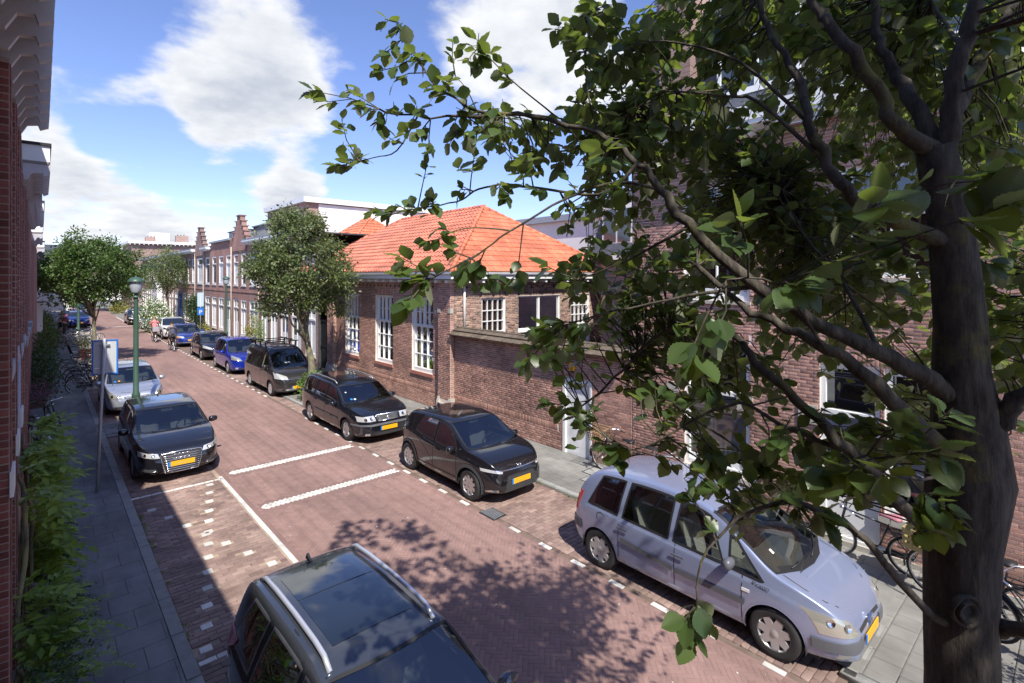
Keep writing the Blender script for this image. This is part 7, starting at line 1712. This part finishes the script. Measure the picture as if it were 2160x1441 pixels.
while cnt < 150:   # unseen foliage added on the sun side to keep the trunk in shade
    z0_=RNG.uniform(2.9,6.4); h_=RNG.uniform(1.2,4.2); p=np.array((2.47-SUNX*h_,.33-SUNY*h_,z0_+h_))+rv(.16); d_=p[0]*SH+p[1]*CH; r_=p[0]*CH-p[1]*SH
    if d_ > .05 and -60 < 1080+1100*r_/d_ < 2260 and -80 < 583-1100*(p[2]-CAM_H)/d_ < 1520: cnt+=.2; continue
    if np.linalg.norm(p-np.array((0,0,CAM_H))) < 1: continue
    sprig(p,rv(),6,.12); q=BPA[int(np.argmin(((BPA-p)**2).sum(1)))]; TW.tube([q,(p+q)/2+rv(.05),p],[.006,.004,.003],5,cap=False); cnt+=1
TWm = TW.build('twigs', M['bark'], bt); stuff(TWm)
allL = [(k,t) for k in range(3) for t in LEAVES[k]]
def lsize(t):
    p=t[0]; d=p[0]*SH+p[1]*CH; r=p[0]*CH-p[1]*SH
    if d<.4: return 0
    px=1080+1100*r/d; py=583-1100*(p[2]-CAM_H)/d
    return (np.linalg.norm(t[1])/d) if (-20<px<2180 and -20<py<1460) else 0
allL.sort(key=lambda kt:-lsize(kt[1])); tmpl=[leaf_template(i) for i in range(3)]; lm=[]
for V,F in [leaf_template(i,18,.05) for i in range(3)]:
    me=bpy.data.meshes.new('leaf'); me.from_pydata(V.tolist(),[],F.tolist()); me.polygons.foreach_set('use_smooth',[True]*len(F)); me.materials.append(M['leafbig']); lm.append(me)
for k,t in allL[:300]:
    x,y,z,p=t[1],t[2],t[3],t[0]; link('leaf',lm[k],bt,Matrix(((x[0],y[0],z[0],p[0]),(x[1],y[1],z[1],p[1]),(x[2],y[2],z[2],p[2]),(0,0,0,1))))
rest=[[t for k2,t in allL[300:] if k2==k] for k in range(3)]
stuff(scatter_mesh('foliage',rest,tmpl,M['leafbig'],bt))
for px,py,d in ((1425,402,1.95),(1415,395,1.97),(1435,410,1.95),(985,285,2.3)):
    c=CP(px,py,d); bb_=MB(); bb_.lathe([(0,-.009),(.007,-.006),(.009,0),(.007,.006),(0,.009)],8,Matrix.Translation(c)); bb_.build('berry',M['berry'],bt)
# ================= smaller trees and shrubs made of leaf clumps
SLF = simple_leaf()
def clump_foliage(name, parent, clumps, per, size, m, sigma=.22, flat=1.0, up=.5):
    sel=[]
    for c,s in clumps:
        c=np.asarray(c)
        for _ in range(int(per*s)):
            o=rv(sigma*s**.5)*np.array((1,1,flat)); p=c+o; d=o+rv(sigma*.8)+np.array((0,0,-.05)); x,y,z=basis(d+1e-6,np.array((0,0,up))+rv(.45)); L_=size*RNG.uniform(.6,1.25); sel.append((p,x*L_,y*L_,z*L_))
    o=scatter_mesh(name,[sel],[SLF],m,parent); return stuff(o)
def crown_clumps(c, r, n, shell=.55, lower=.8):
    out=[]; c=np.array(c); r=np.array(r,float)
    while len(out)<n:
        v=rv(); v/=np.linalg.norm(v); k=shell+(1-shell)*RNG.random()**.6; v=v*k
        if v[2]<-lower: continue
        v*= 1+.13*math.sin(5.1*v[0]+3*v[2])+.10*math.cos(6.3*v[1]+1.7); out.append((c+v*r,RNG.uniform(.6,1.25)))
    return out
def street_tree(label, x, y, trunk_r, h0, c, r, nclump, per, lsize_, m, bark='bark2', sigma=.22, lean=(0,0)):
    t=thing('street_tree',label,'tree',(0,0,0)); z0=KH; top=Vector((c[0],c[1],h0+.5)); P=bend_pts([Vector((x,y,z0)),Vector((x+.03,y+.02,h0*.5)),Vector(((x+c[0])/2,(y+c[1])/2,h0)),Vector((c[0],c[1],c[2]))])
    mb=MB(); n=len(P); mb.tube(P,[trunk_r*(1.25 if i==0 else 1-.75*(i/(n-1))**1.3) for i in range(n)],12); tk=mb.build('trunk',M[bark],t); rough(tk,trunk_r*.06,6)
    cl=crown_clumps(c,r,nclump); lb_=MB()
    for k in range(0,len(cl),max(1,len(cl)//26)):
        q=Vector(cl[k][0]); f=random.uniform(.62,.97); s=P[int(f*(n-1))]; mid=(s+q)/2+Vector(rv(.12))+Vector((0,0,-.1)); lb_.tube([s,mid,q],[trunk_r*.36,trunk_r*.2,trunk_r*.06],6,cap=False)
    lb_.build('branches',M[bark],t); clump_foliage('crown',t,cl,per,lsize_,m,sigma); return t
street_tree('round crowned street tree standing between the dark van and the black estate', 7.95,20.75,.17,2.5,(7.62,20.9,5.15),(1.86,1.86,2.12),140,165,.13,M['leafmid'],sigma=.155)
street_tree('broad green street tree on the left beyond the near lamp post', 2.08,36.0,.13,2.5,(2.12,36.2,4.95),(2.35,2.2,1.85),150,150,.145,M['leafleft'],sigma=.18)
street_tree('small thin crowned tree before the middle of the far terrace', 8.9,58.5,.10,3.0,(8.7,58.5,5.3),(1.9,1.9,1.85),110,70,.17,M['leafmid'],sigma=.30)
street_tree('green tree behind the far left crown at the edge of the row', 1.2,56,.13,3,(1.3,57,4.6),(1.6,2.2,2.0),110,70,.24,M['leafleft'],sigma=.34)
street_tree('tree by the bend glimpsed right of the far left crown', 7.6,90,.14,3,(7.2,90,5.4),(2.6,2.6,2.6),130,60,.3,M['leafmid'],sigma=.4)
def shrub(label, c, r, n, per, size, m, sigma=.12, cat='shrub', name='shrub', stems=True, shell=.3, group=None):
    t=thing(name,label,cat,(0,0,0),0,group); cl=crown_clumps(c,r,n,shell,1.0); cl=[(np.array((p[0],p[1],max(p[2],.12))),s) for p,s in cl]
    if stems:
        sb_=MB()
        for k in range(0,len(cl),max(1,len(cl)//8)): q=Vector(cl[k][0]); sb_.tube([(c[0]+random.uniform(-.1,.1),c[1]+random.uniform(-.1,.1),.03),((c[0]+q.x)/2,(c[1]+q.y)/2,q.z*.6),q],[.012,.009,.004],5)
        sb_.build('stems',M['bark2'],t)
    clump_foliage('foliage',t,cl,per,size,m,sigma); return t,cl
shrub('bright green leafy shrub on the pavement build-out in front of the dark van', (7.62,19.9,.62),(.42,.5,.55),46,34,.11,M['brightshrub'],.10)
t,cl = shrub('white flowering oleander bush behind the white crossover', (7.2,53.2,1.35),(1.25,1.5,1.35),90,34,.17,M['brightshrub'],.2)
fl=[]; 
for p,s in cl:
    for _ in range(16): o=p+rv(.24)+np.array((-.08,-.12,.03)); x,y,z=basis(rv(),rv()); fl.append((o,x*.12,y*.16,z*.12))
stuff(scatter_mesh('blossoms',[fl],[SLF],M['petal'],t))
shrub('tall narrow green shrub growing against the terrace left of the parking sign', (9.9,51.5,1.75),(.75,1.3,1.7),90,40,.15,M['darkgreen'],.18)
shrub('yellow green climbing shrub on the terrace wall beside the second lamp', (10.0,36.2,1.0),(.35,.45,1.15),34,34,.11,M['yellowleaf'],.12)
shrub('thin green climber on the terrace wall right of the yellow green shrub', (10.15,34.9,1.1),(.2,.3,1.2),18,26,.10,M['fern'],.10)
shrub('dry straw coloured grass clump below the parking sign', (9.6,47.8,.5),(.4,.5,.5),18,30,.16,M['yellowleaf'],.12)
shrub('low yellow green bush at the right kerb near the bend', (7.4,84.5,.7),(1.2,1.2,.8),34,34,.2,M['yellowleaf'],.22)
shrub('tall pale yellow bush behind the low bush at the bend', (9.0,93,1.8),(.9,.9,1.8),30,34,.24,M['yellowleaf'],.26)
shrub('yellow green shrub at the bottom right corner beside the tree trunk', (7.95,-.55,1.0),(.50,.5,.95),60,44,.05,M['yellowleaf'],.10)
pt = thing('planter','terracotta planter with small shrub between the left racks and the build-out','planter',(2.1,39.6,0)); mb=MB(); mb.prism([(-.45,0),(.45,0),(.52,.42),(-.52,.42)],'y',-.5,.5); mb.build('pot',PM('terracotta',(.42,.17,.10),.8,vary=.1),pt)
clump_foliage('plant',pt,[(np.array((RNG.uniform(-.4,.4),RNG.uniform(-.4,.4),RNG.uniform(.5,1.0))),1) for _ in range(24)],26,.10,M['yellowleaf'],.12)
# small weeds along the kerbs and wall foot
wd=[]; 
for _ in range(60):
    x,y=random.choice(((8.42,RNG.uniform(2.1,2.6)),(8.42,RNG.uniform(2,9)),(10.3,RNG.uniform(7,15)),(1.43,RNG.uniform(6,14)))); 
    for _ in range(9): o=np.array((x,y,.01))+rv(.03)*np.array((1,1.6,.3)); xx,yy,zz=basis(rv()*np.array((1,1,.2))+np.array((0,0,.8)),rv()); wd.append((o,xx*.05,yy*.04,zz*.04))
w_=scatter_mesh('weeds',[wd],[SLF],M['brightshrub'],None); stuff(w_); w_['label']='small green weeds along kerbs and wall foot'
# leaf litter and droppings on the road
lt_=[]
for _ in range(90):
    x,y=RNG.uniform(3.3,6.5),RNG.uniform(2,24); xx,yy,zz=basis(rv()*np.array((1,1,.05)),np.array((0,0,1.))+rv(.1)); l=RNG.uniform(.02,.045); lt_.append((np.array((x,y,.014)),xx*l,yy*l,zz*l))
o_=scatter_mesh('litter',[lt_],[SLF],PM('pale_litter',(.55,.50,.42),.9,island=.4),None); stuff(o_); o_['label']='small pale specks of litter on the road'
lt_=[]
for _ in range(260):
    x,y=RNG.choice((RNG.normal(8.38,.05),RNG.normal(6.75,.2),RNG.normal(1.5,.05),RNG.uniform(1.5,3))),RNG.uniform(2,24); xx,yy,zz=basis(rv()*np.array((1,1,.1)),np.array((0,0,1.))+rv(.2)); l=RNG.uniform(.02,.05); lt_.append((np.array((x,y,.016)),xx*l,yy*l,zz*l))
o_=scatter_mesh('leaf_litter',[lt_],[SLF],PM('dry_leaf',(.20,.14,.06),.9,island=.5),None); stuff(o_); o_['label']='small dry leaves along the parking bays'
# ================= left front gardens
from mathutils.noise import noise as mnoise
def pinnate(p, d, L_, sel, pairs=6, lf=.055):
    d=np.asarray(d,float); d/=np.linalg.norm(d)
    for k in range(pairs+1):
        f=(k+.6)/(pairs+.6); q=p+d*L_*f+np.array((0,0,-.35*L_*f*f)); dd=d+np.array((0,0,-.5*f)); s=np.cross(dd,(0,0,1)); s/=np.linalg.norm(s)+1e-6
        for sg in ((-1,1) if k<pairs else (0,)):
            ld=(s*sg*.9+dd*.55) if sg else dd; ld=ld+rv(.12); x,y,z=basis(ld,np.array((0,0,1.))+rv(.2)); l=lf*RNG.uniform(.8,1.2)*(1.15 if not sg else 1); sel.append((q,x*l*1.25,y*l,z*l))
def climber(label, name, xr, yr, zr, n, L_, lf, m, pairs=6, cat='climbing plant', dens=None):
    t=thing(name,label,cat,(0,0,0)); sel=[]; st=MB()
    for k in range(5):
        y0=RNG.uniform(*yr); P=[Vector((XL+.12,y0,0))]; 
        for j in range(1,7): P.append(Vector((XL+.1+RNG.uniform(0,.12),y0+RNG.normal(0,.25),zr[1]*j/6.5)))
        st.tube(bend_pts(P),.018,6)
    st.build('stems',M['bark2'],t)
    for _ in range(n):
        z=RNG.uniform(*zr); f=(z-zr[0])/(zr[1]-zr[0]); yy_=RNG.uniform(*yr)
        if mnoise(Vector((yy_*1.3+n,z*1.7,L_*9))) < -.12: continue
        sz_=RNG.uniform(.7,1.35); w=xr[0]+(xr[1]-xr[0])*(dens(f) if dens else 1)*RNG.random()**.8; p=np.array((w*(.8+.5*mnoise(Vector((yy_*2,z*2,3)))) if w > 0 else w,yy_,z)); pinnate(p,np.array((RNG.uniform(.2,1.1),RNG.normal(-.1,.9),RNG.uniform(-.4,.9))),L_*sz_,sel,pairs,lf*sz_**.6)
    stuff(scatter_mesh('foliage',[sel],[SLF],m,t)); return t
climber('bright green wisteria like climber on the near left wall','wisteria',(XL+.1,.14),(6.4,9.4),(1.1,2.95),430,.32,.088,M['fern'],dens=lambda f:.6+.4*math.sin(3.14*min(1,f*1.1)))
climber('darker feathery plants low in the near left front garden','garden_plants',(XL+.1,.46),(5.2,9.6),(.25,1.5),420,.22,.046,M['darkgreen'],7,'plants',dens=lambda f:1-.45*f)
climber('green fern like plant filling the bottom left garden corner','fern_plant',(XL+.1,.40),(5.0,7.6),(.2,1.3),300,.28,.040,M['fern'],9,'fern')
climber('green climber on the left wall behind the two near bicycles','wall_climber',(XL+.05,.10),(10.5,17),(.3,1.9),200,.24,.055,M['darkgreen'])
shrub('dark green hedge plants along the left pavement beyond the near bicycles', (-.05,29,1.0),(.38,4.5,1.05),130,46,.11,M['darkgreen'],.16,'hedge','hedge')
shrub('feathery green hedge farther along the left pavement', (.0,40,1.25),(.5,5.5,1.35),170,46,.13,M['leafleft'],.2,'hedge','hedge')
fp=thing('flower_box','purple brown flowering plant box behind the near left bicycles','flower box',(-.12,22.8,KH)); mb=MB(); mb.box(-.25,-.5,.5,.2,.5,.8); mb.build('box',PM('brown_box',(.10,.06,.05),.8),fp)
clump_foliage('blooms',fp,[(np.array((RNG.uniform(-.2,.3),RNG.uniform(-.5,.5),RNG.uniform(.8,1.2))),1) for _ in range(24)],30,.06,PM('purple_bloom',(.20,.09,.12),.9),.1)
